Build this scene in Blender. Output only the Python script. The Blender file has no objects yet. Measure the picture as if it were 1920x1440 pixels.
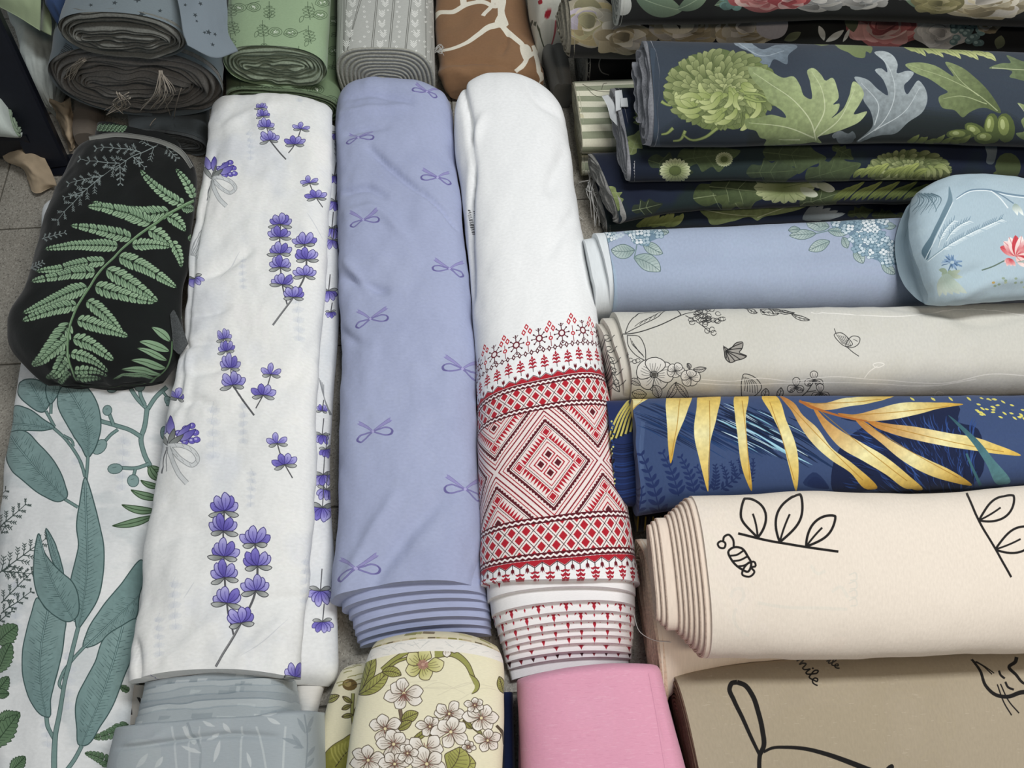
import bpy, bmesh, math, random
import numpy as np

# ------------------------------------------------------------------ camera, light, exposure
scene = bpy.context.scene
COL = scene.collection
CAM_H, FPX, PITCH, YAW = 1.35, 1443.0, math.radians(64.0), math.radians(3.75)
cam_data = bpy.data.cameras.new('camera')
cam_data.sensor_width = 36.0
cam_data.lens = 36.0 * FPX / 1920.0
cam_data.clip_start = 0.02
cam = bpy.data.objects.new('camera', cam_data)
cam.location = (0, 0, CAM_H)
cam.rotation_euler = (math.pi / 2 - PITCH, 0, -YAW)
COL.objects.link(cam)
scene.camera = cam

world = bpy.data.worlds.new('shop_ambient')
scene.world = world
world.use_nodes = True
world.node_tree.nodes['Background'].inputs[0].default_value = (0.86, 0.94, 1.0, 1)
world.node_tree.nodes['Background'].inputs[1].default_value = 0.24

def ceiling_lamp(name, loc, sx, sy, power, color):
    l = bpy.data.lights.new(name, 'AREA')
    l.shape = 'RECTANGLE'; l.size = sx; l.size_y = sy
    l.energy = power; l.color = color
    o = bpy.data.objects.new(name, l)
    o.location = loc
    COL.objects.link(o)
    return o
ceiling_lamp('ceiling_lamp', (0.8, 0.85, 2.45), 1.2, 0.35, 52, (0.97, 0.99, 1.0))
ceiling_lamp('ceiling_lamp', (0.95, -0.75, 2.6), 1.2, 0.4, 26, (1.0, 0.86, 0.72))

scene.view_settings.view_transform = 'Standard'
scene.view_settings.look = 'None'
scene.view_settings.gamma = 1.0
scene.view_settings.use_curve_mapping = False
scene.view_settings.exposure = -0.27

# ------------------------------------------------------------------ pixel <-> world helpers
_fh = np.array([math.sin(YAW), math.cos(YAW), 0.0])
_fw = _fh * math.cos(PITCH) + np.array([0, 0, -math.sin(PITCH)])
_rt = np.array([math.cos(YAW), -math.sin(YAW), 0.0])
_up = np.cross(_rt, _fw)
_eye = np.array([0.0, 0.0, CAM_H])

def at(px, py, z):
    """world point at height z that the photograph shows at (px, py)"""
    px = np.asarray(px, float); py = np.asarray(py, float); z = np.asarray(z, float)
    d = _fw * FPX + _rt * (px[..., None] - 960) + _up * (720 - py[..., None])
    return _eye + d * ((z - CAM_H) / d[..., 2])[..., None]

def project(p):
    q = p - _eye
    d = q @ _fw
    return np.stack([960 + FPX * (q @ _rt) / d, 720 - FPX * (q @ _up) / d], -1)

def spline(ts, pts, t):
    """smooth (monotone-ish cubic) interpolation of rows pts at parameters ts"""
    ts = np.asarray(ts, float); pts = np.asarray(pts, float)
    if pts.ndim == 1: pts = pts[:, None]
    n = len(ts); t = np.clip(np.asarray(t, float), ts[0], ts[-1])
    if n == 2:
        k = ((t - ts[0]) / (ts[1] - ts[0]))[..., None]
        return pts[0] * (1 - k) + pts[1] * k
    dl = (pts[1:] - pts[:-1]) / (ts[1:] - ts[:-1])[:, None]
    m = np.empty_like(pts)
    m[0], m[-1] = dl[0], dl[-1]
    h = (ts[1:] - ts[:-1])
    m[1:-1] = (dl[:-1] * h[1:, None] + dl[1:] * h[:-1, None]) / (h[1:] + h[:-1])[:, None]
    i = np.clip(np.searchsorted(ts, t, side='right') - 1, 0, n - 2)
    hh = h[i]; k = ((t - ts[i]) / hh)[..., None]; hh = hh[..., None]
    k2, k3 = k * k, k * k * k
    return ((2*k3 - 3*k2 + 1) * pts[i] + (k3 - 2*k2 + k) * hh * m[i]
            + (-2*k3 + 3*k2) * pts[i+1] + (k3 - k2) * hh * m[i+1])

def curve(pts, n=24):
    """smooth polyline through 2-D (or n-D) points"""
    p = np.asarray(pts, float)
    d = np.r_[0, np.cumsum(np.maximum(1e-6, np.linalg.norm(np.diff(p, axis=0), axis=1)))]
    return spline(d, p, np.linspace(0, d[-1], n))

def closed(pts, n=60):
    p = np.asarray(pts, float)
    p = np.vstack([p[-2:], p, p[:3]])
    d = np.r_[0, np.cumsum(np.maximum(1e-6, np.linalg.norm(np.diff(p, axis=0), axis=1)))]
    return spline(d, p, np.linspace(d[2], d[-3], n, endpoint=False))

_lat = {}
def vnoise(x, y, seed=0):
    """smooth value noise in 0..1"""
    if seed not in _lat:
        _lat[seed] = np.random.RandomState(seed).rand(64, 64)
    L = _lat[seed]
    x = np.asarray(x, float); y = np.asarray(y, float)
    xi = np.floor(x).astype(int); yi = np.floor(y).astype(int)
    fx, fy = x - xi, y - yi
    fx = fx*fx*fx*(fx*(fx*6 - 15) + 10); fy = fy*fy*fy*(fy*(fy*6 - 15) + 10)
    a, b = xi % 64, (xi + 1) % 64; c, d = yi % 64, (yi + 1) % 64
    return (L[a, c]*(1-fx) + L[b, c]*fx)*(1-fy) + (L[a, d]*(1-fx) + L[b, d]*fx)*fy

def fbm(x, y, seed=0, o=3):
    r = 0; a = 1; s = 0
    for k in range(o):
        r = r + a * vnoise(x * 2**k + 7.3*k, y * 2**k + 3.1*k, seed + k); s += a; a *= .5
    return r / s

def rgb(h):
    if isinstance(h, str):
        h = h.lstrip('#')
        if len(h) == 3: h = ''.join(q + q for q in h)
        return np.array([int(h[i:i+2], 16) / 255 for i in (0, 2, 4)])
    return np.asarray(h, float)

def lin(c):
    c = rgb(c)
    return tuple(np.where(c <= .04045, c / 12.92, ((c + .055) / 1.055) ** 2.4)) + (1.0,)

# ------------------------------------------------------------------ materials
def cloth_mat(name, color=None, img=None, rough=.88, bump=.25, weave=1400.0, var=.06, sheen=.15):
    m = bpy.data.materials.new(name); m.use_nodes = True
    nt = m.node_tree; N = nt.nodes; Lk = nt.links
    b = N['Principled BSDF']
    b.inputs['Roughness'].default_value = rough
    b.inputs['Specular IOR Level'].default_value = .25
    b.inputs['Sheen Weight'].default_value = sheen
    b.inputs['Sheen Roughness'].default_value = .5
    tc = N.new('ShaderNodeTexCoord')
    n1 = N.new('ShaderNodeTexNoise'); n1.inputs['Scale'].default_value = 46; n1.inputs['Detail'].default_value = 4
    mp = N.new('ShaderNodeMapping'); mp.inputs['Scale'].default_value = (1, 6, 1)
    Lk.new(tc.outputs['UV'], mp.inputs[0]); Lk.new(mp.outputs[0], n1.inputs[0])
    mr = N.new('ShaderNodeMapRange')
    mr.inputs[1].default_value = .3; mr.inputs[2].default_value = .7
    mr.inputs[3].default_value = 1 - var; mr.inputs[4].default_value = 1 + var * .5
    Lk.new(n1.outputs[0], mr.inputs[0])
    mx = N.new('ShaderNodeMix'); mx.data_type = 'RGBA'; mx.blend_type = 'MULTIPLY'; mx.inputs[0].default_value = 1
    if img is not None:
        ti = N.new('ShaderNodeTexImage'); ti.image = img; ti.extension = 'EXTEND'
        Lk.new(tc.outputs['UV'], ti.inputs[0])
        Lk.new(ti.outputs[0], mx.inputs[6])
    else:
        mx.inputs[6].default_value = lin(color)
    Lk.new(mr.outputs[0], mx.inputs[7])
    Lk.new(mx.outputs[2], b.inputs['Base Color'])
    n2 = N.new('ShaderNodeTexNoise'); n2.inputs['Scale'].default_value = weave * .1; n2.inputs['Detail'].default_value = 5
    Lk.new(tc.outputs['Object'], n2.inputs[0])
    bp = N.new('ShaderNodeBump'); bp.inputs['Strength'].default_value = bump; bp.inputs['Distance'].default_value = .0012
    Lk.new(n2.outputs[0], bp.inputs['Height']); Lk.new(bp.outputs[0], b.inputs['Normal'])
    return m

def plain_mat(name, color, rough=.6, metal=0.0, noise=.08, scale=60, bump=0.0):
    m = bpy.data.materials.new(name); m.use_nodes = True
    nt = m.node_tree; N = nt.nodes; Lk = nt.links
    b = N['Principled BSDF']; b.inputs['Roughness'].default_value = rough; b.inputs['Metallic'].default_value = metal
    tc = N.new('ShaderNodeTexCoord')
    n1 = N.new('ShaderNodeTexNoise'); n1.inputs['Scale'].default_value = scale; n1.inputs['Detail'].default_value = 5
    Lk.new(tc.outputs['Object'], n1.inputs[0])
    cr = N.new('ShaderNodeValToRGB')
    c = np.array(lin(color))
    cr.color_ramp.elements[0].position = .3; cr.color_ramp.elements[1].position = .7
    cr.color_ramp.elements[0].color = tuple(c[:3] * (1 - noise)) + (1,)
    cr.color_ramp.elements[1].color = tuple(np.minimum(1, c[:3] * (1 + noise))) + (1,)
    Lk.new(n1.outputs[0], cr.inputs[0]); Lk.new(cr.outputs[0], b.inputs['Base Color'])
    if bump:
        bp = N.new('ShaderNodeBump'); bp.inputs['Strength'].default_value = bump; bp.inputs['Distance'].default_value = .002
        Lk.new(n1.outputs[0], bp.inputs['Height']); Lk.new(bp.outputs[0], b.inputs['Normal'])
    return m

_mats = {}
def edge_mat(color, var=.18):
    """cut cloth edges: fine layered streaks"""
    k = ('edge', color, var)
    if k not in _mats:
        _mats[k] = plain_mat('cut_cloth_edge', color, .95, 0, var, 240, .4)
    return _mats[k]

# ------------------------------------------------------------------ objects
def tag(o, label=None, cat=None, group=None, kind=None):
    if label: o['label'] = label
    if cat: o['category'] = cat
    if group: o['group'] = group
    if kind: o['kind'] = kind
    return o

def root(name, label, cat, loc, group=None):
    e = bpy.data.objects.new(name, None)
    e.empty_display_size = .05
    e.location = loc
    COL.objects.link(e)
    return tag(e, label, cat, group)

def obj(name, verts, faces, mat, parent=None, uvs=None, smooth=True):
    """one mesh object; world-space verts, kept in place under its parent"""
    v = np.asarray(verts, float).reshape(-1, 3)
    off = np.zeros(3)
    par = parent
    while par is not None:
        off = off + np.array(par.location); par = par.parent
    me = bpy.data.meshes.new(name)
    me.from_pydata((v - off).tolist(), [], [list(map(int, f)) for f in faces])
    if uvs is not None:
        lay = me.uv_layers.new(name='UVMap')
        vi = np.empty(len(me.loops), dtype=np.int32); me.loops.foreach_get('vertex_index', vi)
        lay.data.foreach_set('uv', np.asarray(uvs, np.float32)[vi].ravel())
    if smooth:
        me.polygons.foreach_set('use_smooth', np.ones(len(me.polygons), dtype=bool))
    me.materials.append(mat)
    o = bpy.data.objects.new(name, me)
    if parent is not None: o.parent = parent
    COL.objects.link(o)
    return o

def grid_faces(nr, nc, flip=False, base=0):
    i, j = np.meshgrid(np.arange(nr - 1), np.arange(nc - 1), indexing='ij')
    a = (i * nc + j).ravel() + base
    f = np.stack([a, a + 1, a + nc + 1, a + nc], 1)
    return f[:, ::-1] if flip else f

def tube(pts, r, k=6):
    """tube verts/faces along a 3-D polyline; r scalar or per point"""
    p = np.asarray(pts, float); n = len(p)
    r = np.broadcast_to(np.asarray(r, float), (n,))
    t = np.gradient(p, axis=0); t /= np.maximum(1e-9, np.linalg.norm(t, axis=1))[:, None]
    ref = np.where(np.abs(t[:, 2:3]) > .9, np.array([[1., 0, 0]]), np.array([[0, 0, 1.]]))
    a = np.cross(t, ref); a /= np.maximum(1e-9, np.linalg.norm(a, axis=1))[:, None]
    b = np.cross(t, a)
    th = np.linspace(0, 2*np.pi, k, endpoint=False)
    v = p[:, None] + r[:, None, None] * (np.cos(th)[None, :, None] * a[:, None] + np.sin(th)[None, :, None] * b[:, None])
    f = []
    for i in range(n - 1):
        for j in range(k):
            j2 = (j + 1) % k
            f.append((i*k + j, i*k + j2, (i+1)*k + j2, (i+1)*k + j))
    f.append(tuple(range(k))[::-1]); f.append(tuple(range((n-1)*k, n*k)))
    return v.reshape(-1, 3), f

def merge(list_vf):
    V, F, o = [], [], 0
    for v, f in list_vf:
        V.append(np.asarray(v)); F += [tuple(int(x) + o for x in q) for q in f]; o += len(v)
    return np.vstack(V), F

# ------------------------------------------------------------------ a roll / bolt of cloth
class Roll:
    """Cloth wound flat: a closed rounded section swept between two edge lines A and B
    (given where the photograph shows them, at heights zA / zB)."""
    def __init__(s, A, B, zt, zb, zA=None, zB=None, n=2.8, m=2.6, r0=0, r1=0, bow0=0, bow1=0,
                 round_w=.86, low0=.3, low1=.3):
        A = np.asarray(A, float); B = np.asarray(B, float)
        k = len(A)
        zt = np.broadcast_to(np.asarray(zt, float), (k,)); zb = np.broadcast_to(np.asarray(zb, float), (k,))
        zm = (zt + zb) / 2
        zA = zm if zA is None else np.broadcast_to(np.asarray(zA, float), (k,))
        zB = zm if zB is None else np.broadcast_to(np.asarray(zB, float), (k,))
        s.wa = at(A[:, 0], A[:, 1], zA)[:, :2]; s.wb = at(B[:, 0], B[:, 1], zB)[:, :2]
        c = (s.wa + s.wb) / 2
        d = np.r_[0, np.cumsum(np.linalg.norm(np.diff(c, axis=0), axis=1))]
        s.L = d[-1]; s.ts = d / d[-1]
        s.zt, s.zb = zt, zb
        s.n, s.m, s.r0, s.r1, s.bow0, s.bow1, s.rw, s.low0, s.low1 = n, m, r0, r1, bow0, bow1, round_w, low0, low1
        w = np.linalg.norm(s.wb - s.wa, axis=1).mean(); h = (zt - zb).mean()
        s.w, s.h = w, h
        th = np.linspace(-np.pi/2, -5*np.pi/2, 721)           # bottom -> A side -> top -> B side
        x, z = s._sup(th)
        arc = np.r_[0, np.cumsum(np.hypot(np.diff(x*w/2), np.diff(z*h/2)))]
        s.per = arc[-1]; s._arc = arc / arc[-1]; s._th = th
        s.axis = np.r_[c[-1] - c[0], 0]; s.axis /= np.linalg.norm(s.axis)
        s._lut = None
    def _sup(s, th):
        c, q = np.cos(th), np.sin(th)
        return np.sign(c) * np.abs(c) ** (2/s.n), np.sign(q) * np.abs(q) ** (2/s.m)
    def pos(s, S, T, inset=0.0, out=0.0):
        S, T = np.broadcast_arrays(np.asarray(S, float), np.asarray(T, float))
        th = np.interp(S, s._arc, s._th)
        x, z = s._sup(th)
        a = spline(s.ts, s.wa, T); b = spline(s.ts, s.wb, T)
        zt = spline(s.ts, s.zt, T)[..., 0]; zb = spline(s.ts, s.zb, T)[..., 0]
        X = b - a; wd = np.linalg.norm(X, axis=-1); X = X / wd[..., None]
        C = (a + b) / 2
        hk = np.ones_like(T); wk = np.ones_like(T)
        for r, D, lo in ((s.r0, T * s.L, s.low0), (s.r1, (1 - T) * s.L, s.low1)):
            if r > 0:
                q = np.clip(1 - D / r, 0, 1); kk = np.sqrt(np.maximum(0, 1 - q*q))
                hk = hk * (lo + (1 - lo) * kk); wk = wk * (s.rw + (1 - s.rw) * kk)
        hw = np.maximum(.002, wd/2*wk - inset); hh = np.maximum(.0015, (zt - zb)/2*hk - inset)
        zc = zb + (zt - zb)/2*hk
        xy = C + X * (hw * x)[..., None]
        e0 = np.exp(-T * s.L / .15); e1 = np.exp(-(1 - T) * s.L / .15)
        ax = (-s.bow0 * e0 + s.bow1 * e1) * (1 - x*x) + out
        xy = xy + s.axis[:2] * np.asarray(ax)[..., None]
        return np.concatenate([xy, (zc + hh * z)[..., None]], -1)
    def normals(s, P):
        ds = np.gradient(P, axis=1); dt = np.gradient(P, axis=0)
        ds[:, 0] = ds[:, -1] = P[:, 1] - P[:, -2]
        nr = np.cross(ds, dt)
        return nr / np.maximum(1e-12, np.linalg.norm(nr, axis=-1))[..., None]
    def outward(s, P, nr):
        """flip normals so that they leave the section's centre"""
        c = P[:, :-1].mean(1, keepdims=True)
        return nr if ((P - c) * nr).sum() > 0 else -nr
    def uv(s, S, T): return (S - .5) * s.per, T * s.L
    def lut(s):
        if s._lut is None:
            S = np.linspace(.06, .94, 97); T = np.linspace(0, 1, 61)
            SS, TT = np.meshgrid(S, T)
            P = s.pos(SS, TT)
            ds = np.gradient(P, axis=1); dt = np.gradient(P, axis=0)
            nr = np.cross(ds, dt); c = s.pos(np.linspace(0, 1, 20)[None, :], T[:, None]).mean(1, keepdims=True)
            if ((P - c) * nr).sum() < 0: nr = -nr
            nr /= np.maximum(1e-12, np.linalg.norm(nr, axis=-1))[..., None]
            vw = _eye - P; vw /= np.linalg.norm(vw, axis=-1)[..., None]
            face = (nr * vw).sum(-1)
            q = project(P)
            js = np.gradient(q, S, axis=1); jt = np.gradient(q, T, axis=0)
            ok = face > .12
            x0, y0 = q[ok].min(0) - 30; x1, y1 = q[ok].max(0) + 30
            x0, y0 = max(x0, -160), max(y0, -160); x1, y1 = min(x1, 2080), min(y1, 1600)
            step = 7.0
            gx = np.arange(x0, x1 + step, step); gy = np.arange(y0, y1 + step, step)
            QX, QY = np.meshgrid(gx, gy)
            Q = np.stack([QX.ravel(), QY.ravel()], 1)
            vq = q[ok]; vs = SS[ok]; vt = TT[ok]; vjs = js[ok]; vjt = jt[ok]
            out = np.empty((len(Q), 2))
            for i in range(0, len(Q), 1500):
                d = ((Q[i:i+1500, None] - vq[None]) ** 2).sum(-1)
                k = d.argmin(1)
                r = Q[i:i+1500] - vq[k]
                det = vjs[k, 0]*vjt[k, 1] - vjs[k, 1]*vjt[k, 0]
                det = np.where(np.abs(det) < 1, np.sign(det + 1e-9), det)
                a = (r[:, 0]*vjt[k, 1] - r[:, 1]*vjt[k, 0]) / det
                b = (vjs[k, 0]*r[:, 1] - vjs[k, 1]*r[:, 0]) / det
                out[i:i+1500, 0] = vs[k] + np.clip(a, -.05, .05); out[i:i+1500, 1] = vt[k] + np.clip(b, -.05, .05)
            s._lut = (gx, gy, out.reshape(QX.shape + (2,)), step, (vs.min(), vs.max()))
        return s._lut
    def px2uv(s, pts):
        gx, gy, tab, st, _ = s.lut()
        p = np.asarray(pts, float)
        fx = np.clip((p[..., 0] - gx[0]) / st, 0, len(gx) - 1.001); fy = np.clip((p[..., 1] - gy[0]) / st, 0, len(gy) - 1.001)
        i, j = fx.astype(int), fy.astype(int); a = (fx - i)[..., None]; b = (fy - j)[..., None]
        r = (tab[j, i]*(1-a) + tab[j, i+1]*a)*(1-b) + (tab[j+1, i]*(1-a) + tab[j+1, i+1]*a)*b
        return np.stack([(r[..., 0] - .5) * s.per, r[..., 1] * s.L], -1)

def crease_field(U, V, R, creases):
    """sum of soft ridges (+) and grooves (-): (px polyline, width m, height m)"""
    D = np.zeros_like(U)
    for pts, wd, ht in creases:
        q = R.px2uv(curve(pts, 14)) if not isinstance(pts, dict) else np.asarray(pts['uv'])
        best = np.full(U.shape, 1e9)
        for a, b in zip(q[:-1], q[1:]):
            ab = b - a; l2 = (ab**2).sum() + 1e-12
            k = np.clip(((U - a[0])*ab[0] + (V - a[1])*ab[1]) / l2, 0, 1)
            best = np.minimum(best, np.hypot(U - a[0] - k*ab[0], V - a[1] - k*ab[1]))
        l = np.linalg.norm(q[-1] - q[0])
        mid = (q[0] + q[-1]) / 2; fall = np.exp(-(np.hypot(U - mid[0], V - mid[1]) / (l*.55 + 1e-6)) ** 4)
        D += ht * np.exp(-(best / wd) ** 2) * fall
    return D

def roll_body(R, name, mat_or_img, parent, ns=110, nt=150, wr=(.003, .09, .22), seed=1, creases=(),
              canvas=None, cap0=True, cap1=True, mat=None, edge_amp=0.0, sharp=None):
    S = np.linspace(0, 1, ns + 1); T = np.linspace(0, 1, nt + 1)
    SS, TT = np.meshgrid(S, T)
    P = R.pos(SS, TT)
    nr = R.outward(P, R.normals(P))
    U, V = R.uv(SS, TT)
    amp, su, sv = wr
    D = amp * (fbm(U/su + 11, V/sv + 5, seed, 3) - .5) * 2
    ed = np.minimum(1, np.minimum(SS, 1 - SS) / .1)
    if creases: D = D + crease_field(U, V, R, creases)
    for wound, Dm in ((not cap0, TT * R.L), (not cap1, (1 - TT) * R.L)):
        if wound: D = D * np.clip(Dm / .05, 0, 1)
    P = P + nr * (D * ed)[..., None]
    if edge_amp:                                   # uneven, frayed ends
        e = (vnoise(U/.03 + 3, V*0, seed + 9) - .5) * 2 * edge_amp + (vnoise(U/.11 + 3, V*0, seed + 12) - .5) * 2 * edge_amp
        k = np.exp(-(1 - TT) * R.L / .05) - np.exp(-TT * R.L / .05)
        P = P + R.axis * (e * k * ed)[..., None]
    verts = P.reshape(-1, 3); faces = list(map(tuple, grid_faces(nt + 1, ns + 1)))
    flip = (np.cross(P[nt//2, ns//2+1] - P[nt//2, ns//2], P[nt//2+1, ns//2] - P[nt//2, ns//2]) * nr[nt//2, ns//2]).sum() < 0
    if flip: faces = [f[::-1] for f in faces]
    if canvas is not None:
        uvn = canvas.norm(U, V)
    else:
        uvn = np.stack([U, V], -1)
    uvn = uvn.reshape(-1, 2)
    for on, i in ((cap0, 0), (cap1, nt)):
        if on:
            b = len(verts); ring = P[i, :-1]
            verts = np.vstack([verts, ring, ring.mean(0)[None]])
            uvn = np.vstack([uvn, uvn.reshape(-1, 2)[i*(ns+1):(i+1)*(ns+1)-1], uvn[i*(ns+1)+ns//2][None]])
            for j in range(ns):
                f = (b + j, b + (j+1) % ns, b + ns)
                faces.append(f if (i == 0) != flip else f[::-1])
    o = obj(name, verts, faces, mat, parent, uvn)
    return o

def end_layers(R, end, name, mat, parent, n=9, depth=.006, seed=3, irr=.25, ns=120, dmax=None, out=.002, tele=0.0, gap=.35):
    """the wound edge seen at a roll's end: one lip per turn of cloth, grooves between them.
    tele > 0 lets the inner turns stand further out."""
    T = 1.0 if end else 0.0
    sg = 1 if end else -1
    S = np.linspace(0, 1, ns + 1)
    hk = ((R.zt[-1 if end else 0] - R.zb[-1 if end else 0]) / 2) * ((R.low1 if R.r1 else 1) if end else (R.low0 if R.r0 else 1))
    dmax = dmax or hk * .96
    rings = []; rnd = np.random.RandomState(seed)
    step = dmax / n
    for k in range(n):
        d0 = k * step; d1 = d0 + step * (1 - gap); d2 = d0 + step
        jit = (rnd.rand() - .5) * irr * depth * 2 + tele * k
        for d, o in ((d0, -depth), (d0 + .15*step, out + jit), (d1 - .1*step, out + jit), (d1, -depth + jit*.6), (d2 - .02*step, -depth + jit*.6)):
            rings.append((d, o))
    rows = []
    for d, o in rings:
        wob = (vnoise(S*9 + d*40, np.full_like(S, d*25), seed) - .5) * irr * step * 2.2
        wo2 = (vnoise(S*14 + d*20, np.full_like(S, d*60), seed + 5) - .5) * irr * depth * 1.6
        kk = np.clip(np.minimum(S, 1-S)/.04, 0, 1)
        dd = np.clip(d + wob*kk*(d > 0), .0006 if d > 0 else 0, None)
        rows.append(R.pos(S, np.full_like(S, T), inset=dd, out=(o + wo2*kk) * sg))
    P = np.array(rows)
    c = P[-1, :-1].mean(0)
    v = np.vstack([P.reshape(-1, 3), c[None]])
    f = list(map(tuple, grid_faces(len(rows), ns + 1)))
    b = (len(rows) - 1) * (ns + 1)
    f += [(b + j, b + j + 1, len(v) - 1) for j in range(ns)]
    e = np.cross(P[2, 1] - P[2, 0], P[3, 0] - P[2, 0])
    if (e @ R.axis) * sg < 0: f = [q[::-1] for q in f]
    o = obj(name, v, f, mat, parent, np.zeros((len(v), 2)))
    return o

def patch(name, net, mat, parent=None, nu=40, nv=40, thick=.0016, wr=(.002, .04), seed=2, canvas_img=None):
    """a loose piece of cloth or paper through a net of (px, py, z) points"""
    net = np.asarray(net, float)
    W = at(net[..., 0], net[..., 1], net[..., 2])
    r, c = W.shape[:2]
    a = np.stack([spline(np.linspace(0, 1, c), W[i], np.linspace(0, 1, nu)) for i in range(r)])
    G = np.stack([spline(np.linspace(0, 1, r), a[:, j], np.linspace(0, 1, nv)) for j in range(nu)], 1)
    du = np.gradient(G, axis=1); dv = np.gradient(G, axis=0)
    nr = np.cross(du, dv); nr /= np.maximum(1e-12, np.linalg.norm(nr, axis=-1))[..., None]
    if nr[..., 2].mean() < 0: nr = -nr
    lu = np.linalg.norm(W[0, -1] - W[0, 0]); lv = np.linalg.norm(W[-1, 0] - W[0, 0])
    uu, vv = np.meshgrid(np.linspace(0, 1, nu), np.linspace(0, 1, nv))
    G = G + nr * ((fbm(uu*lu/wr[1] + 3, vv*lv/wr[1] + 8, seed) - .5) * 2 * wr[0])[..., None]
    lo = G - nr * thick
    n = nu * nv
    v = np.vstack([G.reshape(-1, 3), lo.reshape(-1, 3)])
    f = list(map(tuple, grid_faces(nv, nu)))
    if (np.cross(G[0, 1] - G[0, 0], G[1, 0] - G[0, 0]) * nr[0, 0]).sum() < 0: f = [q[::-1] for q in f]
    f += [tuple(x + n for x in q[::-1]) for q in f]
    edge = [j for j in range(nu)] + [i*nu + nu - 1 for i in range(1, nv)] + [(nv-1)*nu + j for j in range(nu-2, -1, -1)] + [i*nu for i in range(nv-2, 0, -1)]
    for a_, b_ in zip(edge, edge[1:] + edge[:1]):
        f.append((b_, a_, a_ + n, b_ + n))
    uv = np.stack([uu, vv], -1).reshape(-1, 2)
    return obj(name, v, f, mat, parent, np.vstack([uv, uv]))

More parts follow.
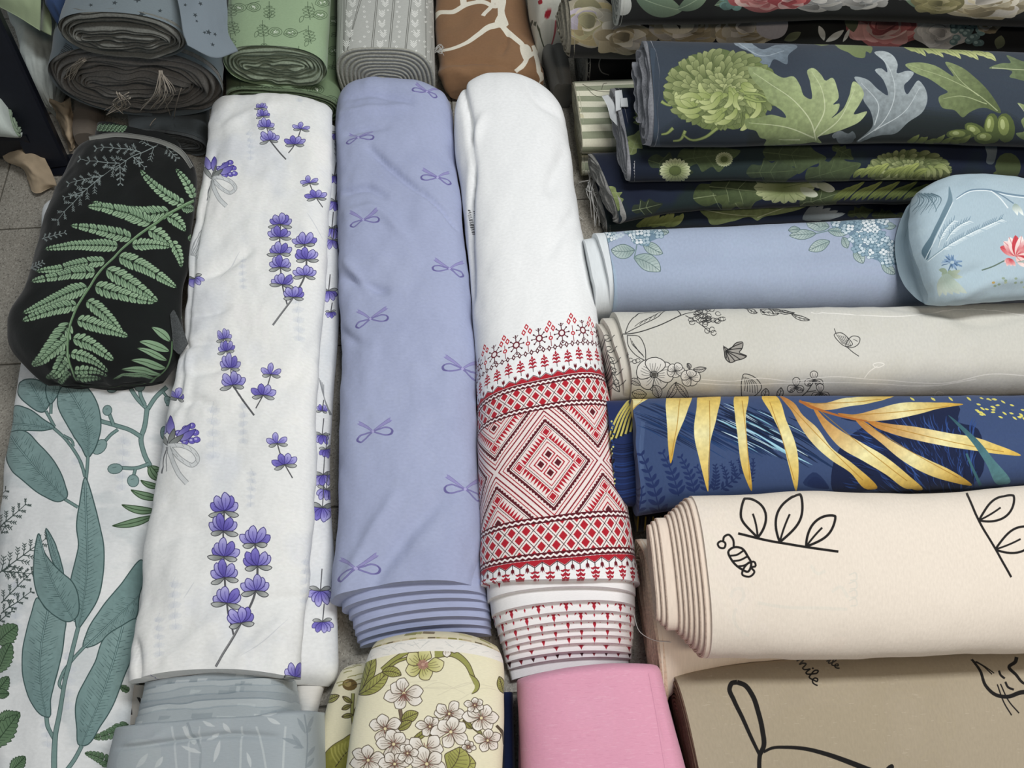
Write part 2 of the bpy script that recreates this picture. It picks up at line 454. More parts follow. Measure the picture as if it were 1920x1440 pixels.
# ------------------------------------------------------------------ drawing prints (numpy vector raster -> generated image)
class Canvas:
    soften = None
    def __init__(s, R, base, res=1900, urange=None, name='print'):
        s.R = R; s.name = name
        lo, hi = R.lut()[4]
        s.u0, s.u1 = ((lo - .5) * R.per - .02, (hi - .5) * R.per + .02) if urange is None else urange
        s.v0, s.v1 = -.005, R.L + .005
        s.res = res
        s.W = int((s.u1 - s.u0) * res); s.H = int((s.v1 - s.v0) * res)
        s.a = np.empty((s.H, s.W, 3), np.float32); s.a[:] = rgb(base)
    def dye(s, col):
        """this cloth's greens are printed a little duller than pure pigment"""
        v = rgb(col)
        if s.soften and v[1] >= v[0] and v[1] > v[2] + .06:
            l = v @ np.array([.3, .59, .11]); v = (l + (v - l) * s.soften[0]) * s.soften[1]
        return v
    def norm(s, U, V): return np.stack([(U - s.u0) / (s.u1 - s.u0), (V - s.v0) / (s.v1 - s.v0)], -1)
    def coords(s):
        return np.meshgrid(np.linspace(s.u0, s.u1, s.W), np.linspace(s.v0, s.v1, s.H))
    def c(s, p, uv=False):
        q = np.asarray(p, float) if uv else s.R.px2uv(p)
        return (q - np.array([s.u0, s.v0])) * s.res
    def _cover(s, P):
        x0, y0 = np.floor(P.min(0)).astype(int) - 1; x1, y1 = np.ceil(P.max(0)).astype(int) + 2
        x0, y0 = max(0, x0), max(0, y0); x1, y1 = min(s.W, x1), min(s.H, y1)
        if x1 <= x0 or y1 <= y0: return None
        SSn = 3; w, h = x1 - x0, y1 - y0
        ys = (np.arange(h * SSn) + .5) / SSn + y0
        a = P; b = np.roll(P, -1, 0)
        keep = np.abs(a[:, 1] - b[:, 1]) > 1e-9; a, b = a[keep], b[keep]
        if len(a) == 0: return None
        lo = np.minimum(a[:, 1], b[:, 1]); hi = np.maximum(a[:, 1], b[:, 1])
        i0 = np.clip(np.ceil((lo - y0) * SSn - .5), 0, h*SSn).astype(int); i1 = np.clip(np.ceil((hi - y0) * SSn - .5), 0, h*SSn).astype(int)
        cnt = np.maximum(0, i1 - i0); tot = cnt.sum()
        if tot == 0: return None
        e = np.repeat(np.arange(len(a)), cnt)
        rows = np.arange(tot) - np.repeat(np.cumsum(cnt) - cnt, cnt) + i0[e]
        x = a[e, 0] + (ys[rows] - a[e, 1]) * (b[e, 0] - a[e, 0]) / (b[e, 1] - a[e, 1]) - x0
        x = np.clip(x, 0, w)
        sg = np.where(b[e, 1] > a[e, 1], 1., -1.) / SSn
        ix = np.floor(x).astype(int); fr = x - ix
        r = rows // SSn
        acc = (np.bincount(r*(w+2) + ix, sg*(1-fr), h*(w+2)) + np.bincount(r*(w+2) + ix + 1, sg*fr, h*(w+2)))[:h*(w+2)].reshape(h, w+2)
        cov = np.clip(np.abs(np.cumsum(acc, 1)), 0, 1)[:, :w]
        return cov, x0, y0, x1, y1
    def fill(s, pts, col, col2=None, axis=None, alpha=1.0, uv=False, tex=0.0, mid=None):
        P = s.c(pts, uv)
        r = s._cover(P)
        if r is None: return
        cov, x0, y0, x1, y1 = r
        col = s.dye(col)
        if col2 is not None: col2 = s.dye(col2)
        if col2 is not None:
            q = s.c(np.asarray(axis, float), uv)
            d = q[1] - q[0]; l2 = (d**2).sum() + 1e-9
            X, Y = np.meshgrid(np.arange(x0, x1), np.arange(y0, y1))
            k = np.clip(((X - q[0, 0])*d[0] + (Y - q[0, 1])*d[1]) / l2, 0, 1)[..., None]
            if mid is not None:
                m = rgb(mid)
                cc = np.where(k < .5, col*(1 - 2*k) + m*2*k, m*(2 - 2*k) + rgb(col2)*(2*k - 1))
            else:
                cc = col * (1 - k) + rgb(col2) * k
        else:
            cc = col
        if tex:
            X, Y = np.meshgrid(np.arange(x0, x1), np.arange(y0, y1))
            cc = cc * (1 + tex * (fbm(X / 14., Y / 14., 17, 3) - .5) * 2)[..., None]
        cv = (cov * alpha)[..., None]
        s.a[y0:y1, x0:x1] = s.a[y0:y1, x0:x1] * (1 - cv) + cc * cv
    def line(s, pts, w, col, alpha=1.0, uv=False, w2=None, taper=False):
        p = np.asarray(pts, float)
        if len(p) < 2: return
        t = np.gradient(p, axis=0); t /= np.maximum(1e-9, np.linalg.norm(t, axis=1))[:, None]
        nn = np.stack([-t[:, 1], t[:, 0]], 1)
        k = np.linspace(0, 1, len(p))
        ww = np.full(len(p), float(w)) if w2 is None else w*(1-k) + w2*k
        if taper: ww = ww * np.maximum(.12, np.sin(np.pi * np.clip(k, 0.02, .98)) ** .6)
        e = nn * (ww / 2)[:, None]
        s.fill(np.vstack([p + e, (p - e)[::-1]]), col, alpha=alpha, uv=uv)
    def dot(s, x, y, r, col, ry=None, rot=0, alpha=1.0, n=14, uv=False):
        th = np.linspace(0, 2*np.pi, n, endpoint=False)
        a, b = r*np.cos(th), (ry or r)*np.sin(th)
        s.fill(np.stack([x + a*math.cos(rot) - b*math.sin(rot), y + a*math.sin(rot) + b*math.cos(rot)], 1), col, alpha=alpha, uv=uv)
    def mottle(s, col, scale, thr=.5, soft=.15, alpha=.5, seed=5, aniso=(1, 1)):
        """irregular dyed / watercolour patches"""
        q = 5
        h, w = -(-s.H // q) + 1, -(-s.W // q) + 1
        X, Y = np.meshgrid(s.u0 + np.arange(w) * q / s.res, s.v0 + np.arange(h) * q / s.res)
        k = fbm(X / scale * aniso[0] + 20, Y / scale * aniso[1] + 20, seed, 4)
        k = (np.clip((k - thr) / soft, 0, 1) * alpha).astype(np.float32)
        t = (np.arange(q, dtype=np.float32) / q)
        k = (k[:, :-1, None] * (1 - t) + k[:, 1:, None] * t).reshape(h, -1)
        k = (k[:-1, None] * (1 - t)[None, :, None] + k[1:, None] * t[None, :, None]).reshape(-1, k.shape[1])[:s.H, :s.W]
        s.a += (rgb(col).astype(np.float32) - s.a) * k[..., None]
    def image(s):
        im = bpy.data.images.new(s.name, s.W, s.H, alpha=False)
        px = np.ones((s.H, s.W, 4), np.float32); px[..., :3] = np.clip(s.a, 0, 1)
        im.pixels.foreach_set(px.ravel()); im.update(); im.pack()
        return im

def ribbon_leaf(p0, p1, width, bend=0.0, n=26, a=.8, peak=.5):
    """leaf outline and midrib from p0 to p1; width and sideways bend in the same units"""
    p0, p1 = np.asarray(p0, float), np.asarray(p1, float)
    d = p1 - p0; l = np.hypot(*d) + 1e-9; t = d / l; nn = np.array([-t[1], t[0]])
    k = np.linspace(0, 1, n)
    mid = p0 + d*k[:, None] + nn*(bend*4*k*(1-k))[:, None]
    kk = k ** (math.log(.5) / math.log(peak))
    wv = width/2 * np.sin(np.pi*kk) ** a
    tt = np.gradient(mid, axis=0); tt /= np.linalg.norm(tt, axis=1)[:, None]
    nv = np.stack([-tt[:, 1], tt[:, 0]], 1)
    return np.vstack([mid + nv*wv[:, None], (mid - nv*wv[:, None])[::-1]]), mid, nv, wv

def xf(pts, x, y, sc=1.0, rot=0.0, flip=False):
    p = np.asarray(pts, float) * sc
    if flip: p = p * np.array([-1, 1])
    c, s_ = math.cos(rot), math.sin(rot)
    return np.stack([x + p[:, 0]*c - p[:, 1]*s_, y + p[:, 0]*s_ + p[:, 1]*c], 1)

# ------------------------------------------------------------------ floor
def terrazzo():
    m = bpy.data.materials.new('grey_speckled_tile'); m.use_nodes = True
    nt = m.node_tree; N = nt.nodes; Lk = nt.links; b = N['Principled BSDF']
    b.inputs['Roughness'].default_value = .55
    geo = N.new('ShaderNodeNewGeometry')
    v = N.new('ShaderNodeTexVoronoi'); v.inputs['Scale'].default_value = 420
    n = N.new('ShaderNodeTexNoise'); n.inputs['Scale'].default_value = 9; n.inputs['Detail'].default_value = 6
    Lk.new(geo.outputs['Position'], v.inputs['Vector']); Lk.new(geo.outputs['Position'], n.inputs['Vector'])
    cr = N.new('ShaderNodeValToRGB'); e = cr.color_ramp.elements
    e[0].position = 0; e[0].color = lin('#56534c'); e[1].position = 1; e[1].color = lin('#bdb9ae')
    e2 = cr.color_ramp.elements.new(.25); e2.color = lin('#948f85')
    e3 = cr.color_ramp.elements.new(.7); e3.color = lin('#a5a197')
    Lk.new(v.outputs['Color'], cr.inputs[0])
    cr2 = N.new('ShaderNodeValToRGB'); cr2.color_ramp.elements[0].color = (.72, .7, .68, 1); cr2.color_ramp.elements[1].color = (1, 1, 1, 1)
    Lk.new(n.outputs[0], cr2.inputs[0])
    mx = N.new('ShaderNodeMix'); mx.data_type = 'RGBA'; mx.blend_type = 'MULTIPLY'; mx.inputs[0].default_value = 1
    Lk.new(cr.outputs[0], mx.inputs[6]); Lk.new(cr2.outputs[0], mx.inputs[7]); Lk.new(mx.outputs[2], b.inputs['Base Color'])
    return m

def box_vf(x0, x1, y0, y1, z0, z1, bev=0.0):
    if bev:
        v = [(x0, y0, z0), (x1, y0, z0), (x1, y1, z0), (x0, y1, z0),
             (x0, y0, z1 - bev), (x1, y0, z1 - bev), (x1, y1, z1 - bev), (x0, y1, z1 - bev),
             (x0 + bev, y0 + bev, z1), (x1 - bev, y0 + bev, z1), (x1 - bev, y1 - bev, z1), (x0 + bev, y1 - bev, z1)]
        f = [(3, 2, 1, 0), (8, 9, 10, 11)]
        for a in range(4):
            b = (a + 1) % 4
            f += [(a, b, b + 4, a + 4), (a + 4, b + 4, b + 8, a + 8)]
        return np.array(v), f
    v = [(x0, y0, z0), (x1, y0, z0), (x1, y1, z0), (x0, y1, z0), (x0, y0, z1), (x1, y0, z1), (x1, y1, z1), (x0, y1, z1)]
    return np.array(v), [(3, 2, 1, 0), (4, 5, 6, 7), (0, 1, 5, 4), (1, 2, 6, 5), (2, 3, 7, 6), (3, 0, 4, 7)]

TS = .335
v, f = box_vf(-1.9, 2.3, -1.0, 3.2, -.05, -.003)
floor = obj('floor', v, f, plain_mat('dark_grout', '#5a574f', .9, 0, .1), None, smooth=False)
tag(floor, 'grey speckled tile floor under the cloth rolls', 'floor', kind='structure')
tile_mat = terrazzo()
tile0 = None
for i in range(-2, 10):
    for j in range(-4, 8):
        cx, cy = -1.057 + TS*(i + .5), .431 + TS*(j + .5)
        if tile0 is None:
            v, f = box_vf(-TS/2 + .0017, TS/2 - .0017, -TS/2 + .0017, TS/2 - .0017, -.003, 0, .0012)
            tile0 = obj('tile', v, f, tile_mat, floor, smooth=False); o = tile0
        else:
            o = tile0.copy(); COL.objects.link(o); o.parent = floor
        o.location = (cx, cy, 0)


# shop wall well behind the rolls
v, f = box_vf(-1.9, 2.3, 3.1, 3.2, -.05, 2.9)
tag(obj('wall_back', v, f, plain_mat('pale_plaster', '#c9c8c0', .9, 0, .04, 8), None, smooth=False), 'plain pale shop wall behind the back row', 'wall', kind='structure')
# ------------------------------------------------------------------ prints: drawn on the cloth, in the cloth's own coordinates
DRAW = {}
rng = random.Random(7)
def A_(*p): return np.array(p, float)

def petal(c, base, ang, ln, wd, f1, f2, ol, lw=1.0, bend=0.0):
    """one petal from base at angle ang (0 = up in the picture)"""
    tip = (base[0] + math.sin(ang)*ln, base[1] - math.cos(ang)*ln)
    pl, mid, _, _ = ribbon_leaf(base, tip, wd, bend, 14, .7, .58)
    c.fill(pl, f1, f2, (base, tip))
    if lw: c.line(np.vstack([pl, pl[:1]]), lw, ol)
    return mid

# ---- lavender ------------------------------------------------------
VL, VD, VO, GRN, GO = '#c3c0ee', '#6a60bd', '#3a3376', '#9a9f9c', '#414247'
def floret(c, x, y, s, rot=0.0, sy=1.0, n=5, seed=0, sep=True):
    r = random.Random(seed)
    class T:                       # squash vertically like the sprig it belongs to
        pass
    def q(p): return np.stack([x + (np.asarray(p)[:, 0]), y + (np.asarray(p)[:, 1])*sy], 1)
    def leafy(a, ln, wd, f1, f2, ol, lw):
        tip = (math.sin(a + rot)*ln, -math.cos(a + rot)*ln)
        pl, mid, _, _ = ribbon_leaf((0, 0), tip, wd, ln*.08*(1 if a > 0 else -1), 14, .62, .6)
        c.fill(q(pl), f1, f2, (q([(0, 0)])[0], q([tip])[0]))
        c.line(q(np.vstack([pl, pl[:1]])), lw, ol)
        return q(mid)
    lw = max(.7, s*.035)
    order = sorted(np.linspace(-1.05, 1.05, n), key=lambda a: -abs(a))
    for a in order:
        dk = r.random()
        m = leafy(a + r.uniform(-.1, .1), s*r.uniform(.78, 1.0)*(1 - .12*abs(a)), s*.42, VD if dk < .5 else '#574ca6', VL if dk < .65 else '#8f87d6', VO, lw)
        c.line(m[2:10], lw*.7, '#4b4291', .8)
    if sep:
        for a, l in ((-1.75, .75), (1.75, .7)):
            leafy(a + r.uniform(-.15, .15), s*l*r.uniform(.8, 1.1), s*.26, '#6d7270', '#c9ccc9', GO, lw)

def twin_sprig(c, x, y, sx, sy):
    """two flowering stems joined at the foot (x, y)"""
    L = [(17, -291), (15, -254), (16, -206), (17, -167), (21, -119)]
    Rr = [(73, -231), (78, -189), (74, -143), (47, -82)]
    t = lambda p: [(x + a*sx, y + b*sy) for a, b in p]
    c.line(curve(t(L + [(33, -60)]), 40), 3.2*sx, '#55565a'); c.line(curve(t(Rr + [(0, 0)]), 40), 4.2*sx, '#5f6063')
    c.line(curve(t([(47, -82), (0, 0)]), 20), 2*sx, '#8c8d8e')
    for i, (a, b) in enumerate(t(L) + t(Rr)):
        floret(c, a, b, 38*sx, rng.uniform(-.1, .1), sy/sx, 5, i)

def tall_sprig(c, x, y, sx, sy):
    """single spike, stem leaving to the lower right; (x, y) is the lowest floret"""
    t = lambda p: [(x + a*sx, y + b*sy) for a, b in p]
    c.line(curve(t([(0, 0), (14, 22), (39, 56)]), 16), 3.4*sx, '#5c5d60'); c.line(curve(t([(-20, -90), (-12, -60), (0, 0)]), 20), 2*sx, '#6b6b6e')
    for i, (a, b, s) in enumerate([(-18, -88, 20), (-14, -66, 23), (-8, -36, 28), (0, 0, 32)]):
        px, py = t([(a, b)])[0]
        floret(c, px, py, s*sx, rng.uniform(-.1, .1), sy/sx, 5, i + 40)

def small_sprig(c, x, y, sx, sy, flip=False):
    f = -1 if flip else 1
    t = lambda p: [(x + a*sx*f, y + b*sy) for a, b in p]
    c.line(curve(t([(14, -42), (8, -20), (0, 0), (-14, 26)]), 22), 2.2*sx, '#58585c')
    a, b = t([(14, -42)])[0]; floret(c, a, b, 26*sx, .1*f, sy/sx, 3, 61)
    a, b = t([(0, 0)])[0]; floret(c, a, b, 30*sx, .1*f, sy/sx, 4, 62)

def posy(c, x, y, sx, sy):
    """tied bunch: buds, grey ribbon loop and tail; (x, y) is the knot"""
    t = lambda p: np.array([(x + a*sx, y + b*sy) for a, b in p])
    for bx, by in ((18, -22), (30, -30), (42, -34), (24, -12), (36, -18), (48, -22), (30, -6), (42, -8), (50, -10)):
        q = t([(bx, by)])[0]
        c.dot(q[0], q[1], 6.5*sx, VO, 5.6*sy); c.dot(q[0], q[1], 5.6*sx, '#7468c6', 4.8*sy); c.dot(q[0] - 1.5*sx, q[1] - 1.2*sy, 2.6*sx, VL, 2*sy)
    for a in (-.25, .1, .75, 1.0):
        tip = t([(math.sin(a)*58, -math.cos(a)*52)])[0]; b0 = t([(math.sin(a)*22, -math.cos(a)*20)])[0]
        pl, m, _, _ = ribbon_leaf(b0, tip, 13*sx, 2, 14, .8, .4)
        c.fill(pl, '#a8a2e0', '#5a4fae', (b0, tip)); c.line(np.vstack([pl, pl[:1]]), 1.1*sx, VO)
    for a in (-.6, .35, .9):
        tip = t([(math.sin(a)*34, -math.cos(a)*32)])[0]
        pl, m, _, _ = ribbon_leaf((x, y), tip, 9*sx, 1, 12, .8)
        c.fill(pl, '#a9adaa', '#6f7472', ((x, y), tip)); c.line(np.vstack([pl, pl[:1]]), sx, GO)
    for lp in ([(0, 0), (24, 0), (46, 12), (52, 26), (44, 34), (26, 26), (8, 8), (0, 0)],):
        o = curve(t(lp), 40); c.line(o, 8*sx, '#8f9294'); c.line(o, 6.2*sx, '#dfe2e2')
        for k in range(4, 38, 4):
            c.line(np.array([o[k] + (-2*sx, -3*sy), o[k] + (2*sx, 3*sy)]), sx*.7, '#a0a3a4')
    o = curve(t([(0, 2), (8, 26), (20, 50), (34, 66)]), 20); c.line(o, 9*sx, '#8f9294'); c.line(o, 7.2*sx, '#dfe2e2')
    o = curve(t([(-2, 2), (-8, 24), (-12, 48)]), 20); c.line(o, 1.6*sx, '#77797c')
    o = curve(t([(0, 2), (-4, 24), (-4, 44)]), 20); c.line(o, 1.4*sx, '#8b8d90')

def ghost_sprig(c, x, y, s):
    for k in range(5):
        for a in (-.9, -.3, .3, .9):
            tip = (x + math.sin(a)*s*.7, y - k*s*.9 - math.cos(a)*s*.6)
            pl, m, _, _ = ribbon_leaf((x + k*2*math.sin(y), y - k*s*.9), tip, s*.5, s*.1*math.sin(x + k), 10)
            c.fill(pl, '#ccd2dd', alpha=.2)
        c.line(A_((x + k*2*math.sin(y), y - k*s*.9), (x, y - (k + 1)*s*.9)), 1.2, '#c5cad5', .35)

def d_lav(c):
    c.mottle('#dfe3ea', .09, .52, .2, .55, 5); c.mottle('#fdfcf7', .14, .5, .25, .6, 9)
    for x, y, s in ((560, 190, 14), (470, 300, 13), (455, 540, 14), (560, 640, 20), (400, 860, 24), (455, 830, 18), (470, 950, 16), (330, 1180, 22), (575, 1130, 20), (300, 1230, 18)):
        ghost_sprig(c, x, y, s)
    for p in ([(365, 1090), (345, 1122)], [(540, 1160), (490, 1205), (450, 1230)], [(410, 520), (450, 470)], [(575, 400), (606, 450)]):
        c.line(curve(p, 10), 1.6, '#bfc3ca', .5, taper=True)
    twin_sprig(c, 404, 1249, 1.0, 1.0); twin_sprig(c, 512, 611, .80, .66)
    tall_sprig(c, 437, 722, 1.0, 1.0); tall_sprig(c, 505, 262, .78, .62)
    small_sprig(c, 493, 740, 1.0, .95); small_sprig(c, 552, 268, .86, .62)
    small_sprig(c, 592, 372, .86, .66, True); small_sprig(c, 534, 872, 1.0, .95, True)
    posy(c, 393, 332, .92, .82); posy(c, 314, 835, 1.1, 1.08)
    floret(c, 285, 1290, 30, .1, 1, 4, 3); floret(c, 555, 1268, 34, .15, 1, 4, 9)
    c.line(curve([(555, 1268), (562, 1290)], 6), 2.5, '#55565a')
    floret(c, 362, 520, 24, 2.9, .8, 4, 12); floret(c, 330, 745, 22, .3, 1, 3, 13)
    for k in range(6):
        c.line(curve([(385 - k*2, 400 + k*6), (368, 440 + k*9), (360 + k, 480)], 12), .9, '#8e9194', .7)
DRAW['lav'] = d_lav

def d_lavlow(c):
    c.mottle('#dbe1e6', .08, .5, .2, .5, 15)
    for x, y, s, r in ((626, 330, 20, 3.0), (628, 378, 22, 3.2), (622, 428, 24, 3.1), (624, 450, 20, 3.4), (616, 545, 24, 3.2), (620, 585, 14, 3.1), (604, 770, 16, .2), (604, 815, 24, 3.2),
                       (612, 842, 22, 2.9), (606, 890, 28, 3.1), (612, 918, 26, 3.2), (604, 952, 34, 3.1), (600, 1108, 32, 3.15), (604, 1166, 26, 3.1), (632, 250, 18, 3.1)):
        floret(c, x, y, s, r, .95, 5, int(x + y))
        c.line(curve([(x, y), (x + 3, y - s*1.3)], 8), 1.8, '#4d4d52')
    for k in range(4):
        c.line(curve([(598 + k*3, 708 + k*4), (608, 745), (622 - k, 778)], 14), 1.3, '#8d9094'); c.line(curve([(626, 260 + k*9), (631, 290 + k*6), (634, 330)], 10), 1.1, '#8d9094')
DRAW['lav_low'] = d_lavlow

# ---- ribbon bows ---------------------------------------------------
def bow(c, x, y, s, sy, flip=False, lean=0.0):
    f = -1 if flip else 1
    def t(p): return np.array([(x + (a*f*math.cos(lean) - b*math.sin(lean))*s, y + (a*f*math.sin(lean) + b*math.cos(lean))*s*sy) for a, b in p])
    R_, D_ = '#8f8abf', '#655f97'
    def rib(p, w, n=40):
        q = curve(t(p), n); c.line(q, w*s, D_, .85); c.line(q, (w - 1.3)*s, R_, .75)
    for q in ([(0, 0), (-10, -9), (-22, -16)], [(0, 0), (14, -10), (31, -21)]):      # tails
        o = curve(t(q), 14); c.line(o, 3*s, D_, .8, w2=7*s); c.line(o, 2*s, '#9f9acb', .85, w2=5.6*s)
        e = o[-1]; d = o[-1] - o[-2]; d = d/np.hypot(*d); nn = np.array([-d[1], d[0]])
        c.fill(np.array([e + nn*3.6*s, e + d*4*s + nn*3*s, e + d*.5*s, e + d*4*s - nn*3*s, e - nn*3.6*s]), R_, alpha=.9)
    rib([(0, 0), (-12, 3), (-24, 9), (-28, 17), (-24, 20), (-16, 15), (-7, 6), (0, 0)], 2.6)
    rib([(0, 0), (12, -4), (24, -7), (34, -2), (33, 5), (24, 8), (12, 5), (0, 0)], 2.6)
    q = curve(t([(26, 8), (33, 5), (35, 0), (31, -5)]), 14); c.line(q, 4.2*s, D_, .8, taper=True)
    q = curve(t([(-22, 20), (-28, 17), (-26, 11)]), 12); c.line(q, 4*s, D_, .8, taper=True)
    c.dot(x, y, 2.6*s, '#b3aedb', 2.6*s*sy)

def d_bow(c):
    c.mottle('#a2aac9', .1, .5, .2, .5, 25); c.mottle('#b0b8d5', .13, .52, .2, .45, 29)
    for x, y, s, sy, fl, l in ((672, 258, .82, .68, 0, -.03), (820, 333, .88, .75, 1, .08), (681, 412, .85, .78, 0, -.04), (843, 503, .92, .82, 1, .12), (693, 596, .98, .88, 0, -.04),
                            (866, 692, 1.05, .9, 1, .12), (699, 809, 1.05, .92, 0, -.04), (872, 917, 1.1, .95, 1, .06), (670, 1067, 1.15, 1, 0, -.06), (800, 172, .8, .6, 1, .3)):
        bow(c, x, y, s, sy, bool(fl), l)
DRAW['bow'] = d_bow

# ---- red embroidery border ------------------------------------------
RED, DRD, BLK = rgb('#b3202f'), rgb('#5c1722'), rgb('#3a1a20')
def d_red(c):
    R = c.R
    uv = lambda x, y: R.px2uv(A_((x, y)))[0]
    p = np.hypot(*(uv(1045.5, 740) - uv(1022, 740)))
    uc = uv(1030, 870)[0]; sk = -.06
    def vv(y): q = uv(1030, y); return q[1] - sk*q[0]
    U, V = c.coords()
    x = (U - uc) / p; w = V - sk*U                    # across in lattice steps, along in metres
    img = c.a
    def paint(mask, col): img[mask] = col
    # big diamonds
    y0, y1 = vv(764), vv(972)
    b = (vv(957) - vv(783)) / 2; a = 3.15; cy = vv(870)
    inside = (w > y0) & (w < y1)
    fx = (x / (a*1.27) + (w - cy) / (b*1.27)); fy = (x / (a*1.27) - (w - cy) / (b*1.27))
    X2 = (fx - np.round(fx/2)*2); Y2 = (fy - np.round(fy/2)*2)             # cell-local, each in -1..1
    lx = (X2 + Y2)/2*1.27; ly = (X2 - Y2)/2*1.27                             # local diamond coords scaled by a, b
    r = np.abs(lx) + np.abs(ly)
    img[inside] = rgb('#f0e3df')
    per = np.where(np.abs(lx) > np.abs(ly), ly, lx)
    saw = np.abs(((lx - ly*np.sign(lx)*np.sign(ly)) * 9) % 1 - .5) * 2
    s_ = np.abs((((np.abs(lx) - np.abs(ly)) * 8.5) % 1) - .5) * 2             # along each side
    paint(inside & (r > .925) & (r < .985 + .04*s_), DRD)
    paint(inside & (np.abs(r - .885) < .009), BLK)
    paint(inside & (np.abs(r - 1.085) < .013), RED); paint(inside & (np.abs(r - 1.19) < .02), rgb('#8c1c2a'))
    spike = inside & (r > .60) & (r < .84) & (s_ > (r - .60) / .24) & (np.abs(np.abs(lx) - np.abs(ly)) < .52)
    paint(spike, RED)
    for ax, ay in ((.70, 0), (-.70, 0), (0, .70), (0, -.70)):
        rr = np.abs(lx - ax) + np.abs(ly - ay)
        paint(inside & (rr < .155), rgb('#f0e3df')); paint(inside & (rr < .14) & (rr > .115), RED); paint(inside & (rr < .085), RED)
    paint(inside & (np.abs(r - .555) < .008), BLK); paint(inside & (np.abs(r - .475) < .012), RED)
    for ax, ay in ((.2, 0), (-.2, 0), (0, .2), (0, -.2)):
        rr = np.abs(lx - ax) + np.abs(ly - ay)
        paint(inside & (rr < .17) & (rr > .135), RED); paint(inside & (rr < .085), DRD)
    # lattice bands with wavy borders
    def lattice(ya, yb):
        v0, v1 = vv(ya), vv(yb); h = v1 - v0
        m = (w > v0) & (w < v1)
        img[m] = rgb('#f2e6e2')
        t = (w - (v0 + v1)/2) / (1.22*p)
        d1 = x + t; d2 = x - t
        q1 = np.abs(d1 - np.round(d1)); q2 = np.abs(d2 - np.round(d2))
        paint(m & ((q1 < .03) | (q2 < .03)), BLK)
        paint(m & (q1 > .2) & (q2 > .2), RED)
        for vz in (v0, v1):
            zz = vz + (np.abs((x*2.4) % 1 - .5) - .25) * .0062
            paint(np.abs(w - vz) < .0052, DRD)
            paint(np.abs(w - zz) < .0017, rgb('#f6efec'))
    lattice(714, 762); lattice(974, 1042)
    # toothed edges and flowers above / below the bands
    def teeth(y, up):
        v0 = vv(y); sgn = -1 if up else 1
        hgt = (.45 + .55*0) * p * .8
        tri = hgt * (1 - np.abs((x % 1) - .5)*2) + .0015
        q = (w - v0) * sgn
        paint((q > 0) & (q < tri*.95 + .001), RED)
        paint((q > tri + .0012) & (q < tri + .0026) , BLK)
    teeth(708, True); teeth(1049, False)
    X0, X1 = int(math.floor(x.min())), int(math.ceil(x.max()))
    def P(xx, off): return np.stack([uc + np.asarray(xx, float)*p, off + sk*(uc + np.asarray(xx, float)*p)], -1)
    def fleur(k, v, s, up, col='#a92233'):
        g = -1 if up else 1
        def t(q): q = np.asarray(q, float); return P(k + q[:, 0]*s, v + g*q[:, 1]*s*p)
        c.line(t([(0, 0), (0, 1.1)]), .0011, '#3a1a20', uv=True)
        for side in (-1, 1):
            c.line(curve(t([(0, .35), (side*.18, .5), (side*.36, .42)]), 10), .0032, col, uv=True, taper=True)
            c.line(curve(t([(0, .62), (side*.2, .86), (side*.36, .72)]), 10), .0036, col, uv=True, taper=True)
            c.line(curve(t([(0, .95), (side*.16, 1.16), (side*.28, 1.02)]), 10), .003, col, uv=True, taper=True)
        c.fill(t([(0, 1.55), (.1, 1.3), (0, 1.12), (-.1, 1.3)]), col, uv=True)
        c.fill(t([(0, .95), (.12, .74), (0, .55), (-.12, .74)]), col, uv=True)
    def tulip(k, v, s, up):
        g = -1 if up else 1
        def t(q): q = np.asarray(q, float); return P(k + q[:, 0]*s, v + g*q[:, 1]*s*p)
        c.line(t([(0, -.2), (0, .3)]), .001, '#3a1a20', uv=True)
        c.fill(t([(-.16, .75), (-.14, .35), (0, .2), (.14, .35), (.16, .75), (.07, .55), (0, .78), (-.07, .55)]), '#6a1a26', uv=True)
    top = vv(708) - p*.36; bot = vv(1049) + p*.36
    for k in range(X0, X1 + 1):
        hi = .28 if k % 2 else 0
        fleur(k + .5, top - p*.35 - hi*p*.4, .95, True); tulip(k + 1.0, top + p*.12, .8, True)
        fleur(k + .5, bot + p*.08 + hi*p*.3, .85, False); tulip(k + 1.0, bot - p*.1, .8, False)
    ch = vv(652)
    for k in range(2*X0, 2*X1 + 1):
        q = k*.5
        c.line(P([q - .25, q + .25], ch), .0012, '#4a1822', uv=True)
        s = .24
        c.fill(np.array([P(q, ch - s*1.15*p), P(q + s*.75, ch), P(q, ch + s*1.15*p), P(q - s*.75, ch)]), '#4f1822', uv=True)
        c.fill(np.array([P(q, ch - s*.55*p), P(q + s*.36, ch), P(q, ch + s*.55*p), P(q - s*.36, ch)]), '#f4efee', uv=True)
    sn = vv(629)
    for k in range(X0//2 - 1, X1//2 + 2):
        xx = k*1.95 + .25; col = '#4a1c26'
        for a in np.linspace(0, math.pi, 5)[:-1]:
            ln = .62 if a not in (0,) else .62
            ex = .85 if abs(a - math.pi/2) < .01 else ln
            dx, dy = math.cos(a)*ex, math.sin(a)*ex*p
            c.line(np.array([P(xx - dx, sn - dy), P(xx + dx, sn + dy)]), .0015, col, uv=True)
            for sg in (-1, 1): q = P(xx + sg*dx, sn + sg*dy); c.dot(q[0], q[1], .0017, col, uv=True, n=8)
        for g in (-1, 1):
            c.line(np.array([P(xx - .22, sn + g*.85*p), P(xx, sn + g*.62*p), P(xx + .22, sn + g*.85*p)]), .0014, col, uv=True)
        q = P(xx, sn); c.dot(q[0], q[1], .0068, '#6a1a28', .0072, uv=True); c.dot(q[0], q[1], .0042, '#f4efee', .0046, uv=True)
        xx += .975; rc = '#bb2a36'
        up = .9 if k % 2 else .62
        c.line(np.array([P(xx, sn + .95*p), P(xx, sn - up*.55*p)]), .0012, '#7c2630', uv=True)
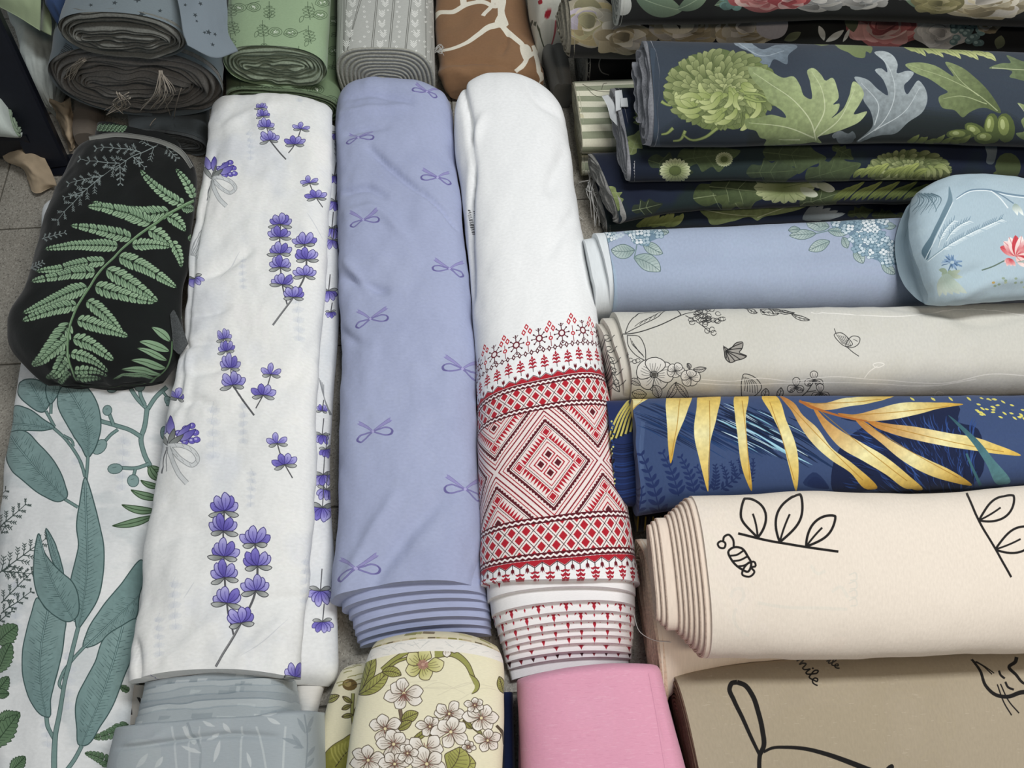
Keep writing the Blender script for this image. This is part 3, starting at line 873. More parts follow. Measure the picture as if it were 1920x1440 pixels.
        for dx, dy in ((0, -.46), (-.27, 0), (.27, 0)):
            def dm(s): return np.array([P(xx + dx, sn - up*p + (dy - s*1.25)*p), P(xx + dx + s*.8, sn - up*p + dy*p), P(xx + dx, sn - up*p + (dy + s*1.25)*p), P(xx + dx - s*.8, sn - up*p + dy*p)])
            c.fill(dm(.25), rc, uv=True); c.fill(dm(.12), '#f5efed', uv=True)
        q = P(xx, sn + .2*p); c.dot(q[0], q[1], .0042, rc, uv=True, n=8); c.dot(q[0], q[1], .002, '#f5efed', uv=True, n=8)
    # tiny printed selvage lines
    for x0_, dx in ((875, 0), (879, .5)):
        for k in range(15):
            yy = 394 + k*3.1
            c.line(A_((x0_ + dx + k*.28, yy), (x0_ + 2.4 + dx + k*.28, yy + rng.uniform(-.8, .8))), rng.uniform(1.0, 2.0), '#2a2a2c')
DRAW['red'] = d_red

def d_redlay(c, i):
    """staggered sprigs along the stepped folds"""
    e = c.R.L
    for k in range(-9, 10):
        u = k*.046 + (i % 2)*.023; 
        v = e - .010
        col = '#a92334'
        if i in (2, 3, 4, 5, 6):
            for sd in (-1, 1):
                c.line(curve([(u, v + .002), (u + sd*.005, v - .006), (u + sd*.0105, v + .001)], 8), .0036, col, uv=True, taper=True)
            c.fill(A_((u, v + .010), (u + .003, v + .003), (u, v - .004), (u - .003, v + .003)), col, uv=True)
            c.fill(A_((u + .023, v + .005), (u + .0247, v + .001), (u + .023, v - .002), (u + .0213, v + .001)), col, uv=True)
        elif i == 8:
            c.fill(A_((u, v + .009), (u + .006, v - .002), (u - .006, v - .002)), '#7c1f2c', uv=True); c.fill(A_((u + .023, v + .009), (u + .029, v - .002), (u + .017, v - .002)), '#3a1a20', uv=True)
        elif i == 7:
            c.line(curve([(u - .011, v - .006), (u, v + .004), (u + .011, v - .006)], 8), .0012, '#a97e86', uv=True)
            c.fill(A_((u, v + .008), (u + .004, v), (u - .004, v)), '#9c2636', uv=True)
    if i == 0:
        for k in range(-9, 10):
            u = k*.026; v = e - .03 + .004*(k % 3)
            for sd in (-1, 1): c.line(curve([(u, v), (u + sd*.006, v - .007), (u + sd*.009, v)], 8), .003, '#bd4a58', uv=True, taper=True, alpha=.8)
            c.fill(A_((u, v + .012), (u + .0028, v + .005), (u, v - .004), (u - .0028, v + .005)), '#a92334', uv=True)
DRAW['red_lay'] = d_redlay

# ---- black fern cloth -------------------------------------------------
def pinna(c, base, tip, wd, bend=0.0, f='#a3c09c', f2='#8aa987', ol='#26382a', n=None):
    base, tip = np.asarray(base, float), np.asarray(tip, float)
    L = np.hypot(*(tip - base))
    _, mid, nv, wv = ribbon_leaf(base, tip, wd, bend, 40)
    n = n or max(7, int(L / 7.0))
    for k in np.linspace(.04, .97, n):
        i = int(k*39); p0 = mid[i]; t = mid[min(39, i + 1)] - mid[max(0, i - 1)]; t = t/np.hypot(*t)
        ln = wd*.72*(1 - k)**.62*min(1, .62 + 3*k) + wd*.06
        for sd in (-1, 1):
            d = nv[i]*sd*.74 + t*.7; d /= np.hypot(*d)
            q = p0 + d*ln
            pl, m, _, _ = ribbon_leaf(p0, q, L/n*.98, 0, 10, .5, .55)
            c.fill(pl, f2 if sd > 0 else f, f, (p0, q)); c.line(np.vstack([pl, pl[:1]]), .8, ol, .95); c.line(m[:7], .6, ol, .6)
    c.line(mid, 1.2, '#31462f')

def twig(c, p0, p1, n, ln, col, w=2.0, bend=0.0, sub=True):
    """feathery sprig: stem with forked side twigs"""
    _, mid, nv, _ = ribbon_leaf(p0, p1, 1, bend, 30)
    c.line(mid, w, col, w2=w*.5)
    for j, k in enumerate(np.linspace(.08, .98, n)):
        i = int(k*29); t = mid[min(29, i+1)] - mid[max(0, i-1)]; t = t/np.hypot(*t)
        for sd in ((-1, 1) if sub else ((-1)**j,)):
            d = nv[i]*sd*.75 + t*.7; d /= np.hypot(*d); l = ln*(1.15 - .6*k)
            e = mid[i] + d*l
            c.line(curve([mid[i], mid[i] + d*l*.5 + t*l*.05, e], 8), w*.75, col, w2=w*.45)
            for kk in (.4, .65, .85):
                for s2 in (-1, 1):
                    dd = d*.75 + np.array([-d[1], d[0]])*s2*.7
                    b = mid[i] + d*l*kk; c.line(np.array([b, b + dd*l*.26]), w*.6, col)

def d_fern(c):
    c.mottle('#171b1b', .1, .5, .2, .6, 33)
    for p0, p1, n, l, b in (((296, 270), (185, 337), 5, 24, 3), ((225, 307), (150, 300), 5, 14, -2), ((262, 285), (180, 280), 6, 13, 3), ((195, 330), (128, 345), 5, 13, 0), ((185, 337), (106, 414), 6, 20, 2),
                            ((250, 296), (270, 312), 3, 9, 0), ((225, 310), (226, 345), 4, 11, 0), ((160, 360), (122, 372), 4, 8, 0), ((78, 448), (122, 436), 5, 9, 0), ((60, 505), (82, 494), 4, 9, 0), ((312, 275), (330, 300), 4, 12, 0)):
        twig(c, p0, p1, n, l, '#8f9a98', 1.7, b)
    rach = [(362, 376), (312, 405), (250, 447), (200, 495), (162, 545), (140, 585), (128, 625), (129, 672), (144, 716)]
    PL = [((345, 385), (262, 316), 22, -8), ((362, 372), (330, 320), 18, 3), ((320, 398), (172, 379), 30, -10), ((284, 419), (164, 388), 30, 8), ((247, 446), (131, 422), 26, 4), ((222, 460), (84, 469), 25, 6), ((198, 488), (69, 511), 24, 2),
          ((181, 511), (60, 530), 25, 6), ((165, 536), (42, 587), 28, 2), ((146, 572), (41, 601), 26, 5), ((131, 603), (58, 686), 38, -6), ((127, 635), (62, 684), 24, -3), ((126, 658), (86, 711), 24, -4), ((128, 680), (92, 712), 18, -2), ((132, 698), (110, 718), 14, 0),
          ((338, 390), (362, 392), 20, 0), ((312, 407), (347, 432), 24, -5), ((277, 430), (322, 462), 28, -4), ((322, 452), (339, 500), 20, -4), ((246, 459), (318, 462), 24, -3), ((220, 480), (332, 539), 30, -5), ((198, 505), (296, 566), 32, -3), ((176, 535), (290, 568), 30, 2),
          ((161, 563), (233, 633), 26, -6), ((143, 600), (241, 632), 28, -3), ((135, 634), (212, 673), 28, -6), ((132, 662), (202, 691), 22, -4), ((139, 694), (201, 700), 18, -2), ((144, 708), (190, 712), 14, 0),
          ((352, 450), (372, 440), 14, 0), ((345, 590), (358, 560), 16, 0), ((340, 600), (352, 580), 12, 0)]
    for b, t, w, bd in PL: pinna(c, b, t, w, bd)
    q = curve(rach, 60); c.line(q, 6.2, '#33482f', w2=4.6); c.line(q, 4.4, '#6f8f68', w2=3.4); c.line(q - 1, 1.2, '#a2bd99')
    st = curve([(322, 640), (320, 668), (312, 690), (294, 706), (280, 716)], 24); c.line(st, 3, '#5d7a58')
    for t, b, w in (((284, 614), (318, 640), 14), ((261, 641), (317, 658), 15), ((257, 653), (313, 675), 12), ((245, 675), (311, 690), 14), ((226, 692), (303, 701), 13), ((212, 706), (290, 708), 9), ((330, 600), (322, 640), 8)):
        pl, m, _, _ = ribbon_leaf(b, t, w, 3, 24, .8, .45); c.fill(pl, '#7f9d7c', '#93b08f', (b, t)); c.line(m, 1, '#33482f')
DRAW['fern'] = d_fern

# ---- eucalyptus ---------------------------------------------------------
def eleaf(c, outline, mid, f1='#8ba5a3', f2='#7a9695', ol='#3e5655', hatch=6.5, ln=.62, lw=2.0):
    o = closed(outline, 70); m = curve(mid, 40)
    c.fill(o, f1, f2, (m[0], m[-1]), tex=.05)
    # engraved side veins, kept inside the leaf
    seg = np.hypot(*np.diff(m, axis=0).T); L = seg.sum()
    for k in np.arange(.06, .95, hatch / L * .55):
        i = int(k*39); t = m[min(39, i+1)] - m[max(0, i-1)]; t = t/np.hypot(*t); nn = np.array([-t[1], t[0]])
        for sd in (-1, 1):
            rel = o - m[i]; al = rel @ t; ac = (rel @ nn)*sd
            ok = (np.abs(al) < 14) & (ac > 0)
            if not ok.any(): continue
            wd = ac[ok].max(); d = nn*sd*.86 - t*.5
            r = rng.uniform(.7, 1.0)
            s0 = 0.03 if rng.random() < .6 else .45
            c.line(np.array([m[i] + d*wd*s0, m[i] + d*wd*(.5 if s0 < .1 else .92)*r]), .95, ol, .75, w2=.4)
    c.line(np.vstack([o, o[:1]]), lw, ol); c.line(m, 4.0, ol, w2=2.0); c.line(m, 2.2, '#8fabaa', w2=.8)

def stem(c, pts, w, f='#7d9894', ol='#3e5655', n=40, w2=None):
    q = curve(pts, n); c.line(q, w + 2.2, ol, w2=None if w2 is None else w2 + 2.2); c.line(q, w, f, w2=w2)

def serr(c, p0, p1, wd, bend=0, f='#74906f', ol='#2f4530'):
    pl, m, nv, wv = ribbon_leaf(p0, p1, wd, bend, 30, .7, .45)
    z = wv * (1 + .28*((np.arange(30) % 4) / 3.0))
    o = np.vstack([m + nv*z[:, None], (m - nv*z[:, None])[::-1]])
    c.fill(o, f, '#5f7c5c', (p0, p1)); c.line(np.vstack([o, o[:1]]), 1.3, ol); c.line(m, 1.5, ol)
    for i in range(3, 27, 3):
        for sd in (-1, 1): c.line(np.array([m[i], m[min(29, i+3)] + nv[i]*sd*wv[i]*.8]), .9, ol, .8)

def d_euc(c):
    c.mottle('#d2d8da', .07, .5, .12, .6, 44, (1, 2.2)); c.mottle('#f6f7f6', .12, .55, .2, .7, 48)
    for x, y, s in ((150, 870, 26), (60, 890, 20), (230, 920, 24), (130, 1330, 26), (30, 1180, 22), (90, 1400, 20)): ghost_sprig(c, x, y, s)
    for p0, p1, n, l in (((-4, 990), (50, 945), 5, 20), ((-6, 1075), (88, 1008), 7, 26), ((0, 1070), (60, 1075), 5, 16), ((-4, 930), (10, 920), 2, 16), ((0, 1130), (60, 1070), 5, 18), ((0, 1150), (58, 1108), 5, 14), ((-4, 1165), (22, 1145), 3, 10), ((0, 1000), (10, 985), 2, 12)):
        twig(c, p0, p1, n, l, '#414f4c', 2.3)
    for b, t, w in (((300, 912), (264, 901), 11), ((298, 934), (246, 919), 14), ((290, 958), (229, 947), 14), ((286, 968), (211, 986), 14), ((300, 880), (276, 872), 12), ((297, 900), (280, 872), 14)):
        pl, m, _, _ = ribbon_leaf(b, t, w, -4, 24, .8, .45); c.fill(pl, '#6f8a6c', '#7e9a7b', (b, t)); c.line(np.vstack([pl, pl[:1]]), 1.5, '#33482f'); c.line(m, 1.3, '#33482f')
    serr(c, (-8, 1205), (32, 1172), 34); serr(c, (-10, 1260), (20, 1205), 30); serr(c, (-10, 1300), (14, 1268), 22); serr(c, (-10, 1350), (35, 1335), 30, 6); serr(c, (-12, 1400), (30, 1340), 34); serr(c, (-8, 1300), (14, 1300), 16); serr(c, (22, 1445), (48, 1418), 22)
    pinna(c, (242, 1357), (176, 1383), 26, -4, '#6f8a6c', '#5d785b', '#2c4029', 9); pinna(c, (215, 1440), (160, 1412), 24, 5, '#6f8a6c', '#5d785b', '#2c4029', 8); pinna(c, (243, 1295), (226, 1286), 14, 0, '#6f8a6c', '#5d785b', '#2c4029', 5)
    # berry branch
    for pts, w in (([(277, 768), (258, 748), (240, 720)], 6), ([(277, 768), (292, 745), (312, 726)], 6), ([(262, 720), (264, 742), (272, 760)], 5), ([(276, 766), (270, 805), (265, 820), (270, 850), (281, 874)], 7),
                   ([(265, 820), (245, 807), (215, 797), (190, 790)], 6), ([(213, 797), (205, 775)], 5), ([(221, 805), (208, 815), (196, 828)], 4), ([(279, 870), (255, 878), (228, 878)], 5), ([(254, 880), (250, 896)], 4), ([(305, 735), (316, 748)], 3), ([(268, 722), (282, 716), (300, 708)], 4)):
        stem(c, pts, w)
    for x, y, a, b, r in ((179, 786, 11, 9, 0), (202, 770, 8, 9, .2), (187, 838, 10, 16, .7), (216, 879, 14, 9, 0), (250, 902, 10, 11, 0), (212, 726, 12, 9, -.6), (262, 722, 10, 12, 0), (238, 716, 10, 6, 0), (316, 752, 10, 6, .9), (307, 812, 6, 12, 0)):
        c.dot(x, y, a + 1.2, '#3e5655', b + 1.2, r); c.dot(x, y, a, '#8aa4a2', b, r); c.line(A_((x - a*.4, y - b*.2), (x + a*.2, y - b*.35)), 1, '#3e5655', .7)
    # stems behind the leaves
    stem(c, [(100, 802), (120, 820), (140, 845), (155, 872), (161, 895)], 4); stem(c, [(95, 745), (94, 775)], 4); stem(c, [(85, 770), (102, 800)], 4); stem(c, [(119, 816), (138, 830), (139, 838)], 3)
    stem(c, [(122, 936), (148, 952)], 4)
    L = [([(37, 716), (34, 737), (50, 757), (82, 771), (90, 760), (90, 725), (70, 712)], [(56, 716), (72, 745), (86, 772)]),
         ([(88, 720), (108, 714), (112, 722), (102, 748), (95, 756)], [(104, 716), (96, 752)]),
         ([(29, 761), (50, 765), (80, 785), (101, 802), (88, 806), (50, 807), (20, 811), (24, 786)], [(22, 794), (60, 797), (101, 803)]),
         ([(120, 721), (142, 716), (160, 724), (180, 750), (189, 782), (186, 820), (175, 850), (167, 860), (155, 842), (125, 795), (107, 755), (109, 735)], [(122, 722), (150, 765), (165, 805), (168, 858)]),
         ([(20, 811), (42, 807), (75, 835), (105, 870), (122, 905), (127, 935), (118, 941), (82, 930), (45, 902), (20, 875), (15, 852)], [(22, 818), (60, 870), (100, 912), (126, 938)]),
         ([(162, 896), (172, 925), (185, 975), (195, 1025), (194, 1076), (185, 1118), (158, 1165), (146, 1180), (140, 1155), (132, 1100), (142, 1050), (148, 1025), (145, 987), (151, 945)], [(161, 905), (163, 980), (164, 1060), (157, 1130), (147, 1178)]),
         ([(87, 991), (105, 1020), (116, 1055), (120, 1080), (104, 1060), (93, 1030)], [(88, 995), (116, 1072)]),
         ([(70, 1120), (87, 1142), (124, 1162), (122, 1187), (116, 1229), (105, 1276), (96, 1311), (92, 1345), (82, 1342), (58, 1316), (43, 1279), (41, 1245), (45, 1202), (58, 1152)], [(90, 1145), (79, 1208), (77, 1279), (88, 1344)]),
         ([(72, 1000), (82, 1032), (113, 1070), (137, 1092), (148, 1120), (143, 1158), (133, 1165), (100, 1152), (74, 1123), (62, 1086), (62, 1050), (66, 1022)], [(73, 1005), (100, 1090), (140, 1166)]),
         ([(158, 1214), (163, 1186), (185, 1147), (224, 1097), (269, 1050), (274, 1080), (264, 1113), (253, 1160), (211, 1187), (170, 1212)], [(158, 1214), (210, 1165), (263, 1115)]),
         ([(195, 1197), (229, 1173), (252, 1160), (250, 1218), (232, 1271), (211, 1324), (190, 1358), (158, 1398), (150, 1398), (144, 1363), (145, 1311), (163, 1271), (179, 1240)], [(230, 1175), (211, 1245), (185, 1319), (153, 1397)])]
    stem(c, [(88, 1340), (92, 1365), (103, 1385)], 6)
    for o, m in L[:5]: eleaf(c, o, m)
    stem(c, [(167, 856), (165, 880), (162, 905)], 4)
    for o, m in L[5:]: eleaf(c, o, m)
    stem(c, [(158, 1213), (132, 1242), (117, 1266), (113, 1286), (119, 1291), (122, 1270)], 4)
    stem(c, [(147, 1176), (134, 1229), (124, 1271), (113, 1334), (105, 1377), (103, 1445)], 6, w2=8); stem(c, [(153, 1398), (138, 1425), (122, 1448)], 6)
DRAW['euc'] = d_euc

# ---- helpers for painted leaves and line flowers ------------------------
def pleaf(c, outline, veins, f1, f2, ax, ol=None, vein='#dfe6b0', lw=1.0, smooth=True, tex=.12, vw=2.0, n=140):
    o = closed(outline, n) if smooth else np.asarray(outline, float)
    c.fill(o, f1, f2, ax, tex=tex)
    if ol: c.line(np.vstack([o, o[:1]]), lw, ol, .8)
    for v in veins: c.line(curve(v, 24), vw, vein, .75, taper=False, w2=.6)

def oleaf(c, p0, p1, wd, f1, f2, ol, bend=0, lw=1.2, veins=4, sy=1.0):
    pl, m, nv, wv = ribbon_leaf(p0, p1, wd, bend, 26, .75, .5)
    if f1: c.fill(pl, f1, f2 or f1, (p0, p1), tex=.06)
    c.line(np.vstack([pl, pl[:1]]), lw, ol); c.line(m, lw*.9, ol)
    for i in range(4, 22, max(1, 18//max(1, veins))):
        for sd in (-1, 1): c.line(np.array([m[i], m[min(25, i+4)] + nv[i]*sd*wv[min(25, i+3)]*.8]), lw*.6, ol, .7)

def lflower(c, x, y, r, n=5, fill=None, ol='#2b2b2b', lw=1.2, rot=0.0, sy=.8, lines=4, cen='#3a3a3a', wd=.95, fill2=None, jit=.12, pt=.55):
    for k in sorted(range(n), key=lambda k: math.cos(rot + k*2*math.pi/n)):
        a = rot + k*2*math.pi/n + rng.uniform(-jit, jit); ln = r*rng.uniform(.85, 1.1)
        tip = (x + math.sin(a)*ln, y - math.cos(a)*ln*sy)
        pl, m, nv, wv = ribbon_leaf((x, y), tip, r*wd, r*rng.uniform(-.1, .1) if pt > .6 else 0, 22, pt, .62)
        pl[:, 1] = y + (pl[:, 1] - y)
        if fill: c.fill(pl, fill2 or fill, fill, ((x, y), tip))
        c.line(np.vstack([pl, pl[:1]]), lw, ol)
        for q in range(lines):
            t = (q + 1)/(lines + 1)*2 - 1
            e = np.array([m[int(21*.35*kk)] + nv[int(21*.35*kk)]*wv[int(21*.35*kk)]*t*.8 for kk in np.linspace(.25, rng.uniform(1.4, 2.3), 5)])
            c.line(e, lw*.55, ol, .8)
    if cen: c.dot(x, y, r*.1, cen, r*.1*sy)

# ---- navy chrysanthemum cloth ---------------------------------------------
LG, MG, DG, YG = '#a9ba78', '#86985a', '#5b6b38', '#d6df92'
def mum(c, cx, cy, rx, ry, seed=1, dim=1.0, n=7):
    """incurved chrysanthemum: rings of strap petals, yellow towards the lower right"""
    r = random.Random(seed)
    sh = lambda h: rgb(h)*dim
    o = [(cx + rx*math.cos(a)*(1 + .04*math.sin(9*a)), cy + ry*math.sin(a)*(1 + .05*math.sin(11*a))) for a in np.linspace(0, 2*math.pi, 60, endpoint=False)]
    c.fill(o, sh('#5f7239'), sh('#7d8f48'), ((cx - rx, cy - ry), (cx + rx, cy + ry)))
    for k in range(n):
        q = 1 - k/(n + .5)
        m = int(34*q + 8)
        for j in range(m):
            a = 2*math.pi*(j + r.random()*.6)/m
            ox, oy = cx + rx*.12*(1 - q), cy + ry*.1*(1 - q)
            sw = .22 + .3*(1 - q)
            b = (ox + rx*(q - .34)*math.cos(a), oy + ry*(q - .34)*math.sin(a)); e = (ox + rx*(q + .03)*math.cos(a + sw), oy + ry*(q + .04)*math.sin(a + sw))
            lit = np.clip(.3 + .5*(1 - q) + .28*math.cos(a + 2.2) + r.uniform(-.2, .2), 0, 1)
            f = rgb('#75854a')*(1 - lit) + rgb('#c4cc84')*lit
            pl, mm, _, _ = ribbon_leaf(b, e, rx*.105*(.7 + .5*q), rx*.05*r.choice((-1, 1, 1)), 12, .42, .6)
            c.fill(pl, rgb('#56662f')*dim, f*dim, (b, e)); c.line(np.vstack([pl, pl[:1]]), .8, rgb('#46552a')*dim, .6)
    for j in range(34):                                # long curled straps
        a = r.uniform(-.6, 2.6); q = r.uniform(.1, .75)
        b = (cx + rx*q*math.cos(a), cy + ry*q*math.sin(a)); l = rx*r.uniform(.28, .5)
        t = a + 1.2 + r.uniform(-.5, .5)
        e = (b[0] + l*math.cos(t), b[1] + l*math.sin(t)*.8)
        pl, mm, _, _ = ribbon_leaf(b, e, rx*.1, l*.22*r.choice((-1, 1)), 16, .4)
        c.fill(pl, sh('#93a550'), sh('#cdd68c'), (b, e)); c.line(np.vstack([pl, pl[:1]]), .8, sh('#5b6c33'), .6)

def d_ch1(c):
    c.mottle('#2a323d', .2, .45, .3, .6, 60); c.mottle('#3a4450', .18, .55, .2, .4, 64, (1, .5)); c.soften = (.82, .86)
    # darker print ground along the lower half, with the roll's shading painted in
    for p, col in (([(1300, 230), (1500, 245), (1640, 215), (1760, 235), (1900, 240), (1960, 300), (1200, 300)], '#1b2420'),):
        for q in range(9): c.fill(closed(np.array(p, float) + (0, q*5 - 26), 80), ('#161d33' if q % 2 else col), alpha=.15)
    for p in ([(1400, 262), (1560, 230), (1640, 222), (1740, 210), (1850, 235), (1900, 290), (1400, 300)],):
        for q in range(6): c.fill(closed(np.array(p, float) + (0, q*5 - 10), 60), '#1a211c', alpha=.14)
    pleaf(c, [(1375, 78), (1400, 75), (1430, 92), (1455, 84), (1495, 88), (1478, 104), (1476, 120), (1450, 112), (1440, 128), (1425, 118), (1405, 96), (1390, 90)], [[(1385, 80), (1430, 105), (1470, 95)]], '#8b97a0', '#5c6872', ((1375, 78), (1470, 120)), vein='#aab4ba')
    mum(c, 1352, 168, 106, 74, 4)
    for p in ([(1262, 240), (1250, 250), (1240, 252)], [(1285, 245), (1275, 262), (1262, 264)], [(1345, 240), (1320, 258), (1295, 262), (1280, 252)], [(1240, 190), (1250, 196), (1258, 198)], [(1395, 175), (1425, 178), (1440, 186)], [(1395, 182), (1420, 190), (1436, 190)]):
        c.line(curve(p, 14), 7, '#65773a', w2=4); c.line(curve(p, 14), 4.5, '#9dae5c', w2=2)
    # right hand small leaves
    pleaf(c, [(1855, 127), (1880, 118), (1895, 117), (1887, 105), (1920, 115), (1950, 118), (1950, 150), (1905, 147), (1893, 143), (1898, 136)], [[(1860, 127), (1945, 132)]], '#7d9060', '#66794a', ((1855, 120), (1940, 140)))
    pleaf(c, [(1908, 193), (1930, 200), (1950, 210), (1950, 262), (1918, 262), (1905, 250), (1920, 246), (1915, 225), (1925, 215)], [[(1910, 195), (1945, 240)]], '#a4b674', '#5f7040', ((1908, 193), (1940, 260)))
    # grey leaf
    pleaf(c, [(1606, 266), (1637, 234), (1632, 208), (1620, 190), (1614, 165), (1602, 144), (1625, 148), (1647, 168), (1664, 179), (1656, 150), (1641, 130), (1652, 128), (1663, 136), (1659, 118), (1640, 97), (1652, 95), (1675, 105), (1683, 122), (1681, 137), (1702, 133), (1713, 136), (1705, 150), (1695, 160), (1701, 177), (1710, 165), (1722, 151), (1731, 160), (1739, 187), (1732, 207), (1702, 230), (1680, 250), (1650, 254)],
          [[(1609, 264), (1655, 230), (1678, 170), (1668, 130), (1648, 102)], [(1640, 245), (1700, 205), (1724, 165)], [(1640, 235), (1648, 200), (1615, 155)]], '#646d70', '#a3abad', ((1610, 265), (1700, 120)), vein='#c9d0d1')
    pleaf(c, [(1560, 255), (1575, 245), (1592, 250), (1598, 246), (1605, 258), (1598, 267), (1570, 266)], [], '#6f7679', '#4b5356', ((1560, 250), (1600, 266)))
    # green leaf on the right
    pleaf(c, [(1697, 122), (1722, 117), (1750, 122), (1788, 143), (1772, 117), (1800, 125), (1830, 147), (1860, 180), (1876, 212), (1842, 202), (1816, 212), (1806, 220), (1790, 207), (1766, 201), (1760, 182), (1777, 172), (1767, 165), (1740, 147), (1714, 136)],
          [[(1870, 208), (1830, 175), (1770, 145), (1705, 123)], [(1850, 195), (1800, 180), (1768, 185)], [(1835, 180), (1800, 150), (1780, 125)]], '#59693a', '#97a86c', ((1870, 210), (1720, 130)), vein='#c8d49a')
    for x, y, a, b, r in ((1858, 238, 14, 26, .1), (1885, 240, 18, 28, -.1), (1830, 245, 24, 12, .5), (1800, 252, 26, 10, 0), (1850, 258, 24, 12, 0)):
        c.dot(x, y, a, '#59692f', b, r); c.dot(x - a*.2, y - b*.15, a*.6, '#8a9a4a', b*.65, r); c.dot(x - a*.3, y - b*.25, a*.25, '#c0cc7e', b*.35, r)
    for k in range(7):
        x = 1700 + k*16; pl, m, _, _ = ribbon_leaf((x, 266), (x + 24, 252 + (k % 3)*4), 9, 3, 12); c.fill(pl, '#55642a', '#95a24e', ((x, 266), (x + 24, 252)))
    # big pale leaf
    pleaf(c, [(1402, 127), (1440, 132), (1470, 146), (1487, 143), (1500, 160), (1508, 180), (1520, 186), (1519, 155), (1515, 130), (1522, 127), (1540, 140), (1548, 151), (1560, 145), (1570, 165), (1572, 185), (1562, 196), (1574, 194), (1571, 208), (1559, 221), (1580, 205), (1592, 180), (1602, 152), (1612, 160), (1620, 175), (1612, 195), (1601, 214), (1626, 209), (1615, 225), (1585, 241), (1555, 251), (1533, 258), (1541, 267), (1525, 266), (1500, 269), (1460, 272), (1432, 272), (1437, 262), (1425, 258), (1418, 246), (1400, 240), (1396, 225), (1420, 221), (1445, 215), (1474, 219), (1470, 212), (1455, 200), (1440, 190), (1430, 170), (1412, 150)],
          [[(1530, 264), (1522, 232), (1490, 190), (1440, 155), (1412, 136)], [(1526, 248), (1546, 205), (1540, 165), (1522, 134)], [(1532, 257), (1570, 228), (1603, 168)], [(1526, 258), (1480, 240), (1404, 230)], [(1500, 262), (1460, 262)]],
          '#7f9155', '#b6c689', ((1420, 260), (1560, 150)), vein='#e3ebbb', vw=2.6, n=220)
    c.fill(closed([(1565, 84), (1600, 82), (1636, 92), (1632, 100), (1624, 96), (1622, 107), (1605, 107), (1590, 98), (1575, 92)], 40), '#8fa064', '#75874c', ((1565, 84), (1630, 105)))
    c.fill(closed([(1520, 78), (1560, 78), (1552, 84), (1530, 83)], 20), '#7c8d54')
    for k in range(15):
        x = 1690 + k*11; pl, m, _, _ = ribbon_leaf((x, 84 + k*.9), (x + 24, 97 + k*.7 + (k % 3)*4), 9, -2, 12); c.fill(pl, '#7c8d3e', '#d8e08c', ((x, 84), (x + 26, 104))); c.line(m, .8, '#5e6d30', .6)
    c.line(curve([(1225, 90), (1222, 150), (1228, 230), (1234, 275)], 30), 9, '#3c4a59', .5); c.line(curve([(1212, 80), (1212, 150), (1218, 270)], 30), 8, '#42525f', .6)
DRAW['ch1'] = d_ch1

def bud(c, x, y, r, sy=.8):
    for k in range(20):
        a = 2*math.pi*k/20
        b = (x + r*.35*math.cos(a), y + r*.35*math.sin(a)*sy); e = (x + r*math.cos(a), y + r*math.sin(a)*sy)
        pl, m, _, _ = ribbon_leaf(b, e, r*.3, 0, 10, .6); c.fill(pl, '#8c9a58', '#e2e8b4', (b, e)); c.line(m, .8, '#4a5a2b', .5)
    c.dot(x, y, r*.36, '#5a6a30', r*.36*sy)

def dark_ground(c, seed):
    c.soften = (.78, .9)
    c.mottle('#1c2a26', .12, .5, .15, .8, seed); c.mottle('#10182c', .15, .55, .15, .8, seed + 3)

LOBED = [(0, 0), (.12, .16), (.3, .14), (.33, .3), (.52, .24), (.58, .36), (.75, .22), (1, .02), (.8, -.1), (.62, -.28), (.5, -.2), (.36, -.34), (.3, -.18), (.12, -.2)]
def lobed(c, x, y, s, rot, f1, f2, sy=.8, vein='#9aa873', al=1.0):
    p = xf(LOBED, 0, 0, s, rot) * (1, sy) + (x, y)
    q = xf([(0, 0), (.5, .02), (.95, .02)], 0, 0, s, rot) * (1, sy) + (x, y)
    o = closed(p, 80); c.fill(o, f1, f2, (q[0], q[-1]), tex=.12, alpha=al)
    c.line(curve(q, 16), 1.8, vein, .7*al, w2=.6)
    for k, e in ((.25, (.33, .26)), (.45, (.56, .3)), (.25, (.36, -.28)), (.45, (.6, -.22))):
        w = xf([(k, 0), e], 0, 0, s, rot) * (1, sy) + (x, y); c.line(w, 1.2, vein, .6*al)

def d_ch2(c):
    dark_ground(c, 70)
    for a in ((1270, 300, 120, -.2, '#3f4f2b', '#4d5f35'), (1430, 285, 120, .1, '#39492a', '#465731'), (1510, 335, 110, -.35, '#3f4f2d', '#4a5b33'), (1400, 325, 100, -.1, '#34442a', '#3f4f2f'), (1560, 275, 50, .6, '#45562f', '#3a4a28'), (1215, 300, 90, .3, '#35452a', '#2e3c24')): lobed(c, *a, vein='#5f7044')
    bud(c, 1266, 320, 30, .82); bud(c, 1358, 298, 17, .85)
    mum(c, 1705, 318, 78, 36, 6, .92, 4)
    for k in range(9):
        x = 1600 + k*14; pl, m, _, _ = ribbon_leaf((x, 334), (x + 26, 318 - (k % 4)*4), 11, -4, 14, .5); c.fill(pl, '#5d6c2c', '#a3b153', ((x, 334), (x + 22, 316))); c.line(m, .9, '#46552a', .6)
    c.fill(closed([(1846, 270), (1868, 272), (1868, 290), (1860, 308), (1850, 306), (1850, 290)], 30), '#7a8488', '#50595e', ((1850, 270), (1860, 308)))
    lobed(c, 1868, 336, 64, -.9, '#55652f', '#6a7a40'); c.dot(1890, 312, 24, '#4d5d33', 26)
    # selvage strip at the end
    lobed(c, 1182, 290, 60, -1.3, '#7b8c4c', '#93a35f'); lobed(c, 1196, 205, 46, 1.3, '#8a9b58', '#6a7b40')
DRAW['ch2'] = d_ch2
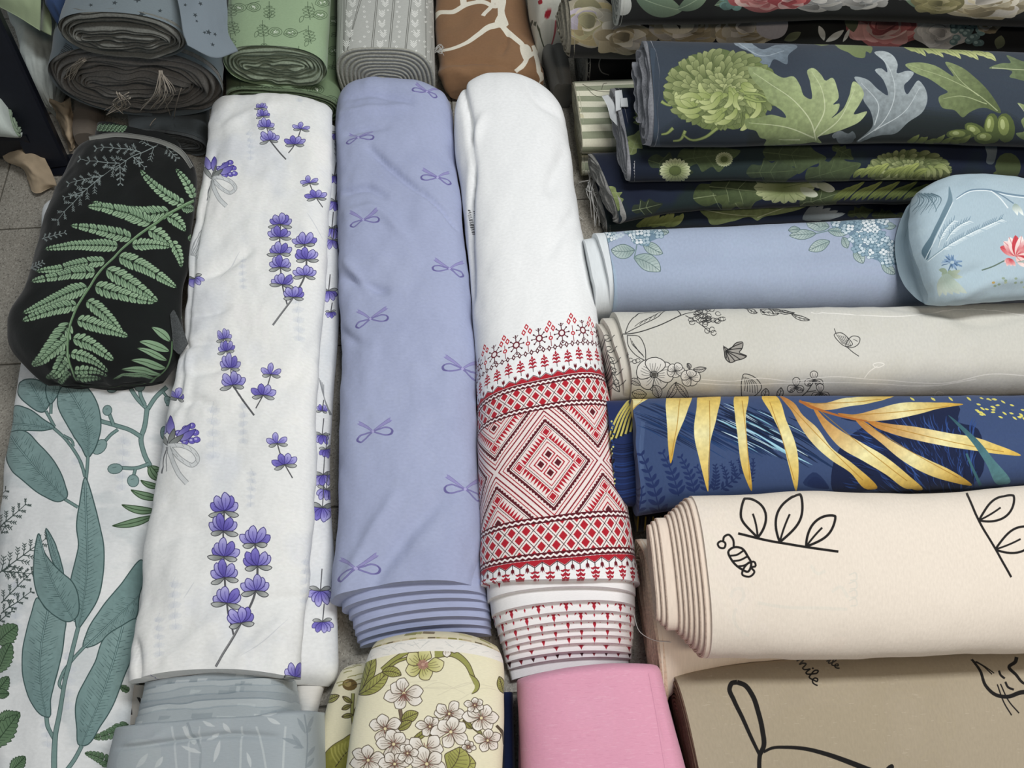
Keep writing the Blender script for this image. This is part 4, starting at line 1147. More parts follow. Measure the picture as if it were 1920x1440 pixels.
def d_ch3(c):
    dark_ground(c, 80)
    for a in ((1300, 372, 150, -.22, '#46562c', '#66773f'), (1330, 350, 120, .1, '#3a4a26', '#55663a'), (1185, 395, 60, -.3, '#2d3a28', '#26321f'), (1500, 385, 90, -.4, '#41522e', '#54643a')): lobed(c, *a)
    for k in range(16):
        a = k*2*math.pi/16; x, y = 1470, 352
        pl, m, _, _ = ribbon_leaf((x, y), (x + 58*math.cos(a), y + 30*math.sin(a)), 20, 0, 14, .5); c.fill(pl, '#6b7b3d', '#b7c084', ((x, y), (x + 55*math.cos(a), y + 30*math.sin(a)))); c.line(m, 1, '#4c5a2e', .6)
    for k, (x, y) in enumerate(((1535, 345), (1552, 352), (1520, 362))):
        pl, m, _, _ = ribbon_leaf((x - 20, y - 10), (x + 14, y + 4), 16, 2, 14, .5); c.fill(pl, '#a4ad86', '#d5d9bf', ((x - 20, y - 10), (x + 14, y)))
    for k in range(14):
        x = 1560 + k*11; pl, m, _, _ = ribbon_leaf((x, 378 - k*.3), (x + 40, 350 - (k % 3)*5), 9, -3, 14, .6); c.fill(pl, '#5c6b2b', '#98a74c', ((x, 376), (x + 36, 352))); c.line(m, .8, '#46552a', .6)
    lobed(c, 1140, 350, 60, 1.2, '#8a9a54', '#6b7b3f')
DRAW['ch3'] = d_ch3
def d_ch4(c):
    dark_ground(c, 90)
    pleaf(c, [(1308, 388), (1350, 392), (1400, 385), (1420, 390), (1440, 380), (1500, 376), (1540, 372), (1500, 392), (1460, 402), (1430, 408), (1420, 414), (1410, 408), (1370, 416), (1330, 418), (1326, 408), (1318, 402)], [[(1312, 392), (1370, 402), (1420, 405)], [(1420, 408), (1470, 390), (1530, 376)]], '#76874a', '#8a9a5c', ((1310, 390), (1520, 380)))
    for k in range(8):
        x = 1192 + k*9; pl, m, _, _ = ribbon_leaf((x, 424), (x + 26, 404 - (k % 3)*4), 12, 4, 14, .5); c.fill(pl, '#5d6c2c', '#a3ad5a', ((x, 424), (x + 22, 400)))
    c.line(curve([(1216, 422), (1250, 418), (1280, 402)], 14), 3, '#8b9a4a')
    for k in range(5):
        pl, m, _, _ = ribbon_leaf((1505, 412), (1530 + k*14, 380 + k*5), 14, 2, 14, .6); c.fill(pl, '#5b6366', '#8d9598', ((1505, 412), (1560, 380)))
    for k in range(8): lobed(c, 1590 + k*45, 404, 50, -.3 + (k % 3)*.3, '#343f20', '#454f28', vein='#59642f')
DRAW['ch4'] = d_ch4

# ---- navy cloth with golden palms --------------------------------------------
def d_gol(c):
    c.mottle('#3f5178', .14, .5, .25, .5, 100); c.mottle('#2f3f62', .1, .58, .2, .4, 103)
    r = random.Random(3)
    c.line(curve([(1193, 770), (1196, 860), (1204, 960)], 30), 14, '#46597f', .55); c.line(curve([(1204, 790), (1203, 880)], 16), 8, '#5a6f94', .4)
    # feathered dark-blue fronds
    for k in range(90):
        x = r.uniform(1180, 1400); y = r.uniform(748, 800) + (x - 1180)*.12
        l = r.uniform(50, 120); c.line(curve([(x, y), (x + l*.5, y + l*.2), (x + l, y + l*.48)], 10), r.uniform(1.5, 4), r.choice(['#13254a', '#16305a', '#0f1f40', '#1d3a68']), .8, taper=True)
    for k in range(60):
        x = r.uniform(1330, 1480); y = 748 + r.uniform(0, 60) + (x - 1330)*.18
        l = r.uniform(40, 110); c.line(curve([(x, y), (x + l*.5, y + l*.24), (x + l, y + l*.55)], 10), r.uniform(2, 5), r.choice(['#0d1c38', '#12294d', '#0a1730']), .9, taper=True)
    for k in range(26):
        x = r.uniform(1335, 1450); y = 752 + r.uniform(0, 70) + (x - 1335)*.15
        l = r.uniform(25, 80); c.line(curve([(x, y), (x + l*.5, y + l*.22), (x + l, y + l*.5)], 8), r.uniform(.9, 2.6), r.choice(['#b7dbe6', '#7fb4c6', '#d9eef2']), .9, taper=True)
    for k in range(9):
        x = 1392 + k*7; c.line(curve([(x, 800 + k*4), (x + 40, 822 + k*4), (x + 75, 848 + k*3)], 10), 2.6, '#9fcede', .85, taper=True)
    # dark feathered leaf behind the gold
    c.fill(closed([(1560, 880), (1590, 820), (1620, 800), (1690, 775), (1760, 755), (1800, 762), (1796, 790), (1830, 800), (1845, 850), (1840, 890), (1800, 918), (1640, 920), (1560, 918)], 60), '#101b3c', alpha=.92)
    for k in range(260):
        x, y = r.uniform(1575, 1835), r.uniform(775, 912); a = .9 + (x - 1700)*.006
        l = r.uniform(15, 55); c.line(curve([(x, y), (x + l*.5*math.cos(a) - 4, y + l*.5*math.sin(a)), (x + l*math.cos(a), y + l*math.sin(a))], 8), r.uniform(.8, 2.8), r.choice(['#26427f', '#233c76', '#3a5a9a', '#0b1430', '#2c4b8a']), .85, taper=True)
    for k in range(3):
        c.fill(closed([(1505 + 8*k, 905), (1525, 885 + 8*k), (1555, 916)], 14), '#182850', alpha=.8)
    # silhouettes of small fronds at the lower left
    for b, t, n, l, cl in (((1238, 968), (1202, 850), 8, 20, '#1d2d5a'), ((1272, 930), (1242, 848), 7, 18, '#1d2e5c'), ((1302, 924), (1276, 856), 7, 15, '#1d2e5c'), ((1326, 922), (1306, 875), 5, 13, '#1d2e5c'), ((1338, 920), (1341, 872), 8, 11, '#1b2b55'),
                        ((1352, 918), (1405, 868), 7, 12, '#1b2b55'), ((1362, 900), (1353, 872), 5, 8, '#1b2b55'), ((1377, 893), (1370, 866), 5, 8, '#1b2b55'), ((1392, 886), (1384, 862), 5, 8, '#1b2b55'), ((1195, 960), (1200, 915), 4, 14, '#1d2d5a'), ((1404, 905), (1412, 860), 7, 8, '#1b2b55')):
        _, mid, nv, _ = ribbon_leaf(b, t, 1, 3, 30)
        c.line(mid, 2.4, cl)
        for k in np.linspace(.05, .98, n):
            i = int(k*29); d = mid[min(29, i+1)] - mid[max(0, i-1)]; d = d/np.hypot(*d)
            for sd in (-1, 1):
                e = mid[i] + (nv[i]*sd*.85 + d*.75)*l*(1.1 - .6*k); pl, m, _, _ = ribbon_leaf(mid[i], e, l*.42*(1.1 - .5*k), 0, 12, .7); c.fill(pl, cl)
    # golden leaflets
    G = [([(1183, 747), (1216, 745), (1196, 759), (1176, 777), (1174, 764)], (1205, 746), (1176, 776)),
         ([(1251, 740), (1297, 740), (1289, 770), (1271, 815), (1257, 869), (1252, 820), (1249, 780)], (1275, 742), (1257, 868)),
         ([(1309, 740), (1349, 740), (1344, 780), (1332, 830), (1328, 880), (1328, 922), (1312, 865), (1301, 800), (1306, 765)], (1330, 742), (1328, 920)),
         ([(1380, 740), (1400, 740), (1398, 780), (1402, 840), (1408, 920), (1395, 890), (1382, 810), (1378, 780)], (1390, 742), (1407, 918)),
         ([(1428, 740), (1453, 742), (1475, 790), (1491, 830), (1497, 890), (1493, 920), (1478, 870), (1464, 815), (1445, 775)], (1440, 744), (1494, 918)),
         ([(1462, 742), (1488, 755), (1504, 777), (1530, 800), (1560, 840), (1600, 870), (1643, 918), (1626, 918), (1594, 886), (1558, 862), (1519, 826), (1499, 797), (1484, 770)], (1466, 745), (1636, 918)),
         ([(1522, 757), (1547, 785), (1574, 806), (1612, 828), (1662, 858), (1702, 890), (1730, 918), (1700, 917), (1663, 891), (1618, 864), (1572, 836), (1544, 802)], (1525, 760), (1722, 918)),
         ([(1598, 779), (1625, 794), (1660, 820), (1700, 843), (1745, 864), (1785, 883), (1822, 909), (1780, 903), (1733, 887), (1688, 861), (1648, 828), (1613, 799)], (1600, 782), (1820, 908)),
         ([(1622, 788), (1660, 794), (1720, 801), (1780, 812), (1830, 820), (1870, 834), (1914, 854), (1870, 851), (1830, 845), (1770, 836), (1720, 826), (1670, 813), (1640, 801)], (1625, 791), (1912, 853)),
         ([(1570, 775), (1600, 777), (1640, 768), (1680, 757), (1740, 754), (1806, 758), (1760, 766), (1720, 777), (1670, 787), (1625, 790), (1590, 785)], (1575, 780), (1804, 758)),
         ([(1500, 753), (1540, 757), (1580, 747), (1605, 744), (1676, 742), (1630, 756), (1590, 762), (1550, 769), (1520, 766)], (1505, 757), (1670, 746))]
    for i, (o, a, b) in enumerate(G):
        warm = i >= 5
        c.fill(closed(o, 70), '#b0702e' if warm else '#d9b24a', '#c79a36' if i % 2 else '#d6b04e', (a, b), tex=.08, mid='#e6dda6')
        mid = curve([a, ((a[0]+b[0])/2 + (2 if i < 5 else 0), (a[1]+b[1])/2 + (0 if i < 5 else 3)), b], 20)
        c.line(mid[1:-2], 1.4, '#a5792e', .8)
    q = curve([(1498, 752), (1530, 766), (1575, 780), (1625, 790)], 24); c.line(q, 5, '#a8642c', w2=3)
    c.fill(closed([(1778, 778), (1832, 823), (1862, 860), (1892, 906), (1872, 909), (1850, 872), (1828, 836)], 50), '#2f5560', '#5d8a8f', ((1780, 780), (1885, 905)), tex=.1)
    c.line(curve([(1812, 850), (1826, 885), (1838, 910)], 12), 4, '#3a6570', w2=6)
    for k in range(34):
        x, y = 1826 + r.uniform(0, 100), 742 + r.uniform(0, 34); y += (x - 1826)*.12
        pl, m, _, _ = ribbon_leaf((x, y), (x + 9, y + 3 + r.uniform(-3, 4)), 3.4, 0, 8); c.fill(pl, '#d8cf6a')
    for x in (1706, 1745, 1778, 1812): pl, m, _, _ = ribbon_leaf((x, 744), (x + 9, 751), 4, 0, 8); c.fill(pl, '#d8cf6a')
DRAW['gol'] = d_gol
def d_gol1(c):
    for k in range(9): c.line(curve([(1136 + k*9, 800 - k*4 + 30), (1160 + k*6, 775), (1185 + k*5, 742)], 12), 4, '#c9bb62' if k % 1 == 0 else '#fff'); c.line(curve([(1140 + k*9, 830 - k*4), (1164 + k*6, 778), (1190 + k*5, 744)], 12), 3.4, '#141a22')
    for k in range(30): y = 830 + k*3.5; c.line(curve([(1140, y), (1165, y + 4), (1195, y - 2)], 8), 1.5, rng.choice(['#16264f', '#24407c', '#0d1734']), .8)
    for k in range(40): x = 1146 + rng.uniform(-3, 3); y = 790 + k*4; c.dot(x + k*.12, y, 2, rng.choice(['#c9c77a', '#11141a', '#24407c']))
DRAW['gol1'] = d_gol1
def d_gol2(c):
    for k in range(12): x = 1190 + k*7; c.line(curve([(x, 968), (x - 3, 1004)], 6), 3, '#8f7b2e' if k % 2 else '#24252c')
DRAW['gol2'] = d_gol2

# ---- pale grey cloth with line flowers ------------------------------------------
INK = '#2e2e2e'
def d_lin(c):
    c.mottle('#c6c4ba', .12, .5, .2, .5, 110); c.mottle('#d1cfc8', .15, .55, .2, .5, 113)
    L = lambda p, w=1.4, n=26, col=INK, al=1: c.line(curve(p, n), w, col, al)
    L([(1158, 627), (1180, 626), (1230, 612), (1277, 591)], 1.8); L([(1277, 591), (1272, 583), (1265, 574)], 1.8)
    L([(1172, 625), (1180, 605), (1197, 588), (1222, 585), (1247, 581)]); L([(1247, 581), (1235, 592), (1205, 608), (1173, 625)])
    for k in range(5): L([(1190 + k*9, 612 - k*4), (1200 + k*8, 604 - k*4), (1215 + k*6, 597 - k*3)], .9)
    L([(1176, 629), (1198, 631), (1209, 650), (1211, 677)]); L([(1176, 629), (1178, 648), (1190, 664), (1211, 677)])
    for k in range(6): L([(1182 + k*3, 634 + k*5), (1185 + k*4, 645 + k*4), (1195 + k*2.5, 655 + k*3)], 1.0)
    L([(1160, 632), (1164, 668), (1178, 690)], 1.3)
    for a in ([(1277, 591), (1300, 585), (1330, 578)], [(1285, 592), (1310, 606), (1330, 622)], [(1300, 590), (1325, 588)], [(1310, 606), (1322, 600)]): L(a, 1.3)
    for i in range(34):
        t = rng.random(); x = 1292 + t*66; y = 576 + rng.random()*30*(1 - .2*t) + t*4
        c.line(closed([(x + 5.5*math.cos(a), y + 3.8*math.sin(a)) for a in np.linspace(0, 6.28, 7)[:-1]], 16), 1.1, INK)
    for x, y in ((1326, 620), (1335, 618), (1338, 624), (1322, 608)): c.line(closed([(x + 5*math.cos(a), y + 5*math.sin(a)) for a in np.linspace(0, 6.28, 7)[:-1]], 16), 1.2, INK)
    for x, y in ((1174, 664), (1182, 675), (1190, 678), (1196, 676), (1172, 678)): c.line(closed([(x + 4.5*math.cos(a), y + 3.6*math.sin(a)) for a in np.linspace(0, 6.28, 7)[:-1]], 14), 1.1, INK)
    # blossoms
    lflower(c, 1226, 702, 40, 5, '#dcd9d2', INK, 1.4, .2, .85, 5); c.dot(1226, 702, 5, '#55534f', 4)
    for k in range(14): a = k*.45; c.dot(1226 + 7*math.cos(a), 702 + 6*math.sin(a), 1.2, INK)
    lflower(c, 1266, 695, 17, 5, '#dcd9d2', INK, 1.2, .5, .85, 4); lflower(c, 1294, 708, 20, 5, '#dcd9d2', INK, 1.2, .1, .85, 4)
    for p0, p1, w in (((1300, 692), (1324, 690), 10), ((1292, 692), (1288, 682), 8), ((1235, 745), (1225, 722), 18), ((1250, 748), (1268, 716), 14), ((1290, 748), (1266, 718), 12), ((1185, 735), (1212, 738), 18), ((1200, 722), (1180, 712), 12)): oleaf(c, p0, p1, w, '#d6d2ca', None, INK, 2, 1.2, 5)
    # butterflies
    for pts in ([(1357, 650), (1366, 655), (1382, 642), (1392, 641), (1391, 654), (1386, 660), (1400, 668), (1394, 672), (1380, 676), (1370, 680), (1360, 672), (1358, 660)],):
        c.fill(closed(pts, 50), '#9a968f'); c.line(np.vstack([closed(pts, 50), closed(pts, 50)[:1]]), 1.6, '#222')
        for e in ((1391, 643), (1391, 653), (1399, 668), (1388, 674), (1378, 677), (1368, 679), (1362, 672)): L([(1360, 658), ((1360 + e[0])/2, (658 + e[1])/2 - 1), e], 1.6, 8, '#222')
    L([(1361, 657), (1356, 648)], 1.2, 6)
    for pts in ([(1564, 627), (1575, 624), (1590, 634), (1598, 646), (1588, 650), (1572, 640)], [(1588, 640), (1600, 630), (1612, 634), (1610, 644), (1596, 652), (1586, 650)]):
        o = closed(pts, 40); c.line(np.vstack([o, o[:1]]), 1.3, INK)
    for k in range(6): L([(1568 + k*4, 627 + k*1), (1574 + k*4, 636 + k*2), (1580 + k*3, 645 + k)], .9, 8)
    L([(1587, 650), (1598, 660), (1610, 668)], 1.3); L([(1567, 625), (1564, 616)], 1.2, 6); L([(1600, 636), (1608, 640)], 1, 6)
    # buds along the lower edge
    o = closed([(1391, 712), (1394, 702), (1406, 703), (1420, 712), (1428, 726), (1420, 738), (1404, 745), (1392, 744), (1390, 730)], 40); c.line(np.vstack([o, o[:1]]), 1.4, INK)
    for k in range(6): L([(1394 + k*3, 706 + k), (1397 + k*4, 718), (1396 + k*5, 733 + k)], 1.0, 10)
    for x, y, s in ((1432, 738, 9), (1460, 736, 7)): oleaf(c, (x - 3, y + 10), (x + 4, y - 10), s*1.6, None, None, INK, 2, 1.3, 3)
    for x, y in ((1492, 716), (1526, 704), (1538, 728)):
        lflower(c, x, y + 8, 20, 3, '#d6d2ca', INK, 1.2, 0, .9, 3, None, .7); oleaf(c, (x, y + 10), (x - 12, y + 18), 6, None, None, INK, 0, 1.1, 2); oleaf(c, (x, y + 10), (x + 14, y + 16), 6, None, None, INK, 0, 1.1, 2)
    L([(1497, 748), (1512, 735), (1524, 718)], 1.6); L([(1512, 735), (1530, 732)], 1.4)
    for p0, p1, w in (((1425, 580), (1460, 588), 10), ((1400, 577), (1420, 586), 8), ((1440, 578), (1490, 586), 7), ((1484, 588), (1518, 600), 8), ((1400, 580), (1395, 574), 8)): oleaf(c, p0, p1, w, None, None, INK, 2, 1.2, 3)
    L([(1440, 577), (1480, 586), (1500, 592)], 1.3); L([(1166, 579), (1180, 577), (1200, 582)], 1.4)
    # white thread-like outlines
    for p in ([(1315, 711), (1370, 715), (1430, 709), (1480, 714), (1560, 706), (1650, 712), (1780, 717), (1850, 702), (1940, 705)], [(1300, 717), (1380, 722), (1470, 718), (1600, 717), (1760, 722), (1830, 710)], [(1620, 708), (1630, 696), (1645, 686)], [(1520, 586), (1600, 590), (1700, 592), (1780, 580), (1860, 582), (1940, 592)], [(1750, 745), (1758, 734), (1770, 738)]): L(p, 1.6, 40, '#ece9e2', .9)
    o = closed([(1636, 684), (1646, 680), (1658, 683), (1650, 688), (1640, 688)], 20); c.line(np.vstack([o, o[:1]]), 1.3, '#ece9e2')
DRAW['lin'] = d_lin
def d_linlay(c):
    L = lambda p, w=1.4, n=20: c.line(curve(p, n), w, INK)
    for k in range(5):
        y = 632 + k*21; x = 1134 + k*5.0
        L([(x - 10, y), (x + 4, y + 8), (x + 18, y - 4)], 1.2)
        c.line(closed([(x + 6*math.cos(a), y + 4*math.sin(a)) for a in np.linspace(0, 6.28, 7)[:-1]], 14), 1.1, INK)
    for k in range(2): oleaf(c, (1134 + 12*k, 660 + 40*k), (1152 + 10*k, 700 + 34*k), 14, None, None, INK, 3, 1.2, 3)
DRAW['lin_lay'] = d_linlay

# ---- hydrangea cloth ----------------------------------------------------------------
def cluster(c, pts, n, s, seed, cols=('#c6d3da', '#a9bcc6', '#dde3e6', '#8aa3b2'), sy=.75):
    r = random.Random(seed); o = closed(pts, 40)
    c.fill(o, '#5f7c8e', alpha=.75)
    lo, hi = o.min(0), o.max(0); k = 0; tries = 0
    while k < n and tries < n*12:
        tries += 1
        x, y = r.uniform(lo[0], hi[0]), r.uniform(lo[1], hi[1])
        a, b = o, np.roll(o, -1, 0)
        if (((a[:, 1] > y) != (b[:, 1] > y)) & (x < (b[:, 0]-a[:, 0])*(y-a[:, 1])/(b[:, 1]-a[:, 1]+1e-9) + a[:, 0])).sum() % 2 == 0: continue
        k += 1; f = r.choice(cols); ro = r.uniform(0, 1.5)
        for j in range(4):
            q = ro + j*math.pi/2; c.dot(x + s*.55*math.cos(q), y + s*.55*math.sin(q)*sy, s*.5, rgb('#54707f'), s*.5*sy, n=8)
        for j in range(4):
            q = ro + j*math.pi/2; c.dot(x + s*.55*math.cos(q), y + s*.55*math.sin(q)*sy, s*.4, f, s*.4*sy, n=8)
        c.dot(x, y, s*.14, '#5b7686', n=6)

def hleaf(c, p0, p1, wd, bend=0):
    oleaf(c, p0, p1, wd, '#8fa3a0', '#b9c6c3', '#5b6f70', bend, 1.2, 5)

def d_hyd(c):
    c.mottle('#9aa4b8', .2, .5, .25, .5, 120, (1, .4)); c.mottle('#a9b7cc', .16, .55, .2, .5, 123)
    c.line(curve([(1150, 505), (1152, 530), (1154, 575)], 16), 10, '#a5b7c9', .7); c.line(curve([(1128, 445), (1146, 500), (1150, 580)], 20), 12, '#9db4c8', .6)
    hleaf(c, (1190, 468), (1146, 468), 26, -3); hleaf(c, (1205, 454), (1243, 474), 20, 2); hleaf(c, (1189, 482), (1238, 509), 32, -4); hleaf(c, (1226, 434), (1254, 436), 14); hleaf(c, (1128, 446), (1118, 462), 14)
    c.line(curve([(1195, 455), (1192, 470), (1189, 484)], 10), 2, '#6f8688')
    cluster(c, [(1176, 432), (1200, 426), (1228, 428), (1240, 440), (1222, 452), (1200, 456), (1185, 446)], 24, 9.5, 1, sy=.8); cluster(c, [(1130, 438), (1138, 434), (1150, 436), (1148, 448), (1134, 450)], 8, 8, 2, sy=.8)
    for x, y in ((1156, 444), (1164, 441)):
        for j in range(4): c.dot(x + 4*math.cos(j*1.57), y + 3*math.sin(j*1.57), 3, '#c3d0d8', 2.2, n=8)
    for a in (((1530, 438), (1480, 442), 18), ((1555, 425), (1512, 418), 24), ((1556, 452), (1517, 468), 20), ((1552, 432), (1590, 438), 16), ((1604, 465), (1618, 494), 20), ((1652, 492), (1678, 514), 18), ((1580, 445), (1590, 464), 14), ((1500, 430), (1478, 432), 12), ((1655, 424), (1680, 424), 14)): hleaf(c, *a)
    c.line(curve([(1530, 438), (1560, 432), (1590, 436)], 12), 2, '#6f8688')
    cluster(c, [(1562, 414), (1600, 408), (1655, 408), (1660, 420), (1650, 432), (1668, 455), (1690, 485), (1684, 495), (1650, 490), (1625, 480), (1600, 462), (1590, 438), (1572, 428)], 110, 9, 3, sy=.8)
DRAW['hyd'] = d_hyd

# ---- light blue bundle -----------------------------------------------------------------
def d_blu(c):
    c.mottle('#9fb3be', .1, .5, .2, .5, 130); c.mottle('#b4c6ce', .12, .55, .2, .4, 133)
    L = lambda p, w, col, w2=None, n=26: c.line(curve(p, n), w, col, 1, w2=w2)
    pl = closed([(1727, 480), (1745, 440), (1765, 400), (1777, 372), (1779, 350), (1784, 368), (1785, 378), (1770, 410), (1752, 445), (1733, 486)], 50); c.fill(pl, '#56707e', '#6f8794', ((1730, 480), (1780, 360)))
    L([(1733, 486), (1755, 445), (1786, 380)], 1.6, '#d5e0e4')
    for p0, p1, n, l in (((1738, 488), (1880, 410), 26, 11), ((1760, 462), (1790, 412), 9, 10), ((1775, 450), (1818, 412), 9, 10)):
        _, m, nv, _ = ribbon_leaf(p0, p1, 1, -6, 40); c.line(m, 2.6, '#7e96a1'); c.line(m + (0, 1.5), 1.4, '#dbe5e8')
        for k in np.linspace(.25, .98, n):
            i = int(k*39); t = m[min(39, i+1)] - m[max(0, i-1)]; t /= np.hypot(*t)
            for sd in (-1, 1): e = m[i] + (nv[i]*sd*.7 + t*.8)*l; c.line(np.array([m[i], e]), 2.2, '#71899a' if sd < 0 else '#dfe8ea', .9, w2=.6)
    for k in range(12): x = 1706 + k*4; L([(1712 + k*3, 362), (x + 14, 372), (1704 + k*4.5, 392 - k*.6 + (k % 3)*6)], 2.2, '#4d6470' if k % 2 else '#7a929d', .6)
    L([(1738, 364), (1752, 384), (1756, 396)], 2.4, '#5b7480', .8); L([(1792, 374), (1815, 360), (1850, 356), (1890, 364), (1940, 370)], 3, '#70889a'); L([(1792, 375), (1815, 362), (1850, 358), (1890, 367), (1940, 373)], 1.6, '#e6eef0')
    L([(1858, 357), (1875, 372), (1890, 390)], 2.2, '#e0e8ea'); L([(1858, 356), (1880, 368), (1900, 382)], 2.2, '#70889a')
    for k in range(6): pl, m, _, _ = ribbon_leaf((1902, 382), (1900 + k*4, 396 + (k % 3)*4), 7, 0, 10); c.fill(pl, '#8fa19a', '#e5ebe6', ((1902, 382), (1908, 400)))
    for k in range(60): a = rng.uniform(0, 6.28); q = rng.random()**.5; c.line(A_((1785 + 4*math.cos(a), 492 + 3*math.sin(a)), (1785 + 21*q*math.cos(a), 492 + 18*q*math.sin(a))), 3.4, rng.choice(['#5f7d9e', '#7d97b5', '#a9bccb', '#46617f']), .9, w2=1.4)
    for k in range(8): pl, m, _, _ = ribbon_leaf((1776, 512), (1760 + k*7, 506 + 12*(k % 3)), 9, 2, 12); c.fill(pl, '#8a9a86', '#c2cbbb', ((1776, 512), (1770 + k*6, 525)))
    for k in range(5): pl, m, _, _ = ribbon_leaf((1776, 512), (1762 + k*12, 556 - k*2), 16, 4, 14); c.fill(pl, '#94a59a', '#c7d0c4', ((1776, 512), (1770 + k*10, 556)))
    for k in range(11): a = -1.2 + k*.36; e = (1908 + 34*math.sin(a), 474 - 34*math.cos(a)); pl, m, _, _ = ribbon_leaf((1906, 480), e, 16, 2, 14, .6); c.fill(pl, '#b8353f' if k % 2 else '#e2b9b4', '#f0e5e0' if k % 3 else '#c94a52', ((1906, 480), e)); c.line(m, .9, '#a8323c', .7)
    for k in range(6): e = (1884 + k*4, 492 + (k % 2)*7); pl, m, _, _ = ribbon_leaf((1896, 484), e, 8, 1, 10); c.fill(pl, '#bf3a44', '#eacfc9', ((1896, 484), e))
    L([(1842, 506), (1860, 500), (1884, 488)], 2.4, '#5f7064')
    for k in range(10): c.dot(1850 + rng.uniform(0, 70), 528 + rng.uniform(-6, 10), 3, rng.choice(['#b79a5f', '#8fa08c', '#a9b59a']), 2)
DRAW['blu'] = d_blu

# ---- cream cloth: bold black lines (a plain leafy branch), a striped toy fish --------------
def branch_line(c, pts, leaves, w=5.0):
    K = '#1b1817'
    c.line(curve(pts, 60), w, K)
    for p0, p1, wd, b in leaves:
        pl, m, _, _ = ribbon_leaf(p0, p1, wd, b, 30, .75, .55)
        c.line(np.vstack([pl, pl[:2]]), w, K); c.line(m[:18], w*.8, K)

def d_cre(c):
    c.mottle('#e2d5c7', .2, .5, .25, .5, 140); c.mottle('#eae0d4', .18, .55, .2, .4, 143)
    K = '#1b1817'
    branch_line(c, [(1384, 1000), (1430, 1012), (1490, 1022), (1572, 1034)],
                [((1420, 1008), (1396, 934), 46, 6), ((1462, 1016), (1500, 930), 44, -4), ((1512, 1024), (1566, 968), 34, -3)], 4.6)
    branch_line(c, [(1812, 925), (1840, 985), (1872, 1040), (1896, 1082)], [((1836, 975), (1900, 930), 38, 4), ((1866, 1030), (1945, 990), 44, 4)], 4.2)
    # toy fish
    q = closed([(1366, 1033), (1376, 1026), (1390, 1028), (1402, 1044), (1408, 1056), (1402, 1072), (1388, 1066), (1372, 1050)], 40)
    c.line(np.vstack([q, q[:1]]), 4.2, K)
    for a in ([(1367, 1042), (1382, 1040), (1393, 1033)], [(1372, 1052), (1388, 1050), (1400, 1044)], [(1382, 1062), (1396, 1060), (1405, 1054)]): c.line(curve(a, 12), 3.6, K)
    q = closed([(1403, 1056), (1414, 1054), (1416, 1062), (1408, 1064), (1414, 1072), (1406, 1081), (1392, 1078)], 30); c.line(np.vstack([q, q[:1]]), 3.8, K)
    c.line(curve([(1376, 1027), (1374, 1010), (1366, 1002), (1358, 1006), (1356, 1016)], 20), 4, K)
    q = closed([(1353, 1014), (1360, 1018), (1358, 1027), (1349, 1026), (1346, 1019)], 24); c.line(np.vstack([q, q[:1]]), 3.8, K)
    # the reverse side of the print showing through, very faint
    G = '#dfd8cc'
    for p in ([(1370, 1120), (1376, 1106), (1390, 1104), (1394, 1120), (1384, 1132)], [(1380, 1140), (1376, 1160), (1386, 1180), (1404, 1192)], [(1420, 1130), (1470, 1138), (1540, 1140), (1588, 1142)], [(1520, 1060), (1535, 1075), (1548, 1070)], [(1560, 1110), (1575, 1100), (1590, 1120)]):
        c.line(curve(p, 20), 6, G, .8)
    for k, ch in enumerate(range(4)): c.line(curve([(1592, 1078 + k*16), (1604, 1074 + k*16), (1606, 1086 + k*16), (1594, 1088 + k*16)], 14), 2.4, '#d9d4c9', .9)
DRAW['cre'] = d_cre

# ---- beige linen: loops, face and handwriting ------------------------------------------------
def script(c, x, y, dx, dy, s, letters, w):
    """joined handwriting along the direction (dx, dy)"""
    l = math.hypot(dx, dy); ux, uy = dx/l, dy/l; nx, ny = uy, -ux            # up of the letters
    G = {'m': ([(0, 0), (.05, .5), (.12, .85), (.2, .9), (.22, .4), (.24, 0), (.3, .6), (.42, .92), (.46, .5), (.48, 0), (.55, .6), (.66, .92), (.72, .5), (.76, .06), (.86, .1)], .86),
         'i': ([(0, .1), (.1, .5), (.18, .9), (.18, .4), (.22, .04), (.32, .12)], .32),
         'l': ([(0, .12), (.14, .7), (.26, 1.5), (.2, 1.75), (.1, 1.5), (.12, .6), (.2, .06), (.32, .12)], .32),
         'e': ([(0, .12), (.16, .36), (.32, .66), (.24, .92), (.1, .7), (.1, .25), (.24, .02), (.42, .16), (.52, .34)], .52)}
    o = 0
    for ch in letters:
        p, adv = G[ch]
        q = np.array([(x + (o + a)*s*ux + b*s*.36*nx, y + (o + a)*s*uy + b*s*.36*ny) for a, b in p])
        c.line(curve(q, 40), w, '#141210')
        if ch == 'i':
            a, b = o + .24, 1.3; c.dot(x + a*s*ux + b*s*.36*nx, y + a*s*uy + b*s*.36*ny, w*.7, '#141210')
        o += adv

